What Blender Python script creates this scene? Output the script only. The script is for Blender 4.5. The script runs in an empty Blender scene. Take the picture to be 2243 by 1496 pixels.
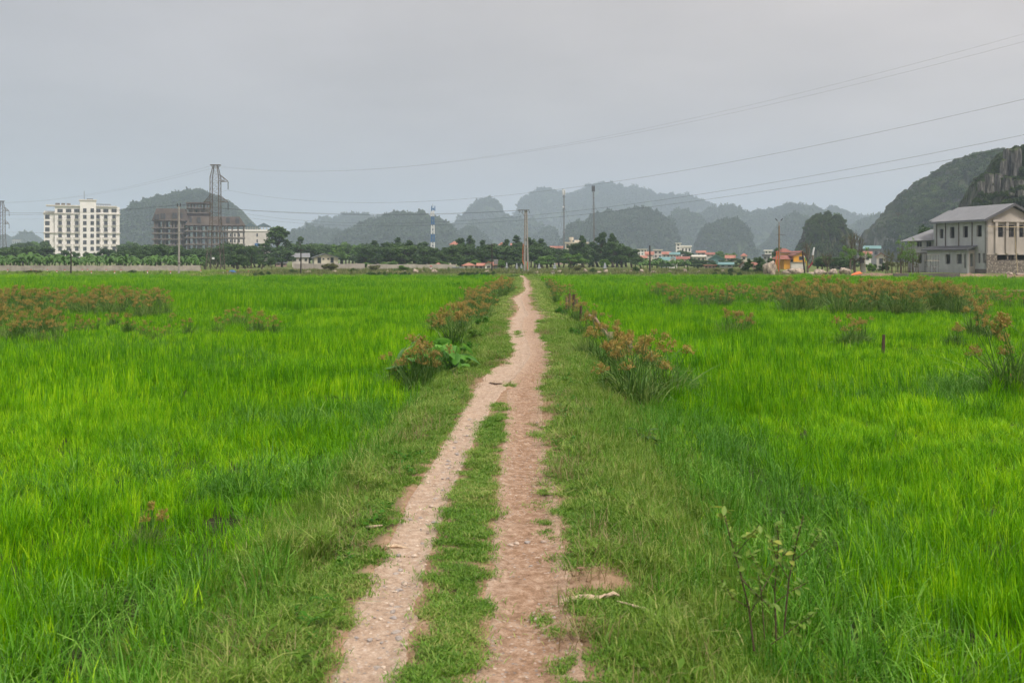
import bpy, math, random
import numpy as np
from mathutils import Vector, Matrix

# ------------------------------------------------------------------ camera, sky, sun, exposure
F, CX, HY, CAMZ = 2180.0, 1121.5, 565.0, 2.6          # focal length / horizon measured in the photo's pixels
sc = bpy.context.scene
col = sc.collection
cam_data = bpy.data.cameras.new('camera')
cam = bpy.data.objects.new('camera', cam_data); col.objects.link(cam)
cam.location = (0, 0, CAMZ); cam.rotation_euler = (math.radians(90), 0, 0)
cam_data.sensor_width = 36.0; cam_data.lens = F / 2243 * 36.0
cam_data.shift_y = -(748 - HY) / 2243
cam_data.clip_start = 0.1; cam_data.clip_end = 20000
cam_data.dof.use_dof = True; cam_data.dof.focus_distance = 34; cam_data.dof.aperture_fstop = 4.5
sc.camera = cam
SUN_EL, SUN_AZ = math.radians(58), math.radians(142)  # azimuth clockwise from +Y: high on the right, a little behind the camera
world = bpy.data.worlds.new('World'); sc.world = world; world.use_nodes = True
def build_world():
    nt = world.node_tree; N = nt.nodes; L = nt.links; N.clear()
    out = N.new('ShaderNodeOutputWorld'); bg = N.new('ShaderNodeBackground'); bg.inputs[1].default_value = 0.1
    L.new(bg.outputs[0], out.inputs[0])
    sky = N.new('ShaderNodeTexSky'); sky.sky_type = 'NISHITA'; sky.sun_disc = False
    sky.sun_elevation = SUN_EL; sky.sun_rotation = SUN_AZ; sky.dust_density = 6; sky.air_density = 1.2
    tc = N.new('ShaderNodeTexCoord'); sep = N.new('ShaderNodeSeparateXYZ'); L.new(tc.outputs['Generated'], sep.inputs[0])
    # overcast layer: a little bluer to the left, warmer to the right, brighter overhead
    ramp = N.new('ShaderNodeValToRGB'); mp = N.new('ShaderNodeMapRange')
    mp.inputs[1].default_value = -0.75; mp.inputs[2].default_value = 0.75
    L.new(sep.outputs[0], mp.inputs[0]); L.new(mp.outputs[0], ramp.inputs[0])
    e = ramp.color_ramp.elements
    e[0].position = 0.0; e[0].color = (0.335, 0.340, 0.362, 1); e[1].position = 1.0; e[1].color = (0.590, 0.512, 0.468, 1)
    m = e.new(0.5); m.color = (0.502, 0.458, 0.436, 1)
    # soft cloud streaks
    add = N.new('ShaderNodeMath'); add.operation = 'MAXIMUM'; L.new(sep.outputs[2], add.inputs[0]); add.inputs[1].default_value = 0.0
    a2 = N.new('ShaderNodeMath'); a2.operation = 'ADD'; L.new(add.outputs[0], a2.inputs[0]); a2.inputs[1].default_value = 0.12
    dv = N.new('ShaderNodeVectorMath'); dv.operation = 'DIVIDE'; L.new(tc.outputs['Generated'], dv.inputs[0])
    cmb = N.new('ShaderNodeCombineXYZ')
    for i in range(3): L.new(a2.outputs[0], cmb.inputs[i])
    L.new(cmb.outputs[0], dv.inputs[1])
    ns = N.new('ShaderNodeTexNoise'); ns.inputs['Scale'].default_value = 0.85; ns.inputs['Detail'].default_value = 5
    ns.inputs['Roughness'].default_value = 0.55; L.new(dv.outputs[0], ns.inputs['Vector'])
    nr = N.new('ShaderNodeMapRange'); nr.inputs[1].default_value = 0.3; nr.inputs[2].default_value = 0.7
    nr.inputs[3].default_value = 0.86; nr.inputs[4].default_value = 1.12; L.new(ns.outputs[0], nr.inputs[0])
    # elevation gain (an overcast sky is brightest overhead)
    pw = N.new('ShaderNodeMath'); pw.operation = 'POWER'; L.new(add.outputs[0], pw.inputs[0]); pw.inputs[1].default_value = 1.6
    el = N.new('ShaderNodeMath'); el.operation = 'MULTIPLY_ADD'; L.new(pw.outputs[0], el.inputs[0]); el.inputs[1].default_value = 2.4; el.inputs[2].default_value = 0.98
    g = N.new('ShaderNodeMath'); g.operation = 'MULTIPLY'; L.new(el.outputs[0], g.inputs[0]); L.new(nr.outputs[0], g.inputs[1])
    g2 = N.new('ShaderNodeMath'); g2.operation = 'MULTIPLY'; L.new(g.outputs[0], g2.inputs[0]); g2.inputs[1].default_value = 10.0
    sc_ = N.new('ShaderNodeVectorMath'); sc_.operation = 'SCALE'; L.new(ramp.outputs[0], sc_.inputs[0]); L.new(g2.outputs[0], sc_.inputs['Scale'])
    mix = N.new('ShaderNodeMix'); mix.data_type = 'RGBA'; mix.inputs[0].default_value = 0.93
    L.new(sky.outputs[0], mix.inputs[6]); L.new(sc_.outputs[0], mix.inputs[7]); L.new(mix.outputs[2], bg.inputs[0])
build_world()
sd = bpy.data.lights.new('sun', 'SUN'); sd.energy = 3.3; sd.angle = math.radians(9); sd.color = (1.0, 0.95, 0.88)
sun = bpy.data.objects.new('sun', sd); col.objects.link(sun)
_sd = Vector((math.sin(SUN_AZ) * math.cos(SUN_EL), math.cos(SUN_AZ) * math.cos(SUN_EL), math.sin(SUN_EL)))
sun.rotation_euler = _sd.to_track_quat('Z', 'Y').to_euler()
vs = sc.view_settings; vs.view_transform = 'Standard'; vs.look = 'None'; vs.gamma = 1; vs.exposure = 0.06; vs.use_curve_mapping = False
sc.render.engine = 'CYCLES'
cy = sc.cycles
cy.max_bounces = 5; cy.diffuse_bounces = 3; cy.glossy_bounces = 2; cy.transmission_bounces = 4; cy.volume_bounces = 1
cy.use_adaptive_sampling = True; cy.adaptive_threshold = 0.022; cy.use_denoising = True
cy.sample_clamp_indirect = 4

# ------------------------------------------------------------------ helpers
R = np.random.default_rng(11)
random.seed(5)
def PX(x, y, Y): return Vector(((x - CX) / F * Y, Y, CAMZ + (HY - y) / F * Y))
def XW(x, Y): return (x - CX) / F * Y
def ZW(y, Y): return CAMZ + (HY - y) / F * Y

def _hash(ix, iy, iz, seed):
    h = (ix.astype(np.int64) * 374761393 + iy.astype(np.int64) * 668265263 + iz.astype(np.int64) * 2147483647 + seed * 974711) & 0xffffffff
    h = ((h ^ (h >> 13)) * 1274126177) & 0xffffffff
    h = ((h ^ (h >> 16)) * 2246822519) & 0xffffffff
    return ((h ^ (h >> 15)) & 0xffffff) / float(0xffffff)
def vnoise(x, y, z=0.0, seed=0):
    x, y, z = np.broadcast_arrays(np.asarray(x, float), np.asarray(y, float), np.asarray(z, float))
    xi, yi, zi = np.floor(x), np.floor(y), np.floor(z); fx, fy, fz = x - xi, y - yi, z - zi
    fx, fy, fz = [f * f * (3 - 2 * f) for f in (fx, fy, fz)]
    r = 0
    for a in (0, 1):
        for b in (0, 1):
            for c in (0, 1):
                w = (fx if a else 1 - fx) * (fy if b else 1 - fy) * (fz if c else 1 - fz)
                r = r + w * _hash(xi + a, yi + b, zi + c, seed)
    return r * 2 - 1
def fbm(x, y, z=0.0, seed=0, oct=4, gain=0.5):
    r, a, f = 0, 1.0, 1.0
    for i in range(oct):
        r = r + a * vnoise(np.asarray(x) * f, np.asarray(y) * f, np.asarray(z) * f, seed + i * 17); a *= gain; f *= 2.03
    return r

def np_mesh(name, V, Q, mats=None, mi=None, smooth=False):
    V = np.asarray(V, np.float32).reshape(-1, 3); Q = np.asarray(Q, np.int32); k = Q.shape[1]
    me = bpy.data.meshes.new(name); me.vertices.add(len(V)); me.vertices.foreach_set('co', V.ravel())
    me.loops.add(Q.size); me.loops.foreach_set('vertex_index', Q.ravel())
    me.polygons.add(len(Q)); me.polygons.foreach_set('loop_start', np.arange(0, Q.size, k, dtype=np.int32))
    try: me.polygons.foreach_set('loop_total', np.full(len(Q), k, np.int32))
    except Exception: pass
    for m in (mats or []): me.materials.append(m)
    if mi is not None: me.polygons.foreach_set('material_index', np.asarray(mi, np.int32))
    if smooth: me.polygons.foreach_set('use_smooth', np.ones(len(Q), bool))
    me.update(calc_edges=True); me.validate()
    return me

class MB:
    def __init__(s): s.v = []; s.f = []; s.m = []
    def add(s, vs, fs, m=0):
        o = len(s.v); s.v.extend([tuple(v) for v in vs]); s.f.extend([tuple(i + o for i in f) for f in fs]); s.m.extend([m] * len(fs)); return s
    def box(s, x0, x1, y0, y1, z0, z1, m=0):
        return s.add([(x0,y0,z0),(x1,y0,z0),(x1,y1,z0),(x0,y1,z0),(x0,y0,z1),(x1,y0,z1),(x1,y1,z1),(x0,y1,z1)],
                     [(0,3,2,1),(4,5,6,7),(0,1,5,4),(1,2,6,5),(2,3,7,6),(3,0,4,7)], m)
    def bar(s, a, b, w, h=None, m=0):
        a, b = Vector(a), Vector(b); h = h or w; d = (b - a).normalized()
        up = Vector((0,0,1)) if abs(d.z) < 0.95 else Vector((0,1,0))
        sx = d.cross(up).normalized() * w / 2; sy = sx.cross(d).normalized() * h / 2
        v = [p + i * sx + j * sy for p in (a, b) for i, j in ((-1,-1),(1,-1),(1,1),(-1,1))]
        return s.add(v, [(3,2,1,0),(4,5,6,7),(0,1,5,4),(1,2,6,5),(2,3,7,6),(3,0,4,7)], m)
    def tube(s, pts, rad, n=6, m=0, cap=True):
        pts = [Vector(p) for p in pts]; rad = rad if hasattr(rad, '__len__') else [rad] * len(pts); vs, fs = [], []
        for i, p in enumerate(pts):
            d = (pts[min(i+1, len(pts)-1)] - pts[max(i-1, 0)]).normalized()
            up = Vector((0,0,1)) if abs(d.z) < 0.9 else Vector((0,1,0))
            a = d.cross(up).normalized(); b = a.cross(d).normalized()
            for k in range(n):
                t = 2 * math.pi * k / n; vs.append(p + (a * math.cos(t) + b * math.sin(t)) * rad[i])
        for i in range(len(pts) - 1):
            for k in range(n): fs.append((i*n+k, i*n+(k+1)%n, (i+1)*n+(k+1)%n, (i+1)*n+k))
        if cap: fs.append(tuple(range(n-1,-1,-1))); fs.append(tuple((len(pts)-1)*n+k for k in range(n)))
        return s.add(vs, fs, m)
    def prism(s, poly, y0, y1, m=0):      # polygon in x,z extruded along y
        n = len(poly); v = [(x,y0,z) for x,z in poly] + [(x,y1,z) for x,z in poly]
        f = [tuple(range(n)), tuple(range(2*n-1, n-1, -1))] + [(i, i+n, (i+1)%n+n, (i+1)%n) for i in range(n)]
        return s.add(v, f, m)
    def mesh(s, name, mats, smooth=False):
        me = bpy.data.meshes.new(name); me.from_pydata(s.v, [], s.f)
        for m in (mats if isinstance(mats, (list, tuple)) else [mats]): me.materials.append(m)
        me.polygons.foreach_set('material_index', s.m)
        if smooth: me.polygons.foreach_set('use_smooth', [True] * len(s.f))
        me.update(); return me
    def build(s, name, mats, parent=None, smooth=False): return obj(name, s.mesh(name, mats, smooth), parent)
def obj(name, me, parent=None, loc=None, rotz=None, scale=None):
    o = bpy.data.objects.new(name, me); col.objects.link(o)
    if parent is not None: o.parent = parent
    if loc is not None: o.location = loc
    if rotz is not None: o.rotation_euler = (0, 0, rotz)
    if scale is not None: o.scale = scale if hasattr(scale, '__len__') else (scale,) * 3
    return o
def tag(o, label=None, cat=None, group=None, kind=None):
    if label: o['label'] = label
    if cat: o['category'] = cat
    if group: o['group'] = group
    if kind: o['kind'] = kind
    return o
def thing(name, label, cat, loc=(0,0,0), rotz=0, group=None, scale=None):
    o = bpy.data.objects.new(name, None); col.objects.link(o); o.location = loc; o.rotation_euler = (0, 0, rotz); o.empty_display_size = 0.2
    if scale is not None: o.scale = scale if hasattr(scale, '__len__') else (scale,) * 3
    return tag(o, label, cat, group)
def copy_thing(src, label=None, loc=None, rotz=None, scale=None, group=None):
    c = src.copy(); col.objects.link(c)
    if label: c['label'] = label
    if group: c['group'] = group
    if loc is not None: c.location = loc
    if rotz is not None: c.rotation_euler = (0, 0, rotz)
    if scale is not None: c.scale = scale if hasattr(scale, '__len__') else (scale,) * 3
    for ch in src.children:
        d = ch.copy(); col.objects.link(d); d.parent = c
        for g in ch.children:
            e = g.copy(); col.objects.link(e); e.parent = d
    return c

# ------------------------------------------------------------------ materials
def _nodes(name):
    m = bpy.data.materials.new(name); m.use_nodes = True; nt = m.node_tree; nt.nodes.clear()
    out = nt.nodes.new('ShaderNodeOutputMaterial'); return m, nt, nt.nodes, nt.links, out
def _noise(N, L, vec, scale, detail=4, rough=0.55):
    n = N.new('ShaderNodeTexNoise'); n.inputs['Scale'].default_value = scale; n.inputs['Detail'].default_value = detail
    n.inputs['Roughness'].default_value = rough; L.new(vec, n.inputs['Vector']); return n.outputs[0]
def _ramp(N, L, fac, stops):
    r = N.new('ShaderNodeValToRGB'); L.new(fac, r.inputs[0]); e = r.color_ramp.elements
    e[0].position, e[0].color = stops[0][0], (*stops[0][1], 1); e[1].position, e[1].color = stops[-1][0], (*stops[-1][1], 1)
    for p, c in stops[1:-1]: x = e.new(p); x.color = (*c, 1)
    return r.outputs[0]
def _mixc(N, L, fac, a, b, mode='MIX'):
    m = N.new('ShaderNodeMix'); m.data_type = 'RGBA'; m.blend_type = mode
    (L.new(fac, m.inputs[0]) if hasattr(fac, 'links') else setattr(m.inputs[0], 'default_value', fac))
    for s, v in ((m.inputs[6], a), (m.inputs[7], b)):
        if hasattr(v, 'links'): L.new(v, s)
        else: s.default_value = (*v, 1)
    return m.outputs[2]
def _pos(N): return N.new('ShaderNodeNewGeometry').outputs['Position']
def solid(name, c, rough=0.75, var=0.18, scale=1.5, bump=0.0, bscale=None, metal=0.0, stretch=None, c2=None):
    """painted / cement / stone surface with blotchy wear"""
    m, nt, N, L, out = _nodes(name); b = N.new('ShaderNodeBsdfPrincipled'); L.new(b.outputs[0], out.inputs[0])
    v = _pos(N)
    if stretch:
        mp = N.new('ShaderNodeMapping'); mp.inputs['Scale'].default_value = stretch; L.new(v, mp.inputs[0]); v = mp.outputs[0]
    n = _noise(N, L, v, scale, 6, 0.65)
    lo = tuple(x * (1 - var * 1.6) for x in c); hi = tuple(min(1, x * (1 + var)) for x in (c2 or c))
    L.new(_ramp(N, L, n, [(0.3, lo), (0.7, hi)]), b.inputs['Base Color'])
    b.inputs['Roughness'].default_value = rough; b.inputs['Metallic'].default_value = metal; b.inputs['Specular IOR Level'].default_value = 0.3
    if bump:
        bn = N.new('ShaderNodeBump'); bn.inputs['Strength'].default_value = bump; bn.inputs['Distance'].default_value = 0.05
        L.new(_noise(N, L, v, bscale or scale * 6, 5), bn.inputs['Height']); L.new(bn.outputs[0], b.inputs['Normal'])
    return m
def leafmat(name, c1, c2, trans=0.35, scale=0.4, c3=None, fine=6.0, rough=0.5, spec=0.3, tint=0.0):
    """leaf: reflects and lets light through; colour drifts over the ground in patches"""
    m, nt, N, L, out = _nodes(name); b = N.new('ShaderNodeBsdfPrincipled'); t = N.new('ShaderNodeBsdfTranslucent'); mx = N.new('ShaderNodeMixShader')
    v = _pos(N); n1 = _noise(N, L, v, scale, 3); n2 = _noise(N, L, v, fine, 2)
    ad = N.new('ShaderNodeMath'); ad.operation = 'MULTIPLY_ADD'; L.new(n2, ad.inputs[0]); ad.inputs[1].default_value = 0.45
    sb = N.new('ShaderNodeMath'); sb.operation = 'MULTIPLY'; L.new(n1, sb.inputs[0]); sb.inputs[1].default_value = 0.55; L.new(sb.outputs[0], ad.inputs[2])
    if tint:
        at = N.new('ShaderNodeAttribute'); at.attribute_name = 'tint'; tm = N.new('ShaderNodeMath'); tm.operation = 'MULTIPLY_ADD'; L.new(at.outputs['Fac'], tm.inputs[0]); tm.inputs[1].default_value = tint; L.new(ad.outputs[0], tm.inputs[2])
        t2 = N.new('ShaderNodeMath'); t2.operation = 'SUBTRACT'; L.new(tm.outputs[0], t2.inputs[0]); t2.inputs[1].default_value = tint * 0.5; ad = t2
    st = [(0.36, c1), (0.64, c2)] if c3 is None else [(0.34, c1), (0.58, c2), (0.70, c3)]
    c = _ramp(N, L, ad.outputs[0], st)
    L.new(c, b.inputs['Base Color']); L.new(c, t.inputs[0]); b.inputs['Roughness'].default_value = rough; b.inputs['Specular IOR Level'].default_value = spec
    mx.inputs[0].default_value = trans; L.new(b.outputs[0], mx.inputs[1]); L.new(t.outputs[0], mx.inputs[2]); L.new(mx.outputs[0], out.inputs[0])
    return m
M = {}
M['rice'] = leafmat('rice_leaf', (0.065, 0.235, 0.0), (0.20, 0.48, 0.0), 0.34, 0.22, c3=(0.40, 0.66, 0.006), fine=2.2, spec=0.2, tint=0.55)
M['rice_far'] = leafmat('rice_leaf_far', (0.085, 0.28, 0.0), (0.175, 0.42, 0.002), 0.32, 0.07, c3=(0.30, 0.54, 0.006), fine=0.5, spec=0.12, tint=0.55)
M['lush'] = leafmat('lush_grass', (0.05, 0.18, 0.006), (0.12, 0.32, 0.012), 0.33, 0.5, c3=(0.25, 0.46, 0.06), fine=9, tint=0.55)
M['verge'] = leafmat('verge_grass', (0.10, 0.21, 0.014), (0.22, 0.35, 0.04), 0.32, 0.7, c3=(0.42, 0.43, 0.14), fine=11, tint=0.55)
M['turf'] = leafmat('short_turf', (0.085, 0.20, 0.014), (0.17, 0.32, 0.03), 0.3, 1.1, c3=(0.33, 0.36, 0.10), fine=14, tint=0.55)
M['dry'] = leafmat('dry_grass', (0.22, 0.16, 0.07), (0.36, 0.29, 0.15), 0.25, 1.0, fine=12, tint=0.55)
M['sedge_leaf'] = leafmat('sedge_leaf', (0.05, 0.125, 0.015), (0.115, 0.23, 0.035), 0.32, 0.8, c3=(0.26, 0.34, 0.085), fine=8, tint=0.55)
M['sedge_head'] = leafmat('sedge_head', (0.27, 0.20, 0.05), (0.44, 0.31, 0.075), 0.38, 0.9, c3=(0.42, 0.40, 0.10), fine=7)
M['weed'] = leafmat('tall_weeds', (0.10, 0.14, 0.035), (0.20, 0.23, 0.07), 0.3, 0.12, c3=(0.33, 0.30, 0.13), fine=0.9, tint=0.55)
M['foliage_dark'] = leafmat('foliage_dark', (0.032, 0.070, 0.018), (0.065, 0.125, 0.032), 0.2, 0.12, c3=(0.105, 0.175, 0.045), fine=0.8, spec=0.2)
M['foliage_mid'] = leafmat('foliage_mid', (0.04, 0.085, 0.022), (0.075, 0.14, 0.034), 0.25, 0.12, c3=(0.11, 0.18, 0.045), fine=0.8, spec=0.2)
M['foliage_light'] = leafmat('foliage_light', (0.075, 0.16, 0.025), (0.13, 0.25, 0.04), 0.3, 0.15, c3=(0.18, 0.29, 0.06), fine=1.0, spec=0.2)
M['foliage_olive'] = leafmat('foliage_olive', (0.075, 0.09, 0.028), (0.13, 0.14, 0.045), 0.25, 0.15, c3=(0.17, 0.15, 0.06), fine=1.0, spec=0.2)
M['banana'] = leafmat('banana_leaf', (0.05, 0.12, 0.022), (0.10, 0.21, 0.04), 0.35, 0.2, c3=(0.16, 0.27, 0.06), fine=1.2)
M['taro'] = leafmat('taro_leaf', (0.08, 0.24, 0.03), (0.16, 0.39, 0.05), 0.42, 2.5, c3=(0.30, 0.52, 0.09), fine=5, rough=0.35)
M['hill_bush'] = leafmat('hill_bush', (0.034, 0.056, 0.025), (0.05, 0.080, 0.030), 0.15, 0.02, c3=(0.068, 0.098, 0.036), fine=0.12, spec=0.1)
M['hill_bush_near'] = leafmat('hill_bush_near', (0.035, 0.06, 0.018), (0.07, 0.11, 0.03), 0.2, 0.04, c3=(0.12, 0.17, 0.045), fine=0.25, spec=0.1)
M['oldwall'] = solid('stained_wall', (0.43, 0.385, 0.33), 0.9, 0.25, 0.5)
M['bark'] = solid('bark', (0.11, 0.085, 0.06), 0.9, 0.3, 3, 0.4)
M['bark_pale'] = solid('bark_pale', (0.24, 0.19, 0.14), 0.9, 0.3, 3, 0.4)
M['white'] = solid('white_render', (0.83, 0.79, 0.74), 0.8, 0.05, 0.25)
M['offwhite'] = solid('offwhite_render', (0.60, 0.55, 0.50), 0.8, 0.12, 0.4)
M['cream'] = solid('cream_render', (0.64, 0.57, 0.46), 0.8, 0.12, 0.4)
M['greywall'] = solid('grey_render', (0.42, 0.41, 0.40), 0.85, 0.15, 0.5)
M['pink'] = solid('pinkish_render', (0.52, 0.36, 0.32), 0.85, 0.15, 0.5)
M['paleblue'] = solid('pale_blue_render', (0.40, 0.47, 0.50), 0.85, 0.12, 0.5)
M['yellow'] = solid('yellow_render', (0.78, 0.38, 0.045), 0.8, 0.08, 0.5)
M['glass'] = solid('dark_glass', (0.035, 0.04, 0.045), 0.12, 0.3, 0.6)
M['frame_grey'] = solid('grey_frame', (0.22, 0.22, 0.22), 0.6, 0.1, 1)
M['rail'] = solid('dark_rail', (0.07, 0.07, 0.075), 0.6, 0.1, 1)
M['trim'] = solid('stone_trim', (0.70, 0.65, 0.59), 0.85, 0.12, 0.6)
M['concrete'] = solid('weathered_concrete', (0.17, 0.145, 0.125), 0.9, 0.25, 0.35, 0.3, 2)
M['mansard'] = solid('mansard_concrete', (0.115, 0.092, 0.078), 0.9, 0.25, 0.25, 0.3, 1.5)
M['cement'] = solid('fresh_cement', (0.47, 0.465, 0.45), 0.9, 0.14, 0.55, 0.25, 3, stretch=(1, 1, 0.45))
M['cement_warm'] = solid('bare_cement', (0.44, 0.395, 0.345), 0.9, 0.16, 0.5, 0.25, 3, stretch=(1, 1, 0.5))
M['roofgrey'] = solid('grey_roof_sheet', (0.185, 0.188, 0.195), 0.6, 0.10, 0.8)
M['roofdark'] = solid('dark_roof_edge', (0.11, 0.11, 0.115), 0.7, 0.12, 1)
M['roofred'] = solid('red_tile_roof', (0.32, 0.115, 0.08), 0.8, 0.25, 0.6, c2=(0.38, 0.17, 0.12))
M['roofbrown'] = solid('brown_tile_roof', (0.26, 0.10, 0.075), 0.8, 0.2, 0.8)
M['roofteal'] = solid('teal_sheet_roof', (0.115, 0.24, 0.235), 0.55, 0.15, 0.5)
M['roofblue'] = solid('blue_grey_roof', (0.10, 0.145, 0.17), 0.6, 0.12, 0.5)
M['roofcream'] = solid('cream_sheet_roof', (0.55, 0.52, 0.44), 0.7, 0.12, 0.5)
M['steel'] = solid('galvanised_steel', (0.20, 0.185, 0.17), 0.55, 0.2, 0.8, metal=0.4)
M['steel_dark'] = solid('rusty_steel', (0.13, 0.105, 0.085), 0.7, 0.25, 0.8)
M['pole'] = solid('concrete_pole', (0.33, 0.31, 0.28), 0.9, 0.15, 2.5, 0.2)
M['pole_dark'] = solid('dark_pole', (0.045, 0.038, 0.034), 0.85, 0.2, 2)
M['wire'] = solid('wire', (0.05, 0.05, 0.052), 0.6, 0.1, 1)
M['red'] = solid('red_paint', (0.52, 0.07, 0.045), 0.6, 0.15, 4)
M['orange'] = solid('orange_plastic', (0.75, 0.17, 0.04), 0.5, 0.12, 2)
M['bluepaint'] = solid('blue_paint', (0.05, 0.16, 0.36), 0.6, 0.12, 2)
M['whitepaint'] = solid('white_paint', (0.74, 0.74, 0.74), 0.6, 0.08, 2)
M['boulder'] = solid('limestone_boulder', (0.26, 0.205, 0.155), 0.9, 0.45, 2.6, 0.9, 8, c2=(0.40, 0.33, 0.26))
M['rubble'] = solid('earth_rubble', (0.25, 0.17, 0.11), 0.95, 0.3, 1.5, 0.8, 6)
M['tomb'] = solid('grey_tomb_stone', (0.34, 0.36, 0.38), 0.85, 0.18, 1.2)
M['bamboo'] = solid('weathered_bamboo', (0.24, 0.17, 0.10), 0.75, 0.35, 7, 0.3, 30, stretch=(1, 1, 0.25))
M['bamboo_pale'] = solid('pale_bamboo', (0.50, 0.40, 0.25), 0.7, 0.2, 4)
M['wood_dark'] = solid('dark_wet_wood', (0.10, 0.065, 0.042), 0.85, 0.4, 8, 0.5, 30, stretch=(1, 1, 0.2))
M['stem'] = solid('shrub_stem', (0.13, 0.085, 0.055), 0.85, 0.25, 20, 0.3)
# ------------------------------------------------------------------ the ground and the path
def zpath(Y): return np.interp(Y, [-20, 85, 128], [0.45, 0.45, 0.32])
# edges of the two wheel tracks, in photo pixels: y, left track L/R, right track L/R
_T = np.array([
 (1496,714,872,1041,1262),(1400,750,898,1055,1254),(1312,785,917,1067,1246),(1200,848,948,1082,1238),(1089,900,988,1095,1222),
 (1000,955,1026,1106,1204),(940,989,1055,1112,1196),(890,1022,1080,1119,1197),(850,1043,1108,1117,1198),(838,1049,1116,1117,1199),
 (810,1082,1142,1142,1201),(790,1108,1155,1155,1202),(777,1123,1162,1162,1202),(752,1119,1158,1158,1196),(727,1111,1145,1145,1180),
 (712,1112,1144,1144,1177),(697,1117,1147,1147,1178),(690,1129,1158,1158,1187),(677,1136,1150,1150,1166),(665,1131,1146,1146,1161),
 (654,1123,1141,1141,1159),(642,1145,1152,1152,1160),(632,1153,1159,1159,1165),(625,1147,1152,1152,1158),(616,1148,1154,1154,1160),
 (610,1147,1150,1150,1153),(604,1136,1140,1140,1146)], float)
_TY = (CAMZ - 0.45) * F / (_T[:,0] - HY)
for _ in range(3): _TY = (CAMZ - zpath(_TY)) * F / (_T[:,0] - HY)
_TX = (_T[:,1:] - CX) / F * _TY[:,None]
_TYe = np.concatenate([[-20.0], _TY]); _TXe = np.vstack([_TX[0] + np.array([-0.1, -0.1, 0.0, 0.05]), _TX])
def track(Y, i): return np.interp(Y, _TYe, _TXe[:, i])
def footL(Y): return track(Y, 0) - np.interp(Y, [5, 8, 13, 24, 60, 126], [1.25, 1.2, 1.05, 1.35, 1.4, 1.6])
def footR(Y): return track(Y, 3) + np.interp(Y, [5, 8, 13, 24, 60, 126], [1.25, 1.4, 1.7, 1.6, 1.7, 2.0])
def field_end(X): return np.interp(X, [-30, 38, 55, 75], [126.5, 126.5, 113, 110])
def sstep(a, b, x):
    t = np.clip((x - a) / (b - a), 0, 1); return t * t * (3 - 2 * t)
def gheight(X, Y):
    X, Y = np.asarray(X, float), np.asarray(Y, float)
    L0, R0, fl, fr = track(Y, 0), track(Y, 3), footL(Y), footR(Y)
    wob = 0.10 * vnoise(X * 1.3, Y * 1.3, 0, 3)
    up = sstep(0.0, 1.0, np.where(X < 0.5 * (L0 + R0), (X - fl) / np.maximum(L0 - 0.3 - fl, 0.2), (fr - X) / np.maximum(fr - R0 - 0.3, 0.2)) + wob)
    z = up * (zpath(Y) + 0.02 * fbm(X * 2.5, Y * 2.5, 0, 5, 3))
    a, b, c, d = (track(Y, i) for i in range(4))
    rut = np.maximum(np.exp(-((X - (a+b)/2) / np.maximum((b-a)*0.5, 0.1))**4), np.exp(-((X - (c+d)/2) / np.maximum((d-c)*0.5, 0.1))**4)) * (Y < 110)
    z = z - 0.045 * rut
    z = z - 0.30 * np.exp(-((X + 1.45) / 0.22)**2 - ((Y - 7.6) / 1.7)**2) - 0.15 * np.exp(-((X + 1.75) / 0.25)**2 - ((Y - 16.6) / 1.0)**2)
    far = sstep(0, 2.5, Y - field_end(X))
    out = 0.3 + 0.04 * vnoise(X * 0.3, Y * 0.3, 0, 9) + 0.3 * sstep(42, 52, X) * sstep(116, 122, Y) * (1 - sstep(160, 200, Y))
    z = z * (1 - far) + out * far
    return z
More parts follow.
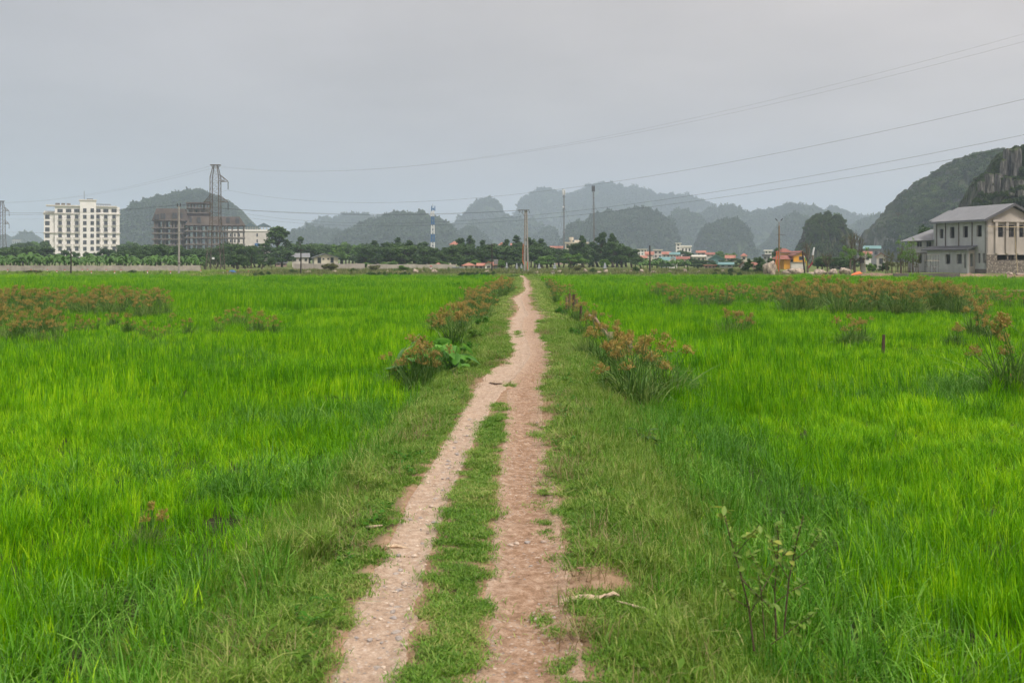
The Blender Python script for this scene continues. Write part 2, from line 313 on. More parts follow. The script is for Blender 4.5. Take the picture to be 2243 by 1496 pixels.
def build_ground():
    ys = np.concatenate([np.arange(-20, 3, 1.0), np.arange(3, 14, 0.09), np.arange(14, 30, 0.22), np.arange(30, 70, 0.7), np.arange(70, 165, 1.0),
                         165 * np.power(6000 / 165, np.linspace(0, 1, 60))])
    xo = np.concatenate([np.arange(0, 2.6, 0.06), np.arange(2.6, 6, 0.25), np.arange(6, 20, 1.0), np.arange(20, 130, 3.0), 130 * np.power(5200 / 130, np.linspace(0, 1, 40))])
    xs = np.concatenate([-xo[:0:-1], xo])
    c0 = 0.5 * (track(ys, 0) + track(ys, 3)) * (1 - sstep(120, 160, ys))
    X = c0[:,None] + xs[None,:]; Y = np.repeat(ys[:,None], len(xs), 1); Z = gheight(X, Y)
    n, m = X.shape; idx = np.arange(n * m).reshape(n, m)
    Q = np.stack([idx[:-1,:-1], idx[:-1,1:], idx[1:,1:], idx[1:,:-1]], -1).reshape(-1, 4)
    mt, nt, N, L, out = _nodes('soil_and_weeds'); b = N.new('ShaderNodeBsdfPrincipled'); L.new(b.outputs[0], out.inputs[0]); p = _pos(N)
    c1 = _ramp(N, L, _noise(N, L, p, 2.2, 6), [(0.3, (0.11, 0.09, 0.045)), (0.55, (0.18, 0.14, 0.075)), (0.72, (0.27, 0.195, 0.115))])
    c2 = _ramp(N, L, _noise(N, L, p, 0.12, 5), [(0.35, (0.08, 0.12, 0.03)), (0.6, (0.15, 0.17, 0.055)), (0.75, (0.26, 0.22, 0.10))])
    sp = N.new('ShaderNodeSeparateXYZ'); L.new(p, sp.inputs[0]); mr = N.new('ShaderNodeMapRange'); L.new(sp.outputs[1], mr.inputs[0])
    mr.inputs[1].default_value = 118; mr.inputs[2].default_value = 127
    def atf(nm): q = N.new('ShaderNodeAttribute'); q.attribute_name = nm; return q.outputs['Fac']
    c3 = _mixc(N, L, atf('mud_and_shade'), _mixc(N, L, atf('dirt'), c1, _ramp(N, L, _noise(N, L, p, 8, 6, 0.7), [(0.3, (0.19, 0.115, 0.07)), (0.5, (0.30, 0.19, 0.12)), (0.72, (0.45, 0.32, 0.22))])), (0.035, 0.034, 0.018))
    L.new(_mixc(N, L, mr.outputs[0], c3, c2), b.inputs['Base Color']); b.inputs['Roughness'].default_value = 0.95; b.inputs['Specular IOR Level'].default_value = 0.1
    bn = N.new('ShaderNodeBump'); bn.inputs['Strength'].default_value = 0.6; bn.inputs['Distance'].default_value = 0.03; L.new(_noise(N, L, p, 18, 5), bn.inputs['Height']); L.new(bn.outputs[0], b.inputs['Normal'])
    me = np_mesh('ground', np.stack([X, Y, Z], -1), Q, [mt], smooth=True)
    a0, a1, a2_, a3 = (track(Y, i) for i in range(4)); off = np.minimum(np.maximum(a0 - X, X - a3), 9); mid = np.minimum(X - a1, a2_ - X); off = np.where(mid > 0, np.minimum(np.maximum(mid, 0), 9), np.maximum(off, 0))
    dirt = np.clip(1.0 - off / (0.22 + 0.16 * fbm(X * 2, Y * 1.2, 0, 44, 3)) , 0, 1) * (Y < 126); mud_and_shade = sstep(0.02, 0.5, np.maximum(footL(Y) - X, X - footR(Y))) * (Y < field_end(X)); mud_and_shade = np.maximum(mud_and_shade, np.exp(-((X + 1.45) / 0.26)**2 - ((Y - 7.6) / 1.9)**2))  # wet paddy floor; the last term paints the ditch's shade into the soil
    dirt = np.maximum(dirt, 0.8 * np.exp(-((X - a3 - 0.25) / 0.35)**2) * (Y < 13) * (Y > 2))
    for nm, vv in (('dirt', dirt), ('mud_and_shade', mud_and_shade)): at = me.attributes.new(nm, 'FLOAT', 'POINT'); at.data.foreach_set('value', vv.ravel().astype(np.float32))
    tag(obj('ground', me), 'flat soil of paddies, path bank and village land', kind='structure')
build_ground()
def path_edges(Y):
    a, b, c, d = (track(Y, i) for i in range(4))
    s = np.clip(Y / 9.0, 0.8, 1.8)
    e = lambda k, A: A * s * fbm(Y * 3.1 / s, k * 7.7, 0, 40 + k, 4, 0.6)
    gap = sstep(0, 0.05, c - b)
    return a + e(1, 0.035), b + e(2, 0.035) * gap, c + e(3, 0.035) * gap, d + e(4, 0.05) + 0.035 * (1 - sstep(9, 14, Y)) * (1 + vnoise(Y * 0.9, 3.3, 0, 8))
def build_path():
    ys = np.concatenate([np.arange(-8, 3, 0.5), np.arange(3, 16, 0.05), np.arange(16, 36, 0.12), np.arange(36, 127, 0.5)])
    a, b, c, d = path_edges(ys); c = np.maximum(c, b); W = 17; t = np.linspace(0, 1, W)
    mt, nt, N, L, out = _nodes('trodden_earth'); bs = N.new('ShaderNodeBsdfPrincipled'); L.new(bs.outputs[0], out.inputs[0]); p = _pos(N)
    n1 = _noise(N, L, p, 1.1, 6, 0.65); n2 = _noise(N, L, p, 14, 8, 0.75); n3 = _noise(N, L, p, 70, 4, 0.7)
    pale = _ramp(N, L, n2, [(0.30, (0.27, 0.19, 0.13)), (0.48, (0.44, 0.325, 0.235)), (0.68, (0.58, 0.465, 0.365))])
    brown = _ramp(N, L, n2, [(0.30, (0.15, 0.085, 0.05)), (0.48, (0.30, 0.185, 0.115)), (0.70, (0.52, 0.38, 0.275))])
    at = N.new('ShaderNodeAttribute'); at.attribute_name = 'brown'
    ad = N.new('ShaderNodeMath'); ad.operation = 'MULTIPLY_ADD'; L.new(n1, ad.inputs[0]); ad.inputs[1].default_value = 0.9; ad.inputs[2].default_value = -0.45
    a2 = N.new('ShaderNodeMath'); a2.operation = 'ADD'; a2.use_clamp = True; L.new(ad.outputs[0], a2.inputs[0]); L.new(at.outputs['Fac'], a2.inputs[1])
    c1 = _mixc(N, L, a2.outputs[0], pale, brown)
    vo = N.new('ShaderNodeTexVoronoi'); vo.inputs['Scale'].default_value = 26; L.new(p, vo.inputs['Vector'])
    st = _ramp(N, L, vo.outputs['Distance'], [(0.18, (1, 1, 1)), (0.30, (0, 0, 0))])
    gr = _ramp(N, L, vo.outputs['Color'], [(0.25, (0.20, 0.185, 0.175)), (0.6, (0.42, 0.36, 0.31)), (0.8, (0.62, 0.52, 0.43))])
    sel = N.new('ShaderNodeMath'); sel.operation = 'GREATER_THAN'; L.new(n1, sel.inputs[0]); sel.inputs[1].default_value = 0.47
    sm = N.new('ShaderNodeMath'); sm.operation = 'MULTIPLY'; L.new(st, sm.inputs[0]); L.new(sel.outputs[0], sm.inputs[1])
    sm2 = N.new('ShaderNodeMath'); sm2.operation = 'MULTIPLY'; L.new(sm.outputs[0], sm2.inputs[0]); sm2.inputs[1].default_value = 0.8
    c2 = _mixc(N, L, sm2.outputs[0], c1, gr)
    c3 = _mixc(N, L, 0.6, c2, _ramp(N, L, n3, [(0.3, (0.35, 0.35, 0.35)), (0.6, (1, 1, 1))]), 'MULTIPLY')
    L.new(c3, bs.inputs['Base Color']); bs.inputs['Roughness'].default_value = 0.95; bs.inputs['Specular IOR Level'].default_value = 0.15
    bn = N.new('ShaderNodeBump'); bn.inputs['Strength'].default_value = 0.45; bn.inputs['Distance'].default_value = 0.012; L.new(n2, bn.inputs['Height'])
    b2 = N.new('ShaderNodeBump'); b2.inputs['Strength'].default_value = 0.7; b2.inputs['Distance'].default_value = 0.008; L.new(n3, b2.inputs['Height']); L.new(bn.outputs[0], b2.inputs['Normal']); L.new(b2.outputs[0], bs.inputs['Normal'])
    V, Q, B, o = [], [], [], 0
    for (l, r, k) in ((a, b, 0), (c, d, 1)):
        X = l[:,None] + (r - l)[:,None] * t[None,:]; Y = np.repeat(ys[:,None], W, 1)
        Z = gheight(X, Y) + 0.014 + 0.006 * fbm(X * 9, Y * 9, 0, 21, 4, 0.7) * np.minimum(1, np.minimum(t, 1-t) * 6)[None,:] - 0.02 * (np.abs(t - 0.5) > 0.49)[None,:] * (0.02 < (c - b))[:,None]
        n, m = X.shape; idx = np.arange(n * m).reshape(n, m) + o; o += n * m
        V.append(np.stack([X, Y, Z], -1).reshape(-1, 3)); Q.append(np.stack([idx[:-1,:-1], idx[:-1,1:], idx[1:,1:], idx[1:,:-1]], -1).reshape(-1, 4))
        base = np.full(X.shape, 0.12) if k == 0 else 0.25 + 0.75 * np.sin(np.pi * np.clip(t * 0.8 + 0.08, 0, 1))[None,:] * (1 - 0.45 * sstep(18, 26, Y))
        B.append(base.ravel())
    me = np_mesh('dirt_path', np.concatenate(V), np.concatenate(Q), [mt], smooth=True)
    at = me.attributes.new('brown', 'FLOAT', 'POINT'); at.data.foreach_set('value', np.concatenate(B).astype(np.float32))
    return tag(obj('dirt_path', me), 'pale dirt path with two wheel tracks through the paddies', kind='structure')
PATH = build_path()

# ------------------------------------------------------------------ scattering of what nobody could count
def scatter(name, pts, rot, scl, idx, protos, label=None, parent=None, kind='stuff', cat=None):
    pts = np.asarray(pts, np.float32); me = bpy.data.meshes.new(name); me.vertices.add(len(pts)); me.vertices.foreach_set('co', pts.ravel())
    a = me.attributes.new('rot', 'FLOAT_VECTOR', 'POINT'); a.data.foreach_set('vector', np.asarray(rot, np.float32).ravel())
    a = me.attributes.new('scl', 'FLOAT_VECTOR', 'POINT'); a.data.foreach_set('vector', np.asarray(scl, np.float32).ravel())
    a = me.attributes.new('idx', 'INT', 'POINT'); a.data.foreach_set('value', np.asarray(idx, np.int32))
    o = obj(name, me, parent); tag(o, label, cat, kind=kind)
    pc = bpy.data.collections.new(name + '_kinds')
    for i, pm in enumerate(protos):
        po = bpy.data.objects.new('%s_kind_%02d' % (name, i), pm); pc.objects.link(po)
    ng = bpy.data.node_groups.new(name + '_scatter', 'GeometryNodeTree')
    ng.interface.new_socket('Geometry', in_out='INPUT', socket_type='NodeSocketGeometry'); ng.interface.new_socket('Geometry', in_out='OUTPUT', socket_type='NodeSocketGeometry')
    N, L = ng.nodes, ng.links
    gi, go = N.new('NodeGroupInput'), N.new('NodeGroupOutput'); ip = N.new('GeometryNodeInstanceOnPoints'); ci = N.new('GeometryNodeCollectionInfo')
    ci.inputs['Collection'].default_value = pc; ci.inputs['Separate Children'].default_value = True; ci.inputs['Reset Children'].default_value = True
    ip.inputs['Pick Instance'].default_value = True
    def na(nm, t):
        n = N.new('GeometryNodeInputNamedAttribute'); n.data_type = t; n.inputs['Name'].default_value = nm; return n.outputs['Attribute']
    L.new(gi.outputs[0], ip.inputs['Points']); L.new(ci.outputs[0], ip.inputs['Instance']); L.new(na('idx', 'INT'), ip.inputs['Instance Index'])
    L.new(na('rot', 'FLOAT_VECTOR'), ip.inputs['Rotation']); L.new(na('scl', 'FLOAT_VECTOR'), ip.inputs['Scale']); L.new(ip.outputs[0], go.inputs[0])
    md = o.modifiers.new('scatter', 'NODES'); md.node_group = ng
    return o
def blades(n, half, lmin, lmax, w, segs, lean, droop, seed, tufts=0, spread=0.05, az0=None):
    r = np.random.default_rng(seed)
    if tufts:
        tc = r.uniform(-half, half, (tufts, 2)); k = r.integers(0, tufts, n); b = tc[k] + r.normal(0, spread, (n, 2))
    else: b = r.normal(0, half * 0.62, (n, 2))
    az = r.uniform(0, 2*np.pi, n) if az0 is None else az0 + r.normal(0, 0.6, n)
    Ln = r.uniform(lmin, lmax, n) * (r.uniform(0.55, 1.2, tufts)[k] if tufts else 1.0); le = np.abs(r.normal(0, lean, n)); dr = np.abs(r.normal(0, droop, n)); wd = w * r.uniform(0.6, 1.25, n)
    d = np.stack([np.cos(az), np.sin(az)], -1); tw = az + np.pi/2 + r.normal(0, 0.5, n); sd = np.stack([np.cos(tw), np.sin(tw), np.zeros(n)], -1)
    V = np.zeros((n, segs + 1, 2, 3))
    for s in range(segs + 1):
        t = s / segs; h = Ln * (le * t + dr * t**2.4); z = Ln * (t * np.sqrt(np.maximum(0.05, 1 - 0.5*le**2)) - 0.75 * dr * t**3)
        c = np.stack([b[:,0] + d[:,0]*h, b[:,1] + d[:,1]*h, z - 0.05 * Ln], -1); ww = (wd * (0.65 + 0.5*t if t < 0.5 else 0.9 * (1 - t)**0.8 * 1.6 + 0.04))[:,None] * 0.5
        V[:,s,0] = c - sd*ww; V[:,s,1] = c + sd*ww
    idx = np.arange(n * (segs+1) * 2).reshape(n, segs+1, 2)
    Q = np.stack([idx[:,:-1,0], idx[:,:-1,1], idx[:,1:,1], idx[:,1:,0]], -1).reshape(-1, 4)
    return V.reshape(-1, 3), Q, np.repeat(np.clip(0.4 * r.uniform(0, 1, n) + 0.6 * (r.uniform(0, 1, tufts)[k] if tufts else r.uniform(0, 1, n)), 0, 1), (segs+1) * 2)
def blade_mesh(name, mat, *a, **k):
    V, Q, rn = blades(*a, **k); me = np_mesh(name, V, Q, [mat], smooth=True)
    at = me.attributes.new('tint', 'FLOAT', 'POINT'); at.data.foreach_set('value', rn.astype(np.float32)); return me
def jgrid(x0, x1, y0, y1, step, keep, jit=0.5):
    gx, gy = np.meshgrid(np.arange(x0, x1, step), np.arange(y0, y1, step)); p = np.stack([gx.ravel(), gy.ravel()], -1)
    p = p + R.uniform(-jit, jit, p.shape) * step; return p[keep(p[:,0], p[:,1])]
def view(X, Y, m=3.5): return (np.abs(X) < 0.53 * Y + m) & (Y > 3.2)
def in_field(X, Y, m=0.0): return ((X < footL(Y) + 0.12 - m) | (X > footR(Y) - 0.12 + m)) & (Y < field_end(X) - m)
def spots(p, smin, smax, nk, zs=None, tilt=0.06):
    n = len(p); z = gheight(p[:,0], p[:,1]); P = np.column_stack([p, z]); rot = np.column_stack([R.normal(0, tilt, n), R.normal(0, tilt, n), R.uniform(0, 6.283, n)])
    s = R.uniform(smin, smax, n); S = np.column_stack([s, s, s * (zs if zs is not None else 1)]); return P, rot, S, R.integers(0, nk, n)
def rice_h(X, Y):
    h = 1.0 + 0.30 * fbm(X * 0.16, Y * 0.16, 0, 61, 3) + 0.3 * vnoise(X * 0.8, Y * 0.8, 0, 62)
    h = h - 0.5 * np.exp(-(((X - 10.5) / 4.5)**2 + ((Y - 27.5) / 2.6)**2))           # thin short patch round the stake
    h = h + 0.30 * ((Y > 48 + 0.05 * X) & (Y < 60)) * (X < -1) + 0.22 * ((Y > 53) & (Y < 72) & (X > 2))
    h = h - 0.25 * ((Y > 42) & (Y < 47.8 + 0.05 * X) & (X < -1))
    edge = np.minimum(np.abs(X - footL(Y)), np.abs(X - footR(Y)))
    h = h * (0.72 + 0.28 * sstep(0, 0.7, edge))
    return np.clip(h, 0.35, 1.6)
def weedy(X, Y):   # where darker bent grass has come up among the rice
    w = 1.2 * np.exp(-(((X - 8.6) / 3.6)**2 + ((Y - 19.0) / 2.0)**2)) + 1.0 * np.exp(-(((X + 11.5) / 4.5)**2 + ((Y - 26.5) / 3.0)**2)) + np.exp(-(((X + 2.5) / 1.0)**2 + ((Y - 6.6) / 1.6)**2)) + 0.8 * np.exp(-(((X - 2.9) / 0.9)**2 + ((Y - 8.5) / 2.6)**2)) + 0.7 * np.exp(-(((X + 4.6) / 1.5)**2 + ((Y - 11.0) / 1.6)**2)) \
        + 0.9 * np.exp(-(((X + 3.6) / 1.6)**2 + ((Y - 15.5) / 1.1)**2))
    d = np.minimum(np.abs(X - footL(Y) + 0.35), np.abs(X - footR(Y) - 0.35)); w = w + 0.85 * np.exp(-(d / 0.75)**2) * (Y < 34)
    return w + 0.40 * fbm(X * 0.45, Y * 0.45, 0, 77, 4)
def build_rice():
    near = [blade_mesh('rice_near%d' % i, M['rice'], 1250, 0.5, 0.17, 0.38, 0.0085, 3, 0.18, 0.18, 100+i, 120, 0.026) for i in range(5)]
    mid = [blade_mesh('rice_mid%d' % i, M['rice'], 2000, 1.0, 0.20, 0.43, 0.015, 3, 0.14, 0.11, 200+i, 260, 0.032) for i in range(4)]
    far = [blade_mesh('rice_far%d' % i, M['rice_far'], 2100, 2.0, 0.22, 0.48, 0.038, 2, 0.11, 0.08, 300+i, 400, 0.07) for i in range(4)]
    for nm, pr, st, y0, y1, lab in (('rice_near', near, 0.78, 3.2, 17, 'bright green young rice closest to the camera'), ('rice_middle', mid, 1.5, 17, 46, 'bright green young rice filling the middle of the paddies'), ('rice_far', far, 3.0, 46, 128, 'even green rice reaching to the far edge of the paddies')):
        p = jgrid(-0.56*y1 - 4, 0.56*y1 + 4, y0, y1, st, lambda X, Y: view(X, Y) & in_field(X, Y, {'rice_near': 0.38, 'rice_middle': 0.8, 'rice_far': 1.7}[nm]), 0.3)
        if nm != 'rice_far': p = p[R.uniform(0, 1, len(p)) > np.clip(weedy(p[:,0], p[:,1]) - 0.45, 0, 0.85)]
        h = rice_h(p[:,0], p[:,1]); P, rot, S, ix = spots(p, 0.9, 1.12, len(pr), h)
        scatter(nm, P, rot, S, ix, pr, lab)
    edge = [blade_mesh('rice_edge%d' % i, M['rice'], 125, 0.2, 0.22, 0.44, 0.0095, 3, 0.25, 0.2, 150+i, 16, 0.04) for i in range(3)]
    p = jgrid(-14, 14, 3.2, 126, 0.34, lambda X, Y: view(X, Y) & in_field(X, Y) & ~in_field(X, Y, np.interp(Y, [16.9, 17, 45.9, 46], [0.4, 0.9, 0.9, 1.7])))
    p = p[(p[:,1] < 50) | (R.uniform(0, 1, len(p)) < 0.6)]; P, rot, S, ix = spots(p, 0.9, 1.12, 3, rice_h(p[:,0], p[:,1])); scatter('rice_edge', P, rot, S, ix, edge, 'outermost rows of rice along both sides of the path bank')
    lush = [blade_mesh('lush%d' % i, M['lush'], 110, 0.24, 0.22, 0.52, 0.010, 4, 0.38, 0.5, 330+i, 12, 0.06) for i in range(4)]
    p = jgrid(-22, 22, 3.5, 33, 0.34, lambda X, Y: view(X, Y) & in_field(X, Y, -0.35)); p = p[R.uniform(0, 1, len(p)) < np.clip(weedy(p[:,0], p[:,1]) - 0.28, 0, 0.95)]
    P, rot, S, ix = spots(p, 0.75, 1.15, 4); scatter('lush_grass', P, rot, S, ix, lush, 'darker bent weedy grass in patches among the rice')
build_rice()
def build_verge():
    short = [blade_mesh('turf%d' % i, M['turf'], 520, 0.10, 0.018, 0.055, 0.0065, 2, 0.6, 0.35, 400+i) for i in range(4)]
    med = [blade_mesh('verge%d' % i, M['verge'], 420, 0.22, 0.06, 0.19, 0.0065, 3, 0.45, 0.4, 420+i, 45, 0.03) for i in range(4)]
    lng = [blade_mesh('vlong%d' % i, M['lush'], 80, 0.15, 0.16, 0.36, 0.0075, 3, 0.35, 0.4, 440+i, 8, 0.035) for i in range(3)]
    dry = [blade_mesh('vdry%d' % i, M['dry'], 42, 0.15, 0.08, 0.22, 0.005, 3, 0.6, 0.35, 460+i, 6, 0.04) for i in range(2)]
    coarse = [blade_mesh('vcoarse%d' % i, M['verge'], 110, 0.22, 0.05, 0.20, 0.016, 2, 0.45, 0.35, 480+i, 20, 0.05) for i in range(3)]
    def onpath(X, Y, g=0.0):
        a, b, c, d = path_edges(Y); islet = ((X - 0.215)/0.10)**2 + ((Y - 28.8)/1.7)**2 < 1
        return (((X > a + g) & (X < b - g)) | ((X > c + g) & (X < d - g))) & ~islet
    def verge(X, Y): return (X > footL(Y) - 0.25) & (X < footR(Y) + 0.25) & view(X, Y) & ~onpath(X, Y, 0.03)
    # thin bare patches show the brown earth on the right of the right-hand track and on the left slope
    bare = lambda X, Y: fbm(X * 1.6, Y * 0.9, 0, 88, 4) + 0.55 * np.exp(-((X - track(Y, 3) - 0.15) / 0.35)**2) * (Y < 12) + 0.35 * np.exp(-((X - track(Y, 0) + 0.75) / 0.22)**2) * (Y < 10) + 1.2 * np.exp(-((X + 1.42) / 0.24)**2 - ((Y - 7.6) / 1.5)**2)
    p = jgrid(-8, 8, 3.2, 34, 0.115, lambda X, Y: (X > footL(Y) - 0.25) & (X < footR(Y) + 0.25) & view(X, Y) & (~onpath(X, Y, -0.055) | ((Y < 14) & (X > track(Y, 3) - 0.16 - 0.1 * vnoise(X * 3, Y * 2, 0, 31)) & (R.uniform(0, 1, X.shape) < 0.4)))); b = bare(p[:,0], p[:,1]) - 0.9 * ((p[:,0] > track(p[:,1], 1) - 0.05) & (p[:,0] < track(p[:,1], 2) + 0.05))
    dl = track(p[:,1], 0) - p[:,0]; dr = p[:,0] - track(p[:,1], 3); out = np.maximum(np.maximum(dl, dr), 0)
    ea, eb, ec, ed = path_edges(p[:,1]); de = np.minimum(np.minimum(np.abs(p[:,0] - ea), np.abs(p[:,0] - ed)), np.minimum(np.abs(p[:,0] - eb), np.abs(p[:,0] - ec)))
    k = (R.uniform(0, 1, len(p)) > np.clip(b * 1.3 - 0.15, 0, 0.92)) & (out < 1.0) & (R.uniform(0, 1, len(p)) < 0.35 + 0.65 * sstep(0.02, 0.14, de + 0.03 * vnoise(p[:,0]*9, p[:,1]*9, 0, 4)))
    P, rot, S, ix = spots(p[k], 0.8, 1.25, 4, 0.7 + 0.9 * sstep(0.05, 0.6, out[k]), 0.1); scatter('short_turf', P, rot, S, ix, short, 'short trodden turf on the path bank and between the wheel tracks')
    p = jgrid(-9, 9, 3.2, 34, 0.17, verge); dl = track(p[:,1], 0) - p[:,0]; dr = p[:,0] - track(p[:,1], 3); out = np.maximum(dl, dr); b = bare(p[:,0], p[:,1])
    pr = np.clip(sstep(0.12, 0.55, out + 0.18 * vnoise(p[:,0]*2, p[:,1]*1.5, 0, 5)), 0, 1) * (1 - np.clip(b - 0.1, 0, 0.8))
    k = R.uniform(0, 1, len(p)) < pr; P, rot, S, ix = spots(p[k], 0.75, 1.25, 4, 0.55 + 0.8 * sstep(0.15, 0.8, out[k]) * R.uniform(0.5, 1.2, k.sum()), 0.12); scatter('verge_grass', P, rot, S, ix, med, 'rough olive green grass on the slopes of the path bank')
    p = jgrid(-9, 9, 3.2, 34, 0.26, verge); dl = track(p[:,1], 0) - p[:,0]; dr = p[:,0] - track(p[:,1], 3); out = np.maximum(dl, dr)
    k = R.uniform(0, 1, len(p)) < 0.85 * sstep(0.30, 0.95, out) * np.clip(0.7 + 0.7 * vnoise(p[:,0]*0.9, p[:,1]*0.9, 0, 15), 0, 1); P, rot, S, ix = spots(p[k], 0.7, 1.2, 3); scatter('bank_foot_grass', P, rot, S, ix, lng, 'longer green grass at the foot of the path bank')
    p = jgrid(-9, 9, 3.2, 34, 0.24, verge); b = bare(p[:,0], p[:,1]); dl = track(p[:,1], 0) - p[:,0]; dr = p[:,0] - track(p[:,1], 3); out = np.maximum(dl, dr)
    k = R.uniform(0, 1, len(p)) < np.clip(0.16 + b * 0.9 + 0.55 * np.exp(-((p[:,0] - track(p[:,1], 3) - 0.6) / 0.45)**2) * (p[:,1] < 12), 0, 0.9) * sstep(-0.25, 0.1, out); P, rot, S, ix = spots(p[k], 0.7, 1.3, 2); scatter('dry_grass', P, rot, S, ix, dry, 'dry straw coloured grass in worn places along the path')
    p = jgrid(-9, 12, 32, 126, 0.30, lambda X, Y: verge(X, Y) & ~onpath(X, Y, -0.26)); ds = np.maximum(track(p[:,1], 0) - p[:,0], p[:,0] - track(p[:,1], 3)); P, rot, S, ix = spots(p, 0.8, 1.25, 3, 0.35 + 1.0 * sstep(0.3, 1.3, ds) * R.uniform(0.4, 1, len(p))); scatter('far_verge_grass', P, rot, S, ix, coarse, 'grass along the far stretch of the path')
build_verge()
def build_broadleaf():
    pr = []
    for i in range(3):
        r = np.random.default_rng(540 + i); V, Q = [], []
        for k in range(11):
            a = r.uniform(0, 6.28); L = r.uniform(0.035, 0.075); w = L * r.uniform(0.3, 0.5); el = r.uniform(0.1, 0.9); b = np.array([r.normal(0, 0.02), r.normal(0, 0.02), r.uniform(0, 0.07)]); d = np.array([math.cos(a) * math.cos(el), math.sin(a) * math.cos(el), math.sin(el)]); s = np.array([-math.sin(a), math.cos(a), 0]); n = len(V)
            V += [b, b + d * L * 0.5 + s * w * 0.5, b + d * L + np.array([0, 0, -0.25 * L]), b + d * L * 0.5 - s * w * 0.5]; Q.append((n, n+1, n+2, n+3))
        pr.append(np_mesh('broadleaf%d' % i, V, Q, [M['lush'] if i else M['verge']]))
    p = jgrid(-9, 9, 3.4, 24, 0.2, lambda X, Y: (X > footL(Y) - 0.2) & (X < footR(Y) + 0.2) & view(X, Y) & ((X < track(Y, 0) - 0.1) | (X > track(Y, 3) + 0.12))); p = p[R.uniform(0, 1, len(p)) < np.clip(0.25 + 0.9 * vnoise(p[:,0] * 1.4, p[:,1] * 1.4, 0, 99), 0, 0.8)]
    P, rot, S, ix = spots(p, 0.7, 1.6, 3); scatter('broadleaf_weeds', P, rot, S, ix, pr, 'low broad-leaved weeds mixed into the grass of the path bank')
build_broadleaf()
def build_far_weeds():
    w = [blade_mesh('weed%d' % i, M['weed'], 300, 1.0, 0.25, 0.75, 0.05, 2, 0.35, 0.25, 500+i, 40, 0.12) for i in range(4)]
    g = [blade_mesh('weedg%d' % i, M['verge'], 300, 1.0, 0.12, 0.4, 0.05, 2, 0.4, 0.3, 520+i, 40, 0.12) for i in range(3)]
    p = jgrid(-95, 95, 110, 172, 1.35, lambda X, Y: (np.abs(X) < 0.56*Y) & (Y > field_end(X) + 0.6) & ~((X > 38) & (Y > field_end(X) + 3)))
    k = np.where((p[:,1] < 131) | (p[:,0] < -40), 4 + R.integers(0, 3, len(p)), R.integers(0, 7, len(p)))
    k = np.where((p[:,0] > -38) & (p[:,1] > 134), R.integers(0, 4, len(p)), k)
    d = np.abs(p[:,1] - 132.0) < 1.2; k2 = ~(d & (p[:,0] > -2) & (p[:,0] < 45))
    p, k = p[k2], k[k2]; P, rot, S, ix = spots(p, 0.75, 1.2, 4, 0.55 + 0.5 * R.uniform(0, 1, len(p))); scatter('weeds', P, rot, S, k, w + g, 'rough weeds and tan grass on the waste ground beyond the paddies')
build_far_weeds()

# ------------------------------------------------------------------ karst hills
def leaf_cloud(cs, rs, n, size, seed, flat=1.0, shell=0.55):
    r = np.random.default_rng(seed); cs = np.asarray(cs, float); rs = np.asarray(rs, float)
    k = r.choice(len(cs), n, p=rs**2 / np.sum(rs**2)); d = r.normal(0, 1, (n, 3)); d /= np.linalg.norm(d, axis=1)[:,None]
    rad = (shell + (1 - shell) * r.uniform(0, 1, n)) * rs[k]; c = cs[k] + d * rad[:,None] * np.array([1, 1, flat])
    a = r.normal(0, 1, (n, 3)); a /= np.linalg.norm(a, axis=1)[:,None]; b = np.cross(a, d + 0.4 * r.normal(0, 1, (n, 3))); b /= np.linalg.norm(b, axis=1)[:,None] + 1e-9
    s = (size * r.uniform(0.55, 1.3, n))[:,None]
    V = np.stack([c - a*s, c - b*s*0.5, c + a*s, c + b*s*0.5], 1).reshape(-1, 3); return V, np.arange(4*n).reshape(n, 4)
def bush_mesh(name, mat, seed, n=130, size=0.30):
    r = np.random.default_rng(seed); cs = r.normal(0, 0.42, (6, 3)); cs[:,2] = np.abs(cs[:,2]) * 0.8 + 0.25
    V, Q = leaf_cloud(cs, r.uniform(0.35, 0.62, 6), n, size, seed); return np_mesh(name, V, Q, [mat])
BUSH = [bush_mesh('hill_bush%d' % i, M['hill_bush'], 600+i) for i in range(4)]
BUSHN = [bush_mesh('hill_bush_near%d' % i, M['hill_bush_near'], 620+i, 300, 0.20) for i in range(4)]
def rockmat(name, veg, rock, rock2, s, cut=0.42):
    m, nt, N, L, out = _nodes(name); b = N.new('ShaderNodeBsdfPrincipled'); L.new(b.outputs[0], out.inputs[0])
    g = N.new('ShaderNodeNewGeometry'); p = g.outputs['Position']; mp = N.new('ShaderNodeMapping'); mp.inputs['Scale'].default_value = (1, 1, 0.18); L.new(p, mp.inputs[0])
    streak = _noise(N, L, mp.outputs[0], 0.16 * s, 6, 0.7); big = _noise(N, L, p, 0.022 * s, 5, 0.6)
    rk = _ramp(N, L, streak, [(0.35, tuple(x * 0.35 for x in rock)), (0.52, rock), (0.66, rock2)])
    vg = _ramp(N, L, _noise(N, L, p, 0.09 * s, 6, 0.7), [(0.3, tuple(x * 0.5 for x in veg)), (0.7, tuple(x * 1.4 for x in veg))])
    sep = N.new('ShaderNodeSeparateXYZ'); L.new(g.outputs['Normal'], sep.inputs[0])
    st = N.new('ShaderNodeMapRange'); L.new(sep.outputs[2], st.inputs[0]); st.inputs[1].default_value = 0.12; st.inputs[2].default_value = 0.42
    ad = N.new('ShaderNodeMath'); ad.operation = 'ADD'; L.new(st.outputs[0], ad.inputs[0])
    bm = N.new('ShaderNodeMapRange'); L.new(big, bm.inputs[0]); bm.inputs[1].default_value = cut; bm.inputs[2].default_value = cut + 0.13; L.new(bm.outputs[0], ad.inputs[1]); ad.use_clamp = True
    L.new(_mixc(N, L, ad.outputs[0], rk, vg), b.inputs['Base Color']); b.inputs['Roughness'].default_value = 0.95; b.inputs['Specular IOR Level'].default_value = 0.1
    return m
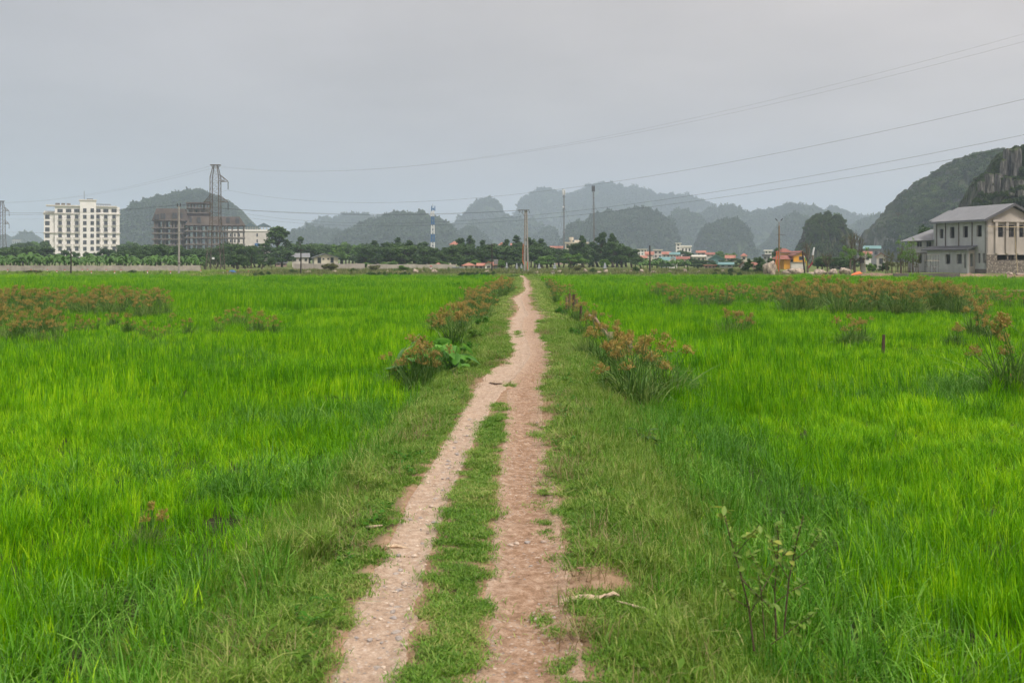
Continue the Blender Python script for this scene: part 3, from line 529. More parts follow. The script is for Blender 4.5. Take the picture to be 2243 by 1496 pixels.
ROCK = rockmat('wooded_limestone', (0.042, 0.062, 0.024), (0.13, 0.125, 0.11), (0.34, 0.32, 0.28), 1.0)
ROCKN = rockmat('bare_limestone', (0.05, 0.06, 0.026), (0.17, 0.165, 0.15), (0.31, 0.295, 0.27), 3.2, 0.47)
CRAG = rockmat('grey_crag', (0.045, 0.065, 0.022), (0.11, 0.105, 0.095), (0.22, 0.21, 0.19), 5.0, 0.46)
PILLAR = rockmat('bare_pinnacle', (0.06, 0.075, 0.03), (0.13, 0.125, 0.115), (0.27, 0.255, 0.235), 9.0, 0.62)
def hill(label, prof, Y, depth, seed, nbush, bsize, amp=4.0, near=False, nu=150, nv=60, p=2.3, cover=-0.15, mat=None):
    prof = np.array(prof, float); X = XW(prof[:,0], Y); Z = ZW(prof[:,1], Y)
    X = np.concatenate([[X[0] - 0.004*Y], X, [X[-1] + 0.004*Y]]); Z = np.concatenate([[-3], Z, [-3]])
    u = np.linspace(X[0], X[-1], nu); zt = np.interp(u, X, Z); zt = zt + ((0.0026 if near else 0.0014) * Y * fbm(u * (110 if near else 60) / Y * 4, seed * 3.3, 0, seed, 5, 0.65)) * (zt > 5)
    ncl = nv // 3; v = np.concatenate([-np.sin(np.linspace(np.pi/2, 0, nv - ncl))[:-1], np.linspace(0, 1, ncl + 1)])
    hv = np.power(np.maximum(0, 1 - np.abs(v)**p), 0.6); D = depth * (0.3 + 0.7 * np.sqrt(np.clip(zt / zt.max(), 0, 1)))
    PXm = np.repeat(u[:,None], len(v), 1); PYm = Y + v[None,:] * D[:,None]; PZm = (zt[:,None] + 3) * hv[None,:] - 3
    w = np.minimum(1, np.abs(v) * 3)[None,:] * np.minimum(1, np.maximum(PZm, 0) / (0.15 * zt.max()) + 0.3)
    sc1 = 1.0 / (amp * 8)
    n1 = fbm(PXm * sc1, PYm * sc1, PZm * sc1 * 0.45, seed + 5, 5, 0.55); n2 = fbm(PXm * sc1 * 5, PYm * sc1 * 5, PZm * sc1 * 1.5, seed + 9, 4, 0.6)
    dsp = amp * (1.1 * n1 - 0.9 * np.abs(n2)) * w
    PYm = PYm + np.where(v[None,:] <= 0, -1, 1) * dsp; PXm = PXm + 0.5 * amp * n2 * w; PZm = PZm + 0.35 * amp * n1 * w * (PZm > 0)
    n, m = PXm.shape; idx = np.arange(n * m).reshape(n, m); Q = np.stack([idx[:-1,:-1], idx[1:,:-1], idx[1:,1:], idx[:-1,1:]], -1).reshape(-1, 4)
    P = np.stack([PXm, PYm, PZm], -1)
    o = tag(obj('hill', np_mesh('hill', P, Q, [mat or (ROCKN if near else ROCK)], smooth=not near)), label, kind='structure')
    # scrub and small trees clinging to it
    q = P[:-1,:-1].reshape(-1, 3); e1 = (P[1:,:-1] - P[:-1,:-1]).reshape(-1, 3); e2 = (P[:-1,1:] - P[:-1,:-1]).reshape(-1, 3)
    nn = np.cross(e1, e2); ar = np.linalg.norm(nn, axis=1); nz = np.abs(nn[:,2]) / (ar + 1e-9); vv = np.repeat(v[None,:-1], n-1, 0).ravel()
    msk = fbm(q[:,0] / (bsize*9), q[:,1] / (bsize*9), q[:,2] / (bsize*7), seed + 20, 3)
    wt = ar * (q[:,2] > 1) * (vv < 0.25) * np.clip((nz - 0.10) * 2.2 + (msk - cover) * 1.2, 0, 1.5)
    k = R.choice(len(q), nbush, p=wt / wt.sum()); pt = q[k] + e1[k] * R.uniform(0, 1, (nbush, 1)) + e2[k] * R.uniform(0, 1, (nbush, 1))
    s = bsize * R.uniform(0.5, 1.25, nbush) * np.where(vv[k] > -0.2, 0.5 if near else 0.26, 1.0); pt[:,2] -= 0.35 * s; S = np.column_stack([s * R.uniform(0.8, 1.2, nbush), s, s * R.uniform(0.7, 1.25, nbush)])
    scatter('hill_vegetation', pt, np.column_stack([np.zeros(nbush), np.zeros(nbush), R.uniform(0, 6.28, nbush)]), S, R.integers(0, 4, nbush), BUSHN if near else BUSH, None, o)
    return o
hill('distant broad massif, the palest and highest skyline in the middle', [(1118,484),(1128,470),(1135,455),(1145,440),(1160,430),(1185,422),(1200,421),(1220,426),(1232,431),(1250,431),(1268,429),(1280,418),(1300,410),(1330,409),(1350,412),(1380,415),(1400,421),(1425,432),(1440,437),(1470,435),(1500,436),(1525,444),(1545,455),(1557,461),(1600,500)], 2700, 340, 1, 2600, 9, 14)
hill('pale sugarloaf peak standing alone in the distance', [(985,505),(1000,495),(1015,480),(1030,470),(1045,455),(1060,444),(1072,441),(1080,444),(1088,452),(1093,462),(1098,474),(1106,484),(1125,500)], 2250, 180, 2, 700, 10, 8)
hill('pale hill with a flat knob on top behind the low tree belt', [(640,521),(660,513),(680,504),(700,495),(740,483),(760,478),(783,475),(815,478),(830,484),(850,486),(880,500),(900,520)], 2300, 240, 3, 1000, 10, 8)
hill('long lumpy ridge right of the middle', [(1500,500),(1520,485),(1535,472),(1550,463),(1570,459),(1585,458),(1600,462),(1618,471),(1640,466),(1650,463),(1665,468),(1680,467),(1700,458),(1715,453),(1725,455),(1735,459),(1755,457),(1765,460),(1775,466),(1785,477),(1800,490),(1830,505),(1860,520)], 1950, 230, 4, 1700, 8, 8)
hill('faint rise behind the rocky knoll on the right', [(1780,500),(1792,480),(1800,466),(1808,462),(1816,466),(1826,473),(1842,474),(1860,484),(1880,481),(1920,473),(1950,469),(1975,470),(2010,480),(2040,500)], 2300, 240, 5, 900, 10, 8)
hill('low wooded rise just left of the big right-hand hill', [(1858,505),(1870,496),(1890,486),(1905,477),(1925,478),(1945,480),(1975,490),(2000,520)], 1600, 150, 6, 700, 7, 6)
hill('low wooded ridge in front of the sugarloaf peak', [(1020,525),(1030,500),(1036,491),(1048,489),(1060,492),(1080,489),(1100,484),(1112,482),(1130,488),(1150,487),(1165,490),(1180,500),(1195,515)], 1900, 170, 7, 900, 8, 6)
hill('flat-topped hill left of the round dome', [(1448,505),(1455,489),(1465,479),(1475,472),(1490,470),(1505,471),(1515,480),(1525,491),(1545,520)], 1650, 130, 8, 700, 7, 6)
hill('low bumpy hill behind the grey gabled house', [(630,522),(645,517),(665,515),(690,510),(705,504),(715,506),(725,509),(740,507),(752,509),(762,516),(775,523),(790,535)], 1500, 130, 9, 700, 6.5, 5)
hill('dark rounded hill behind the blue and white tower', [(755,532),(770,519),(790,506),(812,498),(838,490),(870,481),(900,478),(930,479),(945,482),(960,490),(980,501),(995,512),(1003,526)], 1300, 170, 10, 1500, 6.5, 6)
hill('small dark knoll between the rounded hill and the sugarloaf', [(1000,530),(1010,515),(1020,508),(1035,506),(1045,511),(1055,518),(1066,532)], 1450, 70, 11, 400, 6, 4)
hill('small round knoll left of the streaked cliff hill', [(1172,535),(1178,516),(1190,505),(1200,500),(1210,507),(1216,520),(1220,535)], 1600, 70, 12, 350, 6.5, 4)
hill('dim hill shoulder right of the double street lamp', [(1640,555),(1665,546),(1690,530),(1702,515),(1706,500),(1715,486),(1735,479),(1755,484),(1770,495),(1785,520)], 1400, 100, 13, 800, 6, 5)
hill('broad dark hill behind the unfinished building', [(262,538),(272,524),(285,515),(298,507),(304,490),(312,473),(322,461),(335,452),(350,440),(368,433),(385,440),(395,437),(405,431),(425,426),(450,425),(470,432),(490,440),(505,448),(520,462),(535,479),(543,490),(548,520),(552,545)], 1250, 160, 14, 1700, 5.4, 6)
hill('dark hill with pale streaked cliffs behind the village', [(1228,545),(1236,528),(1245,500),(1258,493),(1268,496),(1280,492),(1295,483),(1315,474),(1345,470),(1365,465),(1385,468),(1420,470),(1435,478),(1448,489),(1457,502),(1463,520),(1468,548)], 1250, 120, 15, 1300, 5, 6, p=2.9, cover=0.12)
hill('small round dome hill behind the village', [(1528,555),(1532,530),(1534,514),(1541,502),(1550,498),(1560,497),(1575,489),(1590,487),(1605,489),(1613,495),(1622,506),(1629,520),(1634,545)], 1150, 70, 16, 700, 4.6, 4, p=2.7)
hill('tiny hazy knoll left of the white hotel', [(45,535),(52,522),(60,514),(70,513),(79,517),(86,530)], 1800, 60, 17, 200, 7, 4)
hill('tiny pointed hazy hill by the frame edge on the left', [(5,538),(12,524),(20,517),(27,528),(32,538)], 2000, 60, 18, 150, 7, 4)
hill('steep wooded rocky hillside rising behind the grey house', [(1926,565),(1929,535),(1935,515),(1940,497),(1953,487),(1964,476),(1974,456),(1984,441),(1995,431),(2010,421),(2029,411),(2032,400),(2050,393),(2062,385),(2070,377),(2085,372),(2095,360),(2115,350),(2135,343),(2150,340),(2165,335),(2180,338),(2195,339),(2210,337),(2243,332),(2300,322),(2400,345),(2480,420),(2540,540)], 560, 80, 19, 4200, 2.5, 5.5, True, 360, 140, 2.3, 0.0)
hill('grey and green rocky knoll beside the leaning painted tree', [(1735,562),(1748,540),(1756,524),(1762,505),(1770,491),(1780,484),(1785,474),(1795,469),(1810,469),(1818,475),(1830,472),(1840,479),(1847,488),(1855,500),(1861,515),(1866,535),(1869,562)], 430, 14, 20, 520, 1.25, 2.0, True, 220, 110, 2.8, 0.15)
CRAGHILL = hill('blocky limestone crag towering over the grey house roof', [(2118,520),(2128,490),(2136,470),(2141,440),(2146,408),(2150,398),(2156,396),(2157,384),(2176,381),(2178,392),(2181,380),(2192,383),(2195,366),(2199,345),(2206,331),(2217,327),(2219,333),(2225,327),(2238,328),(2243,334),(2290,332),(2340,372),(2390,420),(2450,520)], 240, 20, 21, 1000, 1.1, 2.0, True, 340, 150, 3.0, 0.05, CRAG)

# ------------------------------------------------------------------ haze: the air itself
def build_haze():
    me = MB().box(-5400, 5400, -300, 6200, -8, 330).mesh('haze', [])
    m, nt, N, L, out = _nodes('hazy_air'); v = N.new('ShaderNodeVolumePrincipled'); v.inputs['Color'].default_value = (0.68, 0.81, 1.0, 1); v.inputs['Density'].default_value = 0.00037
    v.inputs['Anisotropy'].default_value = 0.1; L.new(v.outputs[0], out.inputs['Volume']); me.materials.clear(); me.materials.append(m)
    tag(obj('haze', me), 'grey humid haze hanging over the whole plain', kind='stuff')
build_haze()
# ------------------------------------------------------------------ buildings
class Face:
    """a building front: origin O, direction angle; turns photo pixels into along-the-wall metres and heights above the base"""
    def __init__(s, ox, oy, zb, ang=0.0): s.o = (ox, oy); s.zb = zb; s.a = ang; s.c, s.s = math.cos(ang), math.sin(ang)
    def t(s, px, dy=0.0):
        k = (px - CX) / F; ox, oy = s.o[0] - dy * s.s, s.o[1] + dy * s.c
        return (k * oy - ox) / (s.c - k * s.s)
    def z(s, px, py, dy=0.0): return CAMZ + (HY - py) / F * (s.o[1] + dy * s.c + s.s * s.t(px, dy)) - s.zb
    def root(s, name, label, cat, group=None): return thing(name, label, cat, (s.o[0], s.o[1], s.zb), s.a, group)
def wall_holes(mb, u0, u1, z0, z1, holes, y0, y1, m=0):
    """a wall slab from y0 (outside) to y1 with rectangular openings through it"""
    us = sorted({u0, u1, *[h[i] for h in holes for i in (0, 1)]}); zs = sorted({z0, z1, *[h[i] for h in holes for i in (2, 3)]})
    us = [u for u in us if u0 <= u <= u1]; zs = [z for z in zs if z0 <= z <= z1]
    hol = lambda i, j: any(h[0] <= (us[i]+us[i+1])/2 <= h[1] and h[2] <= (zs[j]+zs[j+1])/2 <= h[3] for h in holes)
    sol = lambda i, j: 0 <= i < len(us)-1 and 0 <= j < len(zs)-1 and not hol(i, j)
    for i in range(len(us)-1):
        for j in range(len(zs)-1):
            if not sol(i, j): continue
            a, b, c, d = us[i], us[i+1], zs[j], zs[j+1]
            mb.add([(a,y0,c),(b,y0,c),(b,y0,d),(a,y0,d)], [(0,1,2,3)], m); mb.add([(a,y1,c),(b,y1,c),(b,y1,d),(a,y1,d)], [(3,2,1,0)], m)
            if not sol(i-1, j): mb.add([(a,y0,c),(a,y0,d),(a,y1,d),(a,y1,c)], [(0,1,2,3)], m)
            if not sol(i+1, j): mb.add([(b,y0,c),(b,y1,c),(b,y1,d),(b,y0,d)], [(0,1,2,3)], m)
            if not sol(i, j-1): mb.add([(a,y0,c),(a,y1,c),(b,y1,c),(b,y0,c)], [(0,1,2,3)], m)
            if not sol(i, j+1): mb.add([(a,y0,d),(b,y0,d),(b,y1,d),(a,y1,d)], [(0,1,2,3)], m)
    return mb
def window_mesh(w, h, mats, depth=0.12, bars=1):
    mb = MB(); f = 0.07 * min(w, h) + 0.03
    mb.box(-w/2, w/2, -depth, 0.02, 0, f, 0); mb.box(-w/2, w/2, -depth, 0.02, h-f, h, 0); mb.box(-w/2, -w/2+f, -depth, 0.02, f, h-f, 0); mb.box(w/2-f, w/2, -depth, 0.02, f, h-f, 0)
    for i in range(bars):
        x = -w/2 + w*(i+1)/(bars+1); mb.box(x-f*0.35, x+f*0.35, -depth*0.8, 0, f, h-f, 0)
    mb.box(-w/2+f, w/2-f, -0.05, 0.015, f, h-f, 1); return mb.mesh('window', mats)
# ---- white hotel
def hotel():
    Y = 520.0; f = Face(XW(120, Y), Y, 0.3, 0.42); W = f.t(262) ; top = f.z(200, 453); t = f.root('hotel', 'white many-storey hotel with balconies and a raised centre block', 'hotel')
    D = 15.0; xs, xe = f.t(175), f.t(210.5)
    MB().box(0, W, 0, D, 0, top).build('wall', M['white'], t)
    MB().box(xs, xe, -1.1, 6.0, 0.01, f.z(190, 440)).build('centre_block', M['white'], t)
    sw = MB(); sx = f.t(96.5, 5.0); sw.box(sx, -0.02, 2.2, D + 1, 0, f.z(100, 462)); sw.build('side_wing', M['white'], t)
    for py, ov in ((468.5, 0.5), (510.5, 0.6)):
        z = f.z(200, py); MB().box(-0.35, W + 0.35, -ov, D, z - 0.3, z + 0.3).build('cornice', M['trim'], t)
        MB().box(sx - 0.4, 0.05, 1.7, D, z - 0.25, z + 0.25).build('cornice', M['trim'], t)
    for a, b, z, ov in ((f.t(101, 2), xs - 0.02, top, 0.8), (xe + 0.02, f.t(256.5), top, 0.8), (xs - 0.3, xe + 0.3, f.z(190, 440), 1.5)): MB().box(a, b, -ov, D * 0.6, z + 0.005, z + 0.55).build('roof_cornice', M['trim'], t)
    for px in (143, 160, 221, 241): MB().box(f.t(px) - 0.25, f.t(px) + 0.25, -0.16, 0.1, 0, f.z(px, 469)).build('pilaster', M['white'], t)
    rows = [461.6, 475.8, 489.4, 503.4, 517.0, 531.4, 545.6, 559.5]; cols = [131.6, 150.2, 168.2, 185.8, 202, 214.6, 231.8, 249.8]
    wm = window_mesh(1.75, 2.15, [M['frame_grey'], M['glass']], 0.14, 1); wt = window_mesh(2.6, 1.9, [M['frame_grey'], M['glass']], 0.14, 2)
    rl = MB(); rl.box(-1.15, 1.15, -0.75, 0.0, -0.15, 0.0, 0)
    for k in range(9): rl.box(-1.1 + k*0.265, -1.05 + k*0.265, -0.74, -0.69, 0, 0.95, 1)
    rl.box(-1.13, 1.13, -0.76, -0.68, 0.95, 1.03, 1); rl.box(-1.13, -1.06, -0.68, 0, 0.9, 1.0, 1); rl.box(1.06, 1.13, -0.68, 0, 0.9, 1.0, 1); rlm = rl.mesh('balcony', [M['trim'], M['rail']])
    pp = MB().box(-1.35, 1.35, -0.6, 0.0, -0.25, 0.75).box(-1.45, 1.45, -0.68, -0.001, 0.75, 0.9).mesh('parapet_balcony', [M['trim']])
    for i, cx in enumerate(cols):
        yf = -1.1 if 3 <= i <= 4 else 0.0
        for j, ry in enumerate(rows):
            big = (j == 0 and i not in (3, 4)); x, z = f.t(cx, yf), f.z(cx, ry) - 1.0
            obj('window', wt if big else wm, t, (x, yf, z))
            if not (3 <= i <= 4):
                if 1 <= j <= 3: obj('balcony', rlm, t, (x, yf - 0.12, z - 0.05))
                elif 5 <= j <= 6 : obj('parapet_balcony', pp, t, (x, yf - 0.12, z + 2.75))
    ws = window_mesh(0.75, 2.2, [M['frame_grey'], M['glass']], 0.12, 0)
    for px in (100.5, 103.6, 107):
        for ry in rows[1:]: obj('window', ws, t, (f.t(px, 2.2), 2.2, f.z(px, ry, 2.2) - 1.0))
    rt = [MB().tube([(0,0,0),(0,0,1.4)], 0.8, 10)]
    for px, w in ((126, 2.2), (138.5, 1.8), (150.5, 2.0)): MB().box(f.t(px) - w/2, f.t(px) + w/2, 3.0, 5.0, top + 0.5, top + 1.7).build('roof_plant_box', M['concrete'], t)
    pg = MB(); x0, x1 = f.t(211.5), f.t(243); z0 = top + 0.5
    for k in range(9): pg.box(x0 + (x1-x0)*k/8 - 0.1, x0 + (x1-x0)*k/8 + 0.1, 2, 2.25, z0, z0 + 0.9)
    pg.box(x0, x1, 1.9, 6, z0 + 0.9, z0 + 1.15); pg.build('roof_pergola', M['frame_grey'], t)
    MB().tube([(f.t(184.5), 1, f.z(190, 440)), (f.t(184.5), 1, f.z(184.5, 419))], 0.1, 5).build('roof_mast', M['rail'], t)
    tk = MB()
    for k in range(4): tk.tube([(f.t(192 + k*3.4), 2, f.z(190, 440) + 0.5), (f.t(192 + k*3.4), 2, f.z(190, 440) + 1.2)], 0.36, 8)
    tk.build('roof_tanks', M['steel'], t)
hotel()
# ---- unfinished concrete building with mansard roofs
def skeleton():
    Y = 440.0; f = Face(XW(409, Y), Y, 0.3, 0.27); t = f.root('unfinished_building', 'bare concrete building frame with brown mansard roofs behind the pylon', 'building')
    def wing(xa, xb, dy, dep, slabs, cols, roof_b, roof_t, inset, dorm):
        a, b = f.t(xa, dy), f.t(xb, dy); zb = [f.z((xa+xb)/2, s, dy) for s in slabs]
        for z in zb[1:]: MB().box(a - 0.9, b + 0.4, dy - 0.9, dy + dep, z - 0.28, z + 0.28).build('floor_slab', M['concrete'], t)
        for c in cols:
            u = f.t(c, dy)
            for k, yy in enumerate((0.0, dep*0.5, dep - 0.8)): MB().box(u - 0.32, u + 0.32, dy + yy + 0.02*k, dy + yy + 0.6, 0, zb[0]).build('column', M['concrete'], t)
        z0, z1 = zb[0], f.z((xa+xb)/2, roof_t, dy); i = inset; r = MB()
        A = [(a-0.9, dy-0.9, z0), (b+0.6, dy-0.9, z0), (b+0.6, dy+dep, z0), (a-0.9, dy+dep, z0)]; B = [(a-0.9+i, dy-0.9+i*0.6, z1), (b+0.6-i, dy-0.9+i*0.6, z1), (b+0.6-i, dy+dep-i*0.6, z1), (a-0.9+i, dy+dep-i*0.6, z1)]
        r.add(A + B, [(3,2,1,0),(4,5,6,7),(0,1,5,4),(1,2,6,5),(2,3,7,6),(3,0,4,7)]); rf = r.build('mansard_roof', M['mansard'], t)
        for px, py in dorm:
            u = f.t(px, dy); zz = f.z(px, py, dy); g = (zz - z0) / (z1 - z0) * i * 0.6; MB().box(u - 0.42, u + 0.42, dy - 1.1 + g - 0.15, dy + g, zz - 0.2, zz + 2.1).build('dormer_shade_box', M['rail'], rf)  # solid dark box, its colour standing for the shade inside the dormer
    wing(337.5, 411, -3, 15, [484, 499.5, 511.5, 524.5, 537, 550], [338.6, 344.6, 356, 362, 374.6, 381, 388.6, 397, 402], 484, 457, 1.8, [(341, 480), (347, 480), (354.5, 478.5), (360.5, 478.5), (380, 477), (386, 477), (398, 476.5)])
    wing(409, 535, -6.5, 16, [494.4, 506.8, 521, 535.5, 549], [411.5, 424, 433.5, 439, 450.5, 464.5, 474, 481.5, 491.5, 497.5, 508.5, 521.5, 534], 494.4, 474.6, 2.6, [(418, 486), (434, 487), (437.5, 487), (484, 487.5), (498, 487.5), (501, 487.5), (518.5, 488), (522.5, 488)])
    a, b = f.t(409.5, 0), f.t(460.6, 0); z0, z1, z2, z3 = f.z(430, 476), f.z(430, 468), f.z(430, 457.5), f.z(430, 446.5)
    MB().box(a, b, 0.2, 10, z0 - 1, z1).build('upper_storey', M['mansard'], t); MB().box(a - 0.4, b + 0.4, -0.4, 10, z1 + 0.001, z1 + 0.5).build('floor_slab', M['concrete'], t)
    MB().box(a + 0.5, b - 0.5, 3, 9.5, z1 + 0.5, z2).build('back_wall', M['cement_warm'], t); MB().box(a - 0.3, b + 0.3, -0.3, 10, z2 + 0.001, z2 + 0.45).build('floor_slab', M['concrete'], t)
    for k in range(8):
        u = a + (b - a) * k / 7
        MB().box(u - 0.22, u + 0.22, 0.1, 0.5, z2 + 0.45, z3).build('column', M['concrete'], t); MB().box(u - 0.22, u + 0.22, 9, 9.4, z2 + 0.45, z3).build('column', M['concrete'], t)
        if k % 2 == 0: MB().box(u - 0.25, u + 0.25, -0.1, 0.35, z1 + 0.5, z2).build('column', M['concrete'], t)
    MB().box(a - 0.4, b + 0.5, -0.4, 10, z3, z3 + 0.6).build('roof_slab', M['mansard'], t)
    MB().box(f.t(429, -0.2), f.t(431, -0.2), 2.9, 3.2, z1 + 0.5, z2 - 0.3).build('opening_shade_box', M['rail'], t)  # no hole here: dark block painted as the shaded inside of an opening
skeleton()
def pavilion_block():
    Y = 520.0; f = Face(XW(496, Y), Y, 0.3, 0.27); t = f.root('roof_terrace_building', 'plain white block with two blue gabled roof pavilions beside the unfinished building', 'building')
    W = f.t(591.5); zt = f.z(560, 507); MB().box(0, W, 0, 14, 0, zt).build('wall', M['offwhite'], t); MB().box(-0.3, W + 0.3, -0.35, 14, zt + 0.001, zt + 0.9).build('parapet', M['white'], t)
    for a, b in ((535.5, 560.6), (562, 593)):
        u0, u1 = f.t(a), f.t(b); z0, z1 = f.z(560, 496.5), f.z(560, 488.6); p = MB().prism([(u0-0.3, z0), (u1+0.3, z0), ((u0+u1)/2, z1)], -0.6, 9).build('pavilion_roof', M['roofblue'], t)
        for k in range(5): MB().box(u0 + 0.3 + (u1-u0-0.6)*k/4 - 0.14, u0 + 0.3 + (u1-u0-0.6)*k/4 + 0.14, 0.1, 0.4, zt + 0.9, z0).build('pavilion_post', M['offwhite'], t)
    wm = window_mesh(0.75, 1.7, [M['frame_grey'], M['glass']], 0.12, 0)
    for px in (505, 514.5, 524, 563.3):
        for py in (514.5, 527.5): obj('window', wm, t, (f.t(px), 0, f.z(px, py) - 1.0))
    MB().box(f.t(558), f.t(568), -0.25, -0.01, f.z(560, 540), f.z(560, 533)).build('blue_sheet', M['bluepaint'], t)
pavilion_block()
# ---- small houses
def house(label, x0, x1, yb, ye, yr, Y, wall, roof, kind='gable', depth=6.0, wins=2, wy=0.45, over=0.35, zb=0.3, group=None, door=False, floors=1, ang=None):
    """x0..x1 wall pixels, ye eave, yr ridge, yb visible foot; kind: gable (ridge along the front), front (gable end to us), hip, shed, flat"""
    ang = -math.atan(((x0 + x1) / 2 - CX) / F) if ang is None else ang; f = Face(XW(x0, Y), Y, zb, ang); W = f.t(x1); h = f.z((x0+x1)/2, ye); rz = f.z((x0+x1)/2, yr); zb_ = max(0.0, f.z((x0+x1)/2, yb)); t = f.root('house', label, 'house', group)
    if kind == 'front':
        mb = MB().prism([(0, 0), (W, 0), (W, h), (W/2, rz - 0.08), (0, h)], 0, depth); mb.build('wall', wall, t)
        r = MB(); e = over; sl = (rz - h) / (W/2); th = 0.14
        for s in (0, 1):
            p = [(-e, h - e*sl), (W/2, rz), (W/2, rz + th), (-e, h - e*sl + th)]; p = p if s == 0 else [(W - x, z) for x, z in p][::-1]
            r.prism(p, -e, depth + e)
        rf = r.build('roof', roof, t)
    else:
        MB().box(0, W, 0, depth, 0, h).build('wall', wall, t); e = over; r = MB()
        if kind == 'gable':
            A = [(-e, -e, h), (W+e, -e, h), (W+e, depth+e, h), (-e, depth+e, h), (-e, depth/2, rz), (W+e, depth/2, rz)]; r.add(A, [(0,1,5,4), (2,3,4,5), (1,2,5), (3,0,4), (3,2,1,0)])
        elif kind == 'hip':
            i = min(W, depth) * 0.42; A = [(-e, -e, h), (W+e, -e, h), (W+e, depth+e, h), (-e, depth+e, h), (i, depth/2, rz), (W-i if W-i > i else i+0.1, depth/2, rz)]; r.add(A, [(0,1,5,4), (2,3,4,5), (1,2,5), (3,0,4), (3,2,1,0)])
        elif kind == 'shed':
            A = [(-e, -e, h), (W+e, -e, h), (W+e, depth+e, rz), (-e, depth+e, rz)]; A += [(x, y, z + 0.12) for x, y, z in A]; r.add(A, [(3,2,1,0),(4,5,6,7),(0,1,5,4),(1,2,6,5),(2,3,7,6),(3,0,4,7)])
        else: r.box(-e, W+e, -e, depth+e, h + 0.001, max(rz, h + 0.15))
        rf = r.build('roof', roof, t)
    for k in range(floors):
        hh = (h - zb_) / floors; ww = min(1.1, W / (wins * 1.9 + 0.4)); wm = window_mesh(ww, min(1.3, hh * 0.5), [M['frame_grey'], M['glass']], 0.08, 1)
        for i in range(wins): obj('window', wm, t, (W * (i + 0.5) / wins, 0, zb_ + hh * (k + wy) - min(1.3, hh*0.5) * 0.3))
    if door: MB().box(W*0.5 - 0.45, W*0.5 + 0.45, -0.06, 0.02, zb_, zb_ + 1.9).build('door', M['frame_grey'], t)
    return t, f
def grey_gable_houses():
    house('grey roofed house half hidden by trees left of the cream gable', 640, 676, 576, 564, 554.5, 248, M['offwhite'], M['roofgrey'], 'gable', 7, 3)
    Y = 232.0; f = Face(XW(688, Y), Y, 0.3, 0.0); t = f.root('house', 'cream gable-ended house with long grey roof behind the low grey wall', 'house')
    W = f.t(740); h = f.z(714, 565); rz = f.z(714, 556.5); zb = 0; D = 9.0; sk = -2.2   # the house is seen a little from its left side
    MB().prism([(0, 0), (W, 0), (W, h), (W*0.47, rz - 0.1), (0, h)], 0, 0.25).build('gable_wall', M['cream'], t)
    MB().add([(0,0.1,0),(sk,D,0),(sk,D,h),(0,0.1,h)], [(0,1,2,3)]).add([(W,0.1,0),(W+sk,D,0),(W+sk,D,h),(W,0.1,h)], [(3,2,1,0)]).build('side_wall', M['greywall'], t)
    r = MB(); a = [(-0.45,-0.45,h-0.12),(W*0.47,-0.45,rz),(W+0.45,-0.45,h-0.12)]; b = [(x+sk, D+0.3, z) for x, y, z in a]; up = lambda L: [(x,y,z+0.15) for x,y,z in L]
    r.add(a + b + up(a) + up(b), [(0,1,4,3),(1,2,5,4),(9,10,7,6),(10,11,8,7),(6,7,1,0),(7,8,2,1),(0,3,9,6),(5,2,8,11)]); r.build('roof', M['roofgrey'], t)
    for px, py, w, hh in ((699.5, 570.5, 0.9, 1.4), (727.5, 570, 0.8, 1.3), (708.5, 567.5, 0.45, 0.4), (719, 567.5, 0.45, 0.4)): obj('window', window_mesh(w, hh, [M['frame_grey'], M['glass']], 0.06, 0), t, (f.t(px), 0, f.z(px, py) - hh/2))
grey_gable_houses()
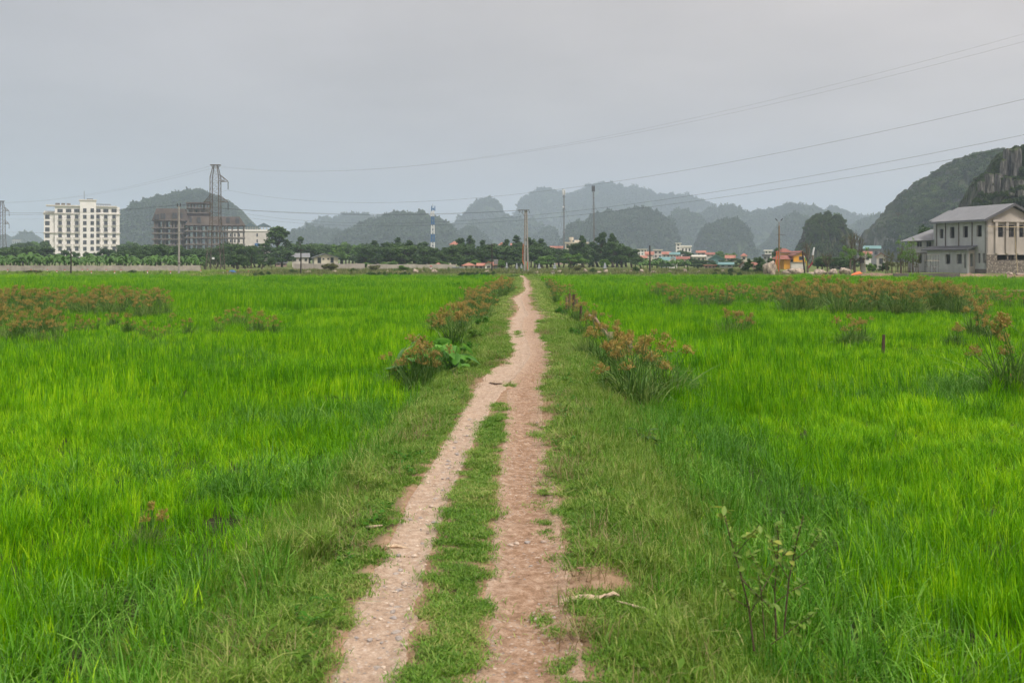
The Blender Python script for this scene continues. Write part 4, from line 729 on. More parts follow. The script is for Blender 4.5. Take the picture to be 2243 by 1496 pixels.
def village():
    W, C, G, P, B, O = M['white'], M['cream'], M['greywall'], M['pink'], M['paleblue'], M['offwhite']; RR, RB, RT, RC, RG = M['roofred'], M['roofbrown'], M['roofteal'], M['roofcream'], M['roofgrey']
    H = house
    H('small white house with red roof beside the dark pole, gable end pale', 1062, 1078, 590, 580.5, 574, 190, W, RR, 'front', 5, 1)
    H('cream side annex with red roof joined to the small white house', 1079, 1093.5, 590, 580.5, 574.2, 191.5, C, RR, 'gable', 4, 1, door=True)
    H('low house with faded red roof among shrubs left of the small white house', 1014, 1040, 588, 582, 576, 200, W, RR, 'hip', 5, 2)
    H('grey walled shed with pinkish roof between two small white houses', 1047, 1060, 590, 582.5, 576.5, 203, G, RR, 'gable', 4, 1)
    H('pinkish hip-roofed shrine house by the long low wall', 952, 968, 588, 583, 576, 205, P, RR, 'hip', 4, 1)
    H('red roofed house poking above the dark trees left of the sugarloaf', 985, 1007, 545, 536, 528.5, 330, C, RR, 'hip', 7, 2)
    H('red roofed house above the trees left of the twin concrete poles', 1093, 1106, 545, 537, 531, 330, O, RR, 'hip', 6, 1)
    H('pale two-storey house behind trees left of the twin concrete poles', 1120, 1144, 548, 537.5, 532.5, 335, O, RR, 'gable', 7, 3)
    H('house with red awning deep among the dark trees', 958, 974, 562, 556, 551, 262, O, RR, 'gable', 5, 2)
    H('long red roof above the trees left of the grey mast', 1206, 1232, 550, 543.5, 539, 330, P, RR, 'gable', 7, 2)
    t, f = H('pale flat-roofed block with a round rooftop tank among the trees', 1238, 1288, 545, 533, 530.5, 345, C, C, 'flat', 8, 5)
    z = f.z(1250, 531); MB().tube([(f.t(1251), 2, z), (f.t(1251), 2, z + 0.7)], 0.45, 8).tube([(f.t(1251), 2, z + 0.7), (f.t(1251), 2, z + 1.8)], [0.8, 0.8], 12).build('rooftop_tank', M['cream'], t)
    MB().box(f.t(1258), f.t(1275), 2, 6, z, z + 0.8).build('rooftop_room', C, t)
    H('white stacked house at the left end of the village', 1397, 1417, 560, 547, 545.5, 400, W, RC, 'flat', 8, 3, floors=2)
    H('cream house with orange-red roof left of the thick dark pole', 1414, 1431, 562, 558.5, 551, 360, C, RR, 'gable', 6, 2)
    H('pale tall house with flat roof right of the thick dark pole', 1432, 1450, 566, 549, 546.5, 370, O, RC, 'flat', 7, 2, floors=2)
    H('low house with orange roof in front of the village trees', 1395, 1416, 568, 565.5, 560, 300, P, RR, 'gable', 6, 2)
    H('cream house with bright red roof beside the pale tower house', 1451, 1468, 565, 557.5, 551.5, 350, C, RR, 'gable', 6, 2)
    t, f = H('white tower house, the tallest in the village', 1480.5, 1491, 555, 533.5, 532.5, 430, W, W, 'flat', 6, 1, floors=3)
    H('white terraced house joined to the tower house', 1492, 1514, 555, 541, 538, 432, W, W, 'flat', 7, 3)
    H('long low building with teal roof below the white tower house', 1468, 1488, 566, 558, 552.5, 340, C, RT, 'gable', 8, 3)
    H('pale blue walled house with grey-teal roof behind banana plants', 1446, 1477, 580, 571, 563, 240, B, RT, 'gable', 6, 3)
    H('small white gabled house with cream roof edge', 1464, 1483, 584, 573.5, 568.5, 215, W, RC, 'front', 5, 2, door=True)
    H('house with long dark red roof in the middle of the village', 1479, 1509, 575, 568, 562, 262, C, RB, 'gable', 6, 3)
    H('grey house with pinkish red roof right of the white terrace', 1526, 1545, 562, 554, 549, 380, G, RR, 'gable', 7, 2)
    H('low maroon roofed house beside the pinkish roof', 1547, 1565, 562, 558, 553, 360, O, RB, 'gable', 6, 2)
    H('cream flat shed roof in front of the maroon roof', 1517, 1545, 575, 563, 559.5, 290, C, RC, 'shed', 7, 3)
    H('big teal gabled shed in the village', 1551, 1586, 575, 568.5, 559, 270, RT, RT, 'front', 9, 2)
    H('red roofed house right of the teal shed', 1590, 1609, 572, 566, 559, 300, O, RR, 'gable', 6, 2)
    H('small cream house with an orange peaked roof', 1623, 1636, 572, 561, 555, 310, C, RR, 'hip', 5, 1)
    H('low teal sheet roof behind the boulders', 1576, 1605, 586, 580.5, 576, 205, G, RT, 'shed', 5, 2)
    H('small brown gabled hut half hidden by the young trees', 1622, 1636, 588, 581.5, 575, 200, G, RB, 'front', 4, 1)
    H('orange roofed hut just right of the brown gabled hut', 1648, 1657, 588, 581, 575, 205, P, RR, 'gable', 4, 1)
    H('long pinkish garden wall house below the teal shed', 1543, 1567, 590, 582, 580.5, 212, P, M['roofred'], 'flat', 3, 3)
    H('white house at the right end of the village', 1675, 1690, 562, 550, 547.5, 330, W, W, 'flat', 6, 2, floors=2)
    H('grey house with dark flat roof below the white end house', 1672, 1687, 580, 561, 557.5, 270, G, M['roofdark'], 'flat', 6, 2, floors=2)
    H('small grey house with bright red roof right of the transformer post', 1920, 1940, 588, 562, 555, 205, O, RR, 'front', 5, 1, wy=0.5)
    H('pink roofed house behind the spreading tree on the right', 1893, 1908, 575, 557.5, 550.5, 250, W, RR, 'gable', 6, 1)
    H('large dark shed with green sheet roof under the hillside', 1892, 1928, 565, 545, 538, 330, M['frame_grey'], RT, 'gable', 12, 2)
    H('pale concrete house near the far hills on the left', 27, 45, 545, 527, 526, 900, M['paleblue'], O, 'flat', 10, 4, floors=2)
    H('low house with pink wall at the foot of the tall leafy tree', 604, 628, 582, 577, 572, 260, P, RG, 'gable', 5, 2)
    H('long grey sheet-roofed market shed behind the boulders', 1819, 1868, 592, 584, 578, 190, G, M['roofgrey'], 'shed', 7, 4)
village()
def yellow_house():
    Y = 195.0; f = Face(XW(1717.5, Y), Y, 0.3, 0.0); t = f.root('house', 'bright yellow house with brown tiled roofs behind the street lamp', 'house')
    x1, x2 = f.t(1736.5), f.t(1761.5); hl, hr, rm = f.z(1730, 568), f.z(1750, 560), f.z(1750, 552.5)
    MB().box(0, x1, 0, 6, 0, hl).build('low_wing_wall', M['yellow'], t); MB().prism([(x1 + 0.002, 0), (x2, 0), (x2, hr), ((x1+x2)/2 + 0.5, rm), (x1 + 0.002, hr)], -0.6, 6).build('gable_wall', M['yellow'], t)
    r = MB(); r.add([(-1.4,-0.5,hl),(x1,-0.5,hl),(x1,3,f.z(1730,559)),(-0.3,3,f.z(1730,559)),(-1.4,6,hl)], [(0,1,2,3),(0,3,4)]).build('low_wing_roof', M['roofbrown'], t)
    e = 0.35; pk = ((x1+x2)/2 + 0.5, rm + 0.1); r = MB()
    for s in (-1, 1):
        xe = x1 - e if s < 0 else x2 + e; ze = hr - 0.15; P = [(xe, ze), pk, (pk[0], pk[1] + 0.14), (xe, ze + 0.14)]; r.prism(P if s < 0 else P[::-1], -0.95, 6.3)
    r.build('gable_roof', M['roofbrown'], t)
    xa, xb = f.t(1720), f.t(1747); r = MB(); z0, z1 = f.z(1733, 552.5), f.z(1733, 543.5); r.add([(xa,3,z0),(xb,3,z0),(xb,8,z0),(xa,8,z0),((xa+xb)/2-0.3,5.5,z1),((xa+xb)/2+0.3,5.5,z1)], [(0,1,5,4),(1,2,5),(2,3,4,5),(3,0,4),(3,2,1,0)]); r.build('rear_hip_roof', M['roofbrown'], t)
    MB().box(xa + 0.4, xb - 0.4, 3.5, 7.5, hl - 0.5, z0 - 0.001).build('rear_wall', M['yellow'], t)
    obj('window', window_mesh(0.75, 0.75, [M['frame_grey'], M['glass']], 0.06, 1), t, (f.t(1752.3), -0.6, f.z(1752, 570))); obj('window', window_mesh(0.5, 0.5, [M['frame_grey'], M['glass']], 0.06, 0), t, (f.t(1734), 0, f.z(1734, 574.5)))
    MB().box(f.t(1728.5), x2 - 0.3, -1.6, -0.7, 0, f.z(1745, 575)).build('white_lean_to', M['offwhite'], t); MB().box(f.t(1728), x2, -1.75, -0.62, f.z(1745, 575) + 0.001, f.z(1745, 574)).build('lean_to_roof', M['frame_grey'], t)
yellow_house()
# ---- grey house under construction
def stonemat():
    m, nt, N, L, out = _nodes('rubble_stone_facing'); b = N.new('ShaderNodeBsdfPrincipled'); L.new(b.outputs[0], out.inputs[0]); p = _pos(N)
    v = N.new('ShaderNodeTexVoronoi'); v.inputs['Scale'].default_value = 4.2; L.new(p, v.inputs['Vector']); v2 = N.new('ShaderNodeTexVoronoi'); v2.feature = 'DISTANCE_TO_EDGE'; v2.inputs['Scale'].default_value = 4.2; L.new(p, v2.inputs['Vector'])
    c = _ramp(N, L, v.outputs['Color'], [(0.2, (0.17, 0.14, 0.115)), (0.5, (0.27, 0.225, 0.18)), (0.8, (0.38, 0.33, 0.27))]); e = _ramp(N, L, v2.outputs[0], [(0.03, (0, 0, 0)), (0.09, (1, 1, 1))])
    L.new(_mixc(N, L, e, (0.13, 0.11, 0.095), c), b.inputs['Base Color']); b.inputs['Roughness'].default_value = 0.95
    bn = N.new('ShaderNodeBump'); bn.inputs['Distance'].default_value = 0.06; L.new(e, bn.inputs['Height']); L.new(bn.outputs[0], b.inputs['Normal']); return m
M['stone'] = stonemat()
def grey_house():
    zb = 0.6; C = (61.0, 128.0); ang = math.atan2(0.23, 0.97)
    f = Face(C[0], C[1], zb, ang)                                   # gable front; local +y runs back along the long side
    t = f.root('house_under_construction', 'grey two-storey concrete house under construction with grey gable roof', 'house')
    ca, sa = f.c, f.s; Lg = 10.05; W = 7.7; H = f.z(2160, 481)
    side = Face(C[0], C[1], zb, math.pi/2 + ang)                    # the long left side; t grows away from the camera
    def sz(px, py): return side.z(px, py)
    hol = []
    for a, b, y0, y1 in ((2058, 2066.2, 522.3, 501.8), (2080.3, 2090.8, 521.8, 497.6), (2109.6, 2120, 520.6, 495.8), (2139.2, 2150.2, 519, 494)): hol.append((side.t(b), side.t(a), sz((a+b)/2, y0), sz((a+b)/2, y1)))
    for a, b in ((2142, 2147.2), (2152.6, 2157.4)): hol.append((side.t(b), side.t(a), sz(a, 576.6), sz(a, 555.3)))
    mb = wall_holes(MB(), 0.0, Lg, 0, H, hol, 0, 0.25)              # in (u along side, y outwards) then turned: side u -> local y, side y -> local x
    w = MB(); w.v = [(y, u, z) for (u, y, z) in mb.v]; w.f = [tuple(reversed(q)) for q in mb.f]; w.m = mb.m; w.build('side_wall', M['cement'], t)
    # gable front: stone plinth with wide openings, cement above with piers
    zs = f.z(2163, 558); zh0, zh1 = f.z(2195, 570), f.z(2195, 558.6)
    h1 = [(f.t(2183.4), f.t(2206), zh0, zh1), (f.t(2207.8), f.t(2222), zh0, zh1), (f.t(2224), f.t(2246), zh0, zh1)]
    wall_holes(MB(), 0.0, W, 0, zs, h1, -0.06, 0.3).build('stone_plinth', M['stone'], t)
    z0, z1 = f.z(2190, 519.5), f.z(2190, 493.3); h2 = [(f.t(a), f.t(b), z0, z1) for a, b in ((2184.2, 2198), (2207, 2221.5), (2229, 2242.5))]
    rz = f.z(2216, 450.5) - 0.15
    wall_holes(MB(), 0.0, W, zs + 0.001, H, h2, 0.0, 0.28).build('front_wall', M['cement_warm'], t)
    MB().prism([(0, H + 0.001), (W, H + 0.001), (W/2, rz)], 0.0, 0.28).build('gable', M['cement_warm'], t)
    MB().box(-0.005, W, -0.10, 0.02, zs - 0.02, zs + 0.16).build('ledge', M['cement_warm'], t)
    zt = f.z(2190, 486.5)
    for px in (2180.6, 2204, 2226.8): MB().box(f.t(px) - 0.19, f.t(px) + 0.19, -0.24, -0.001, zs + 0.16, zt).build('pier', M['cement_warm'], t)
    lt = MB().box(f.t(2173), W, -0.3, -0.001, zt + 0.001, zt + 0.1); lt.box(f.t(2173), W, -0.22, -0.002, zt + 0.1, zt + 0.3); lt.build('lintel_band', M['cement_warm'], t)
    for a, b, zz0, zz1 in h2:
        g = MB()
        for k in range(4): g.box(a + (b-a)*(k+0.5)/4 - 0.02, a + (b-a)*(k+0.5)/4 + 0.02, 0.1, 0.14, zz0, zz1)
        g.box(a, b, 0.09, 0.15, zz0 + 0.62, zz0 + 0.68); g.build('window_grille', M['rail'], t)
    MB().box(0.3, W, Lg - 0.25, Lg, 0, H).box(W - 0.25, W, 0.3, Lg - 0.26, 0, H).build('rear_walls', M['cement'], t)
    MB().box(0.26, W - 0.26, 0.31, Lg - 0.26, 3.3, 3.55).build('floor_slab', M['concrete'], t); MB().box(W*0.5, W*0.5+0.2, 0.31, Lg - 0.26, 0, H - 0.1).build('inner_wall', M['concrete'], t)
    MB().box(-0.045, -0.001, 0.002, Lg, 0.0, 0.55).build('cement_skirt', M['concrete'], t)
    # roof: two slopes with overhang
    ov, e = 0.55, 0.5; sl = (rz + 0.2 - H) / (W/2); r = MB()
    for s in (0, 1):
        P = [(-ov, H - ov*sl + 0.12), (W/2, rz + 0.25), (W/2, rz + 0.42), (-ov, H - ov*sl + 0.29)]; P = P if s == 0 else [(W - x, z) for x, z in P][::-1]
        r.prism(P, -e, Lg + 0.4)
    rf = r.build('roof', M['roofgrey'], t)
    b = MB(); th = 0.06
    for s in (0, 1):
        P = [(-ov - 0.02, H - ov*sl - 0.02), (W/2, rz + 0.1), (W/2, rz + 0.44), (-ov - 0.02, H - ov*sl + 0.32)]; P = P if s == 0 else [(W - x, z) for x, z in P][::-1]
        b.prism(P, -e - th, -e - 0.002)
    b.build('barge_board', M['roofdark'], rf)
    MB().box(-ov - 0.1, -ov - 0.005, -e, Lg + 0.4, H - ov*sl - 0.0, H - ov*sl + 0.14).build('gutter', M['roofgrey'], rf)
    for px in (2052, 2071.5, 2100.5, 2129.7): u = side.t(px); MB().box(-0.09, -0.002, u - 0.06, u + 0.06, f.z(2160, 545) + 0.1, H - 0.02).build('downpipe', M['concrete'], t)
    # second roof pitch rising behind
    yb = Lg + 0.45; r = MB(); x0, x1 = 0.5, 3.7; zA, zB = H + 0.25, H + 1.75
    r.add([(x0, yb, zA), (x1, yb + 1.0, zB), (x1, yb + 1.8, zB), (x0, yb + 1.8, zA), (x0, yb, zA-0.18), (x1, yb + 1.0, zB-0.18), (x1, yb + 1.8, zB-0.18), (x0, yb + 1.8, zA-0.18)], [(0,1,2,3),(7,6,5,4),(0,4,5,1),(1,5,6,2),(2,6,7,3),(3,7,4,0)]).build('rear_roof', M['roofgrey'], t)
    MB().box(1.2, 4.0, yb + 0.2, yb + 1.7, 0, H + 0.3).build('rear_block', M['cement'], t)
    # lower lean-to along the far part of the side
    u0, u1 = side.t(2136), Lg + 0.4; d = 1.15; hp = f.z(2160, 545) - 0.15
    g = lambda px, py: (Face(C[0] - d*ca, C[1] - d*sa, zb, math.pi/2 + ang).t(px), Face(C[0] - d*ca, C[1] - d*sa, zb, math.pi/2 + ang).z(px, py))
    hl = []
    for a, b, y0, y1 in ((2070.6, 2081.6, 578.3, 557.6), (2095.2, 2106.5, 578, 557.2), (2111.5, 2115.8, 588, 556.8)): ta, tb = g(b, y0)[0], g(a, y0)[0]; hl.append((ta, tb, g(a, y0)[1], g(a, y1)[1]))
    mb = wall_holes(MB(), u0, u1, 0, hp, hl, 0, 0.22); w = MB(); w.v = [(-d + y, u, z) for (u, y, z) in mb.v]; w.f = [tuple(reversed(q)) for q in mb.f]; w.m = mb.m; w.build('lean_to_wall', M['cement'], t)
    wall_holes(MB(), -d + 0.23, -0.05, 0, hp, [(-0.75, -0.25, 0.9, hp - 0.5)], u0, u0 + 0.2).build('lean_to_end_wall', M['cement_warm'], t)
    rr = MB(); a = [(-d - 0.5, u0 - 0.5, hp - 0.05), (-0.1, u0 - 0.5, hp + 0.42), (-0.1, u1 + 0.5, hp + 0.42), (-d - 0.5, u1 + 0.5, hp - 0.05)]; rr.add(a + [(x, y, z + 0.16) for x, y, z in a], [(3,2,1,0),(4,5,6,7),(0,1,5,4),(1,2,6,5),(2,3,7,6),(3,0,4,7)]); rr.build('lean_to_roof', M['roofdark'], t)
    # bamboo scaffolding
    s = tag(MB().tube([(f.t(2218.5), -0.9, -0.1), (f.t(2215.5), -0.5, f.z(2216, 503))], 0.05, 6).build('bamboo_pole', M['bamboo_pale']), 'upright bamboo prop leaning on the front of the grey house', 'pole'); s.matrix_world = Matrix.Translation((C[0], C[1], zb)) @ Matrix.Rotation(ang, 4, 'Z')
    s = tag(MB().tube([(f.t(2158.5), -0.45, f.z(2160, 496.5)), (W + 1, -0.42, f.z(2230, 499))], 0.05, 6).build('bamboo_pole', M['bamboo_pale']), 'level bamboo pole across the upper windows of the grey house', 'pole'); s.matrix_world = Matrix.Translation((C[0], C[1], zb)) @ Matrix.Rotation(ang, 4, 'Z')
    # left wing, its own hipped roof
    f2 = Face(XW(2004, 141), 141, zb, -0.22); t2 = f2.root('unfinished_wing_house', 'smaller grey cement house with hipped roof behind the scaffold', 'house')
    Wd = f2.t(2056); h = f2.z(2030, 527.5); hol = [(f2.t(a), f2.t(b), f2.z(a, y0), f2.z(a, y1)) for a, b, y0, y1 in ((2009, 2013.6, 541, 529.8), (2014.6, 2019, 541, 529.8), (2029.6, 2034.4, 540.5, 529.3), (2035.4, 2039.8, 540.5, 529.3), (2012, 2019.4, 577, 557.5), (2028.3, 2037, 577, 557.5), (2043, 2048.5, 577, 557.5))]
    wall_holes(MB(), 0, Wd, 0, h, hol, 0, 0.22).build('front_wall', M['cement'], t2); MB().box(0, 0.2, 0.23, 6, 0, h).box(0.21, Wd, 5.8, 6, 0, h).box(Wd - 0.2, Wd, 0.23, 5.79, 0, h).build('outer_walls', M['cement'], t2)
    MB().box(-0.1, Wd, -0.12, -0.002, f2.z(2030, 556), f2.z(2030, 554)).build('string_course', M['concrete'], t2); MB().box(0.21, Wd - 0.21, 0.23, 5.79, 3.0, 3.2).build('floor_slab', M['concrete'], t2)
    rz2 = f2.z(2035, 502); A = [(-1.2,-0.6,h-0.05),(Wd+0.1,-0.6,h+0.1),(Wd+0.1,6.5,h+0.1),(-1.2,6.5,h-0.05),(2.6,2.8,rz2),(Wd+0.1,2.8,rz2+0.1)]; MB().add(A, [(0,1,5,4),(2,3,4,5),(1,2,5),(3,0,4),(3,2,1,0)]).build('roof', M['roofgrey'], t2)
    # steel scaffold in front of the wing
    f3 = Face(XW(2032, 133), 133, zb, 0); s = f3.root('scaffold', 'pale tubular scaffold standing against the smaller grey house', 'scaffold'); wx = f3.t(2056); zt = f3.z(2040, 558)
    for x in (0, wx/2, wx):
        for y in (0, 0.9): MB().tube([(x, y, 0), (x, y, zt)], 0.03, 5).build('upright', M['steel'], s)
    for z in (zt*0.33, zt*0.66, zt):
        for y in (0, 0.9): MB().tube([(-0.1, y, z), (wx + 0.1, y, z)], 0.025, 5).build('ledger', M['steel'], s)
    for a, b in ((0, wx/2), (wx/2, wx)): MB().tube([(a, -0.04, 0.05), (b, -0.04, zt*0.66)], 0.022, 5).build('brace', M['steel'], s); MB().tube([(b, 0.94, 0.05), (a, 0.94, zt*0.66)], 0.022, 5).build('brace', M['steel'], s)
    MB().box(-0.1, wx + 0.1, 0.05, 0.85, zt*0.66 + 0.03, zt*0.66 + 0.07).build('deck_board', M['bamboo_pale'], s)
    # low cement wall at the field edge
    f4 = Face(XW(1958, 113.8), 113.8, 0.25, 0.0); lw = MB().box(0, f4.t(2103), 0, 0.25, -0.1, f4.z(2030, 599.2)).build('low_wall', M['concrete']); lw.location = (f4.o[0], f4.o[1], 0.25); tag(lw, 'low grey block wall along the paddy edge below the grey house', 'wall')
grey_house()
# ---- garden and boundary walls
def long_wall(label, xa, ya, xb, yb, Y, h, m, seg):
    f = Face(XW(xa, Y), Y, 0.3, 0); t = f.root('boundary_wall', label, 'wall'); W = f.t(xb); n = seg
    for k in range(n):
        u0, u1 = W*k/n, W*(k+1)/n; dz = 0.05 * math.sin(k*2.1); MB().box(u0 + 0.11, u1 - 0.11, 0, 0.18, -0.2, h + dz).build('wall_panel', m, t)
        MB().box(u0 - 0.1, u0 + 0.1, -0.05, 0.23, -0.2, h + 0.08 + dz).build('pillar', m, t)
long_wall('long pale concrete wall in front of the banana plants on the left', -60, 0, 440, 0, 158, 1.06, M['oldwall'], 26)
long_wall('grey block wall running in front of the cream gable house', 644, 0, 800, 0, 168, 1.30, M['cement_warm'], 8)
long_wall('pinkish grey wall behind boulders, continuing to the small white houses', 806, 0, 1000, 0, 182, 1.1, M['cement_warm'], 9)
# ------------------------------------------------------------------ pylons, masts, poles, wires
def make_pylon(label, x, Y, k, zb):
    H = 20.3; t = thing('pylon', label, 'pylon', (XW(x, Y), Y, zb), 0.0, 'lattice pylons carrying the high line', k)
    prof = [(0, 1.45), (9.9, 0.84), (17.9, 0.82), (20.2, 0.36)]; hw = lambda z: float(np.interp(z, [p[0] for p in prof], [p[1] for p in prof]))
    zs = [0, 2.6, 5.0, 7.1, 8.7, 9.9] + [9.9 + 1.15*i for i in range(1, 7)] + [17.9, 19.1, 20.2]; cs = ((-1,-1),(1,-1),(1,1),(-1,1))
    for sx, sy in cs:
        m = MB()
        for a, b in zip(prof[:-1], prof[1:]): m.bar((sx*a[1], sy*a[1], a[0]), (sx*b[1], sy*b[1], b[0]), 0.11)
        m.build('leg', M['steel_dark'], t)
    for f in range(4):
        m = MB(); (ax, ay), (bx, by) = cs[f], cs[(f+1) % 4]
        for i, (z0, z1) in enumerate(zip(zs[:-1], zs[1:])):
            h0, h1 = hw(z0), hw(z1); m.bar((ax*h0, ay*h0, z0), (bx*h1, by*h1, z1), 0.032); m.bar((bx*h0, by*h0, z0), (ax*h1, ay*h1, z1), 0.032)
            if i > 4: m.bar((ax*h1, ay*h1, z1), (bx*h1, by*h1, z1), 0.03)
        m.build('lattice_side', M['steel_dark'], t)
    def arm(s, z, L, hang):
        m = MB(); h = hw(z); tip = (s*L, 0, z)
        for y in (-h, h): m.bar((s*h, y, z), tip, 0.1); m.bar((s*h, y, z + 1.25), tip, 0.08); m.bar((s*h, y, z+0.6), (s*(h + (L-h)*0.5), y*0.5, z), 0.05); m.bar((s*(h + (L-h)*0.5), y*0.5, z), (s*(h+(L-h)*0.5), y*0.5, z + 0.62), 0.05)
        a = m.build('arm', M['steel_dark'], t)
        if hang:
            i = MB(); i.tube([(s*L, 0, z), (s*L, 0, z - 1.6)], 0.04, 6)
            for q in range(10): i.tube([(s*L, 0, z - 0.15 - q*0.14), (s*L, 0, z - 0.21 - q*0.14)], 0.11, 8)
            i.build('insulator', M['rail'], a)
    arm(1, 17.1, 2.45, True); arm(1, 13.1, 2.45, True); arm(-1, 13.1, 2.25, True)
    MB().box(-0.95, 0.95, -0.4, 0.4, 20.2, 20.35).bar((-0.95, 0, 20.28), (-0.36, 0, 19.5), 0.06).bar((0.95, 0, 20.28), (0.36, 0, 19.5), 0.06).build('top_crossarm', M['steel_dark'], t)
    MB().box(-0.25, 0.25, -1.55, -1.5, 2.0, 2.4).build('warning_plate', M['whitepaint'], t)
    return t
make_pylon('lattice steel pylon standing in front of the unfinished building', 472, 193, 1.0, 0.3)
make_pylon('smaller distant pylon cut off by the left frame edge', 3, 305, 0.97, 0.3)
def wire(name, label, pts, r, group, n=40):
    """parabola through three points given as (px, py, Y) or world vectors; runs on past the last by ext"""
    A, B, C, ext = pts; A, B, C = [p if isinstance(p, Vector) else PX(*p) for p in (A, B, C)]
    L = (Vector((C.x, C.y)) - Vector((A.x, A.y))); l2 = L.length_squared; tb = (Vector((B.x, B.y)) - Vector((A.x, A.y))).dot(L) / l2
    M3 = np.array([[0, 0, 1], [tb*tb, tb, 1], [1, 1, 1]]); q = np.linalg.solve(M3, np.array([A.z, B.z, C.z])); P = []
    for i in range(n + 1):
        t = ext * i / n; P.append((A.x + L.x*t, A.y + L.y*t, q[0]*t*t + q[1]*t + q[2]))
    return tag(MB().tube(P, r, 5).build(name, M['wire'], None, True), label, 'wire', group)
def wires():
    g = 'wires of the high line'
    def span(lab, s, mid, end, r=0.0105):
        S = PX(s[0], s[1], 193); E = PX(end[0], end[1], end[2]); k = (mid[0] - CX) / F; L = E - S; t = (k*S.y - S.x) / (L.x - k*L.y); Ym = S.y + L.y*t
        wire('power_line', lab, (S, PX(mid[0], mid[1], Ym), E, 1.45), r, g)
    span('topmost thin line crossing the sky from the pylon top', (482, 364), (1150, 331), (2243, 75, 75), 0.006)
    span('second thin line just below the topmost one', (461, 364), (1150, 334), (2243, 92, 77), 0.006)
    span('wire climbing rightwards from the pylon upper arm', (499, 417), (1300, 405), (2243, 218, 75))
    span('upper of the two lowest wires crossing in front of the masts', (499, 461.5), (1500, 431), (2243, 296, 75))
    span('lowest wire of the high line, passing behind the twin poles', (446.5, 461.5), (1500, 444), (2243, 320, 78))
    for i, (s, e, lab) in enumerate((((461, 364), (-3, 444), 'faint earth wire dropping left from the pylon top'), ((482, 364), (8, 444), 'second faint earth wire dropping left from the pylon top'), ((499, 417), (19.6, 480), 'wire from the upper pylon arm passing behind the white hotel roof'), ((446, 461.5), (-14, 508), 'wire from the left pylon arm crossing the hotel front'), ((499, 461.5), (19.6, 508), 'wire from the lower right pylon arm crossing the hotel front'))):
        S, E = PX(s[0], s[1], 193), PX(e[0], e[1], 305); Mi = (S + E) / 2; Mi.z -= 1.8; wire('power_line', lab, (S, Mi, E, 1.0), 0.010, g)
    for dx, lab in ((-3, 'front wire from the insulator pole to the twin concrete poles'), (4, 'rear wire from the insulator pole to the twin concrete poles')):
        S = PX(392 + dx, 449, 135); E = PX(1137 + (6 if dx > 0 else 0), 461, 141); Mi = PX(850, 470 + dx*0.25, 138); wire('pole_line', lab, (S, Mi, E, 1.0), 0.013, 'wires between the roadside poles')
    for dx, lab in ((-3, 'wire running left out of the frame from the insulator pole, upper'), (4, 'wire running left out of the frame from the insulator pole, lower')):
        S = PX(392 + dx, 449, 135); wire('pole_line', lab, (S, PX(200, 464 + dx*0.4, 134), PX(-40, 468 + dx*0.5, 133), 1.1), 0.012, 'wires between the roadside poles')
    wire('pole_line', 'sagging dark cable from the crossbar pole to the pole by the small houses', (PX(658, 547, 136), PX(880, 568, 138), PX(1077, 548, 142), 1.0), 0.015, 'wires between the roadside poles')
wires()
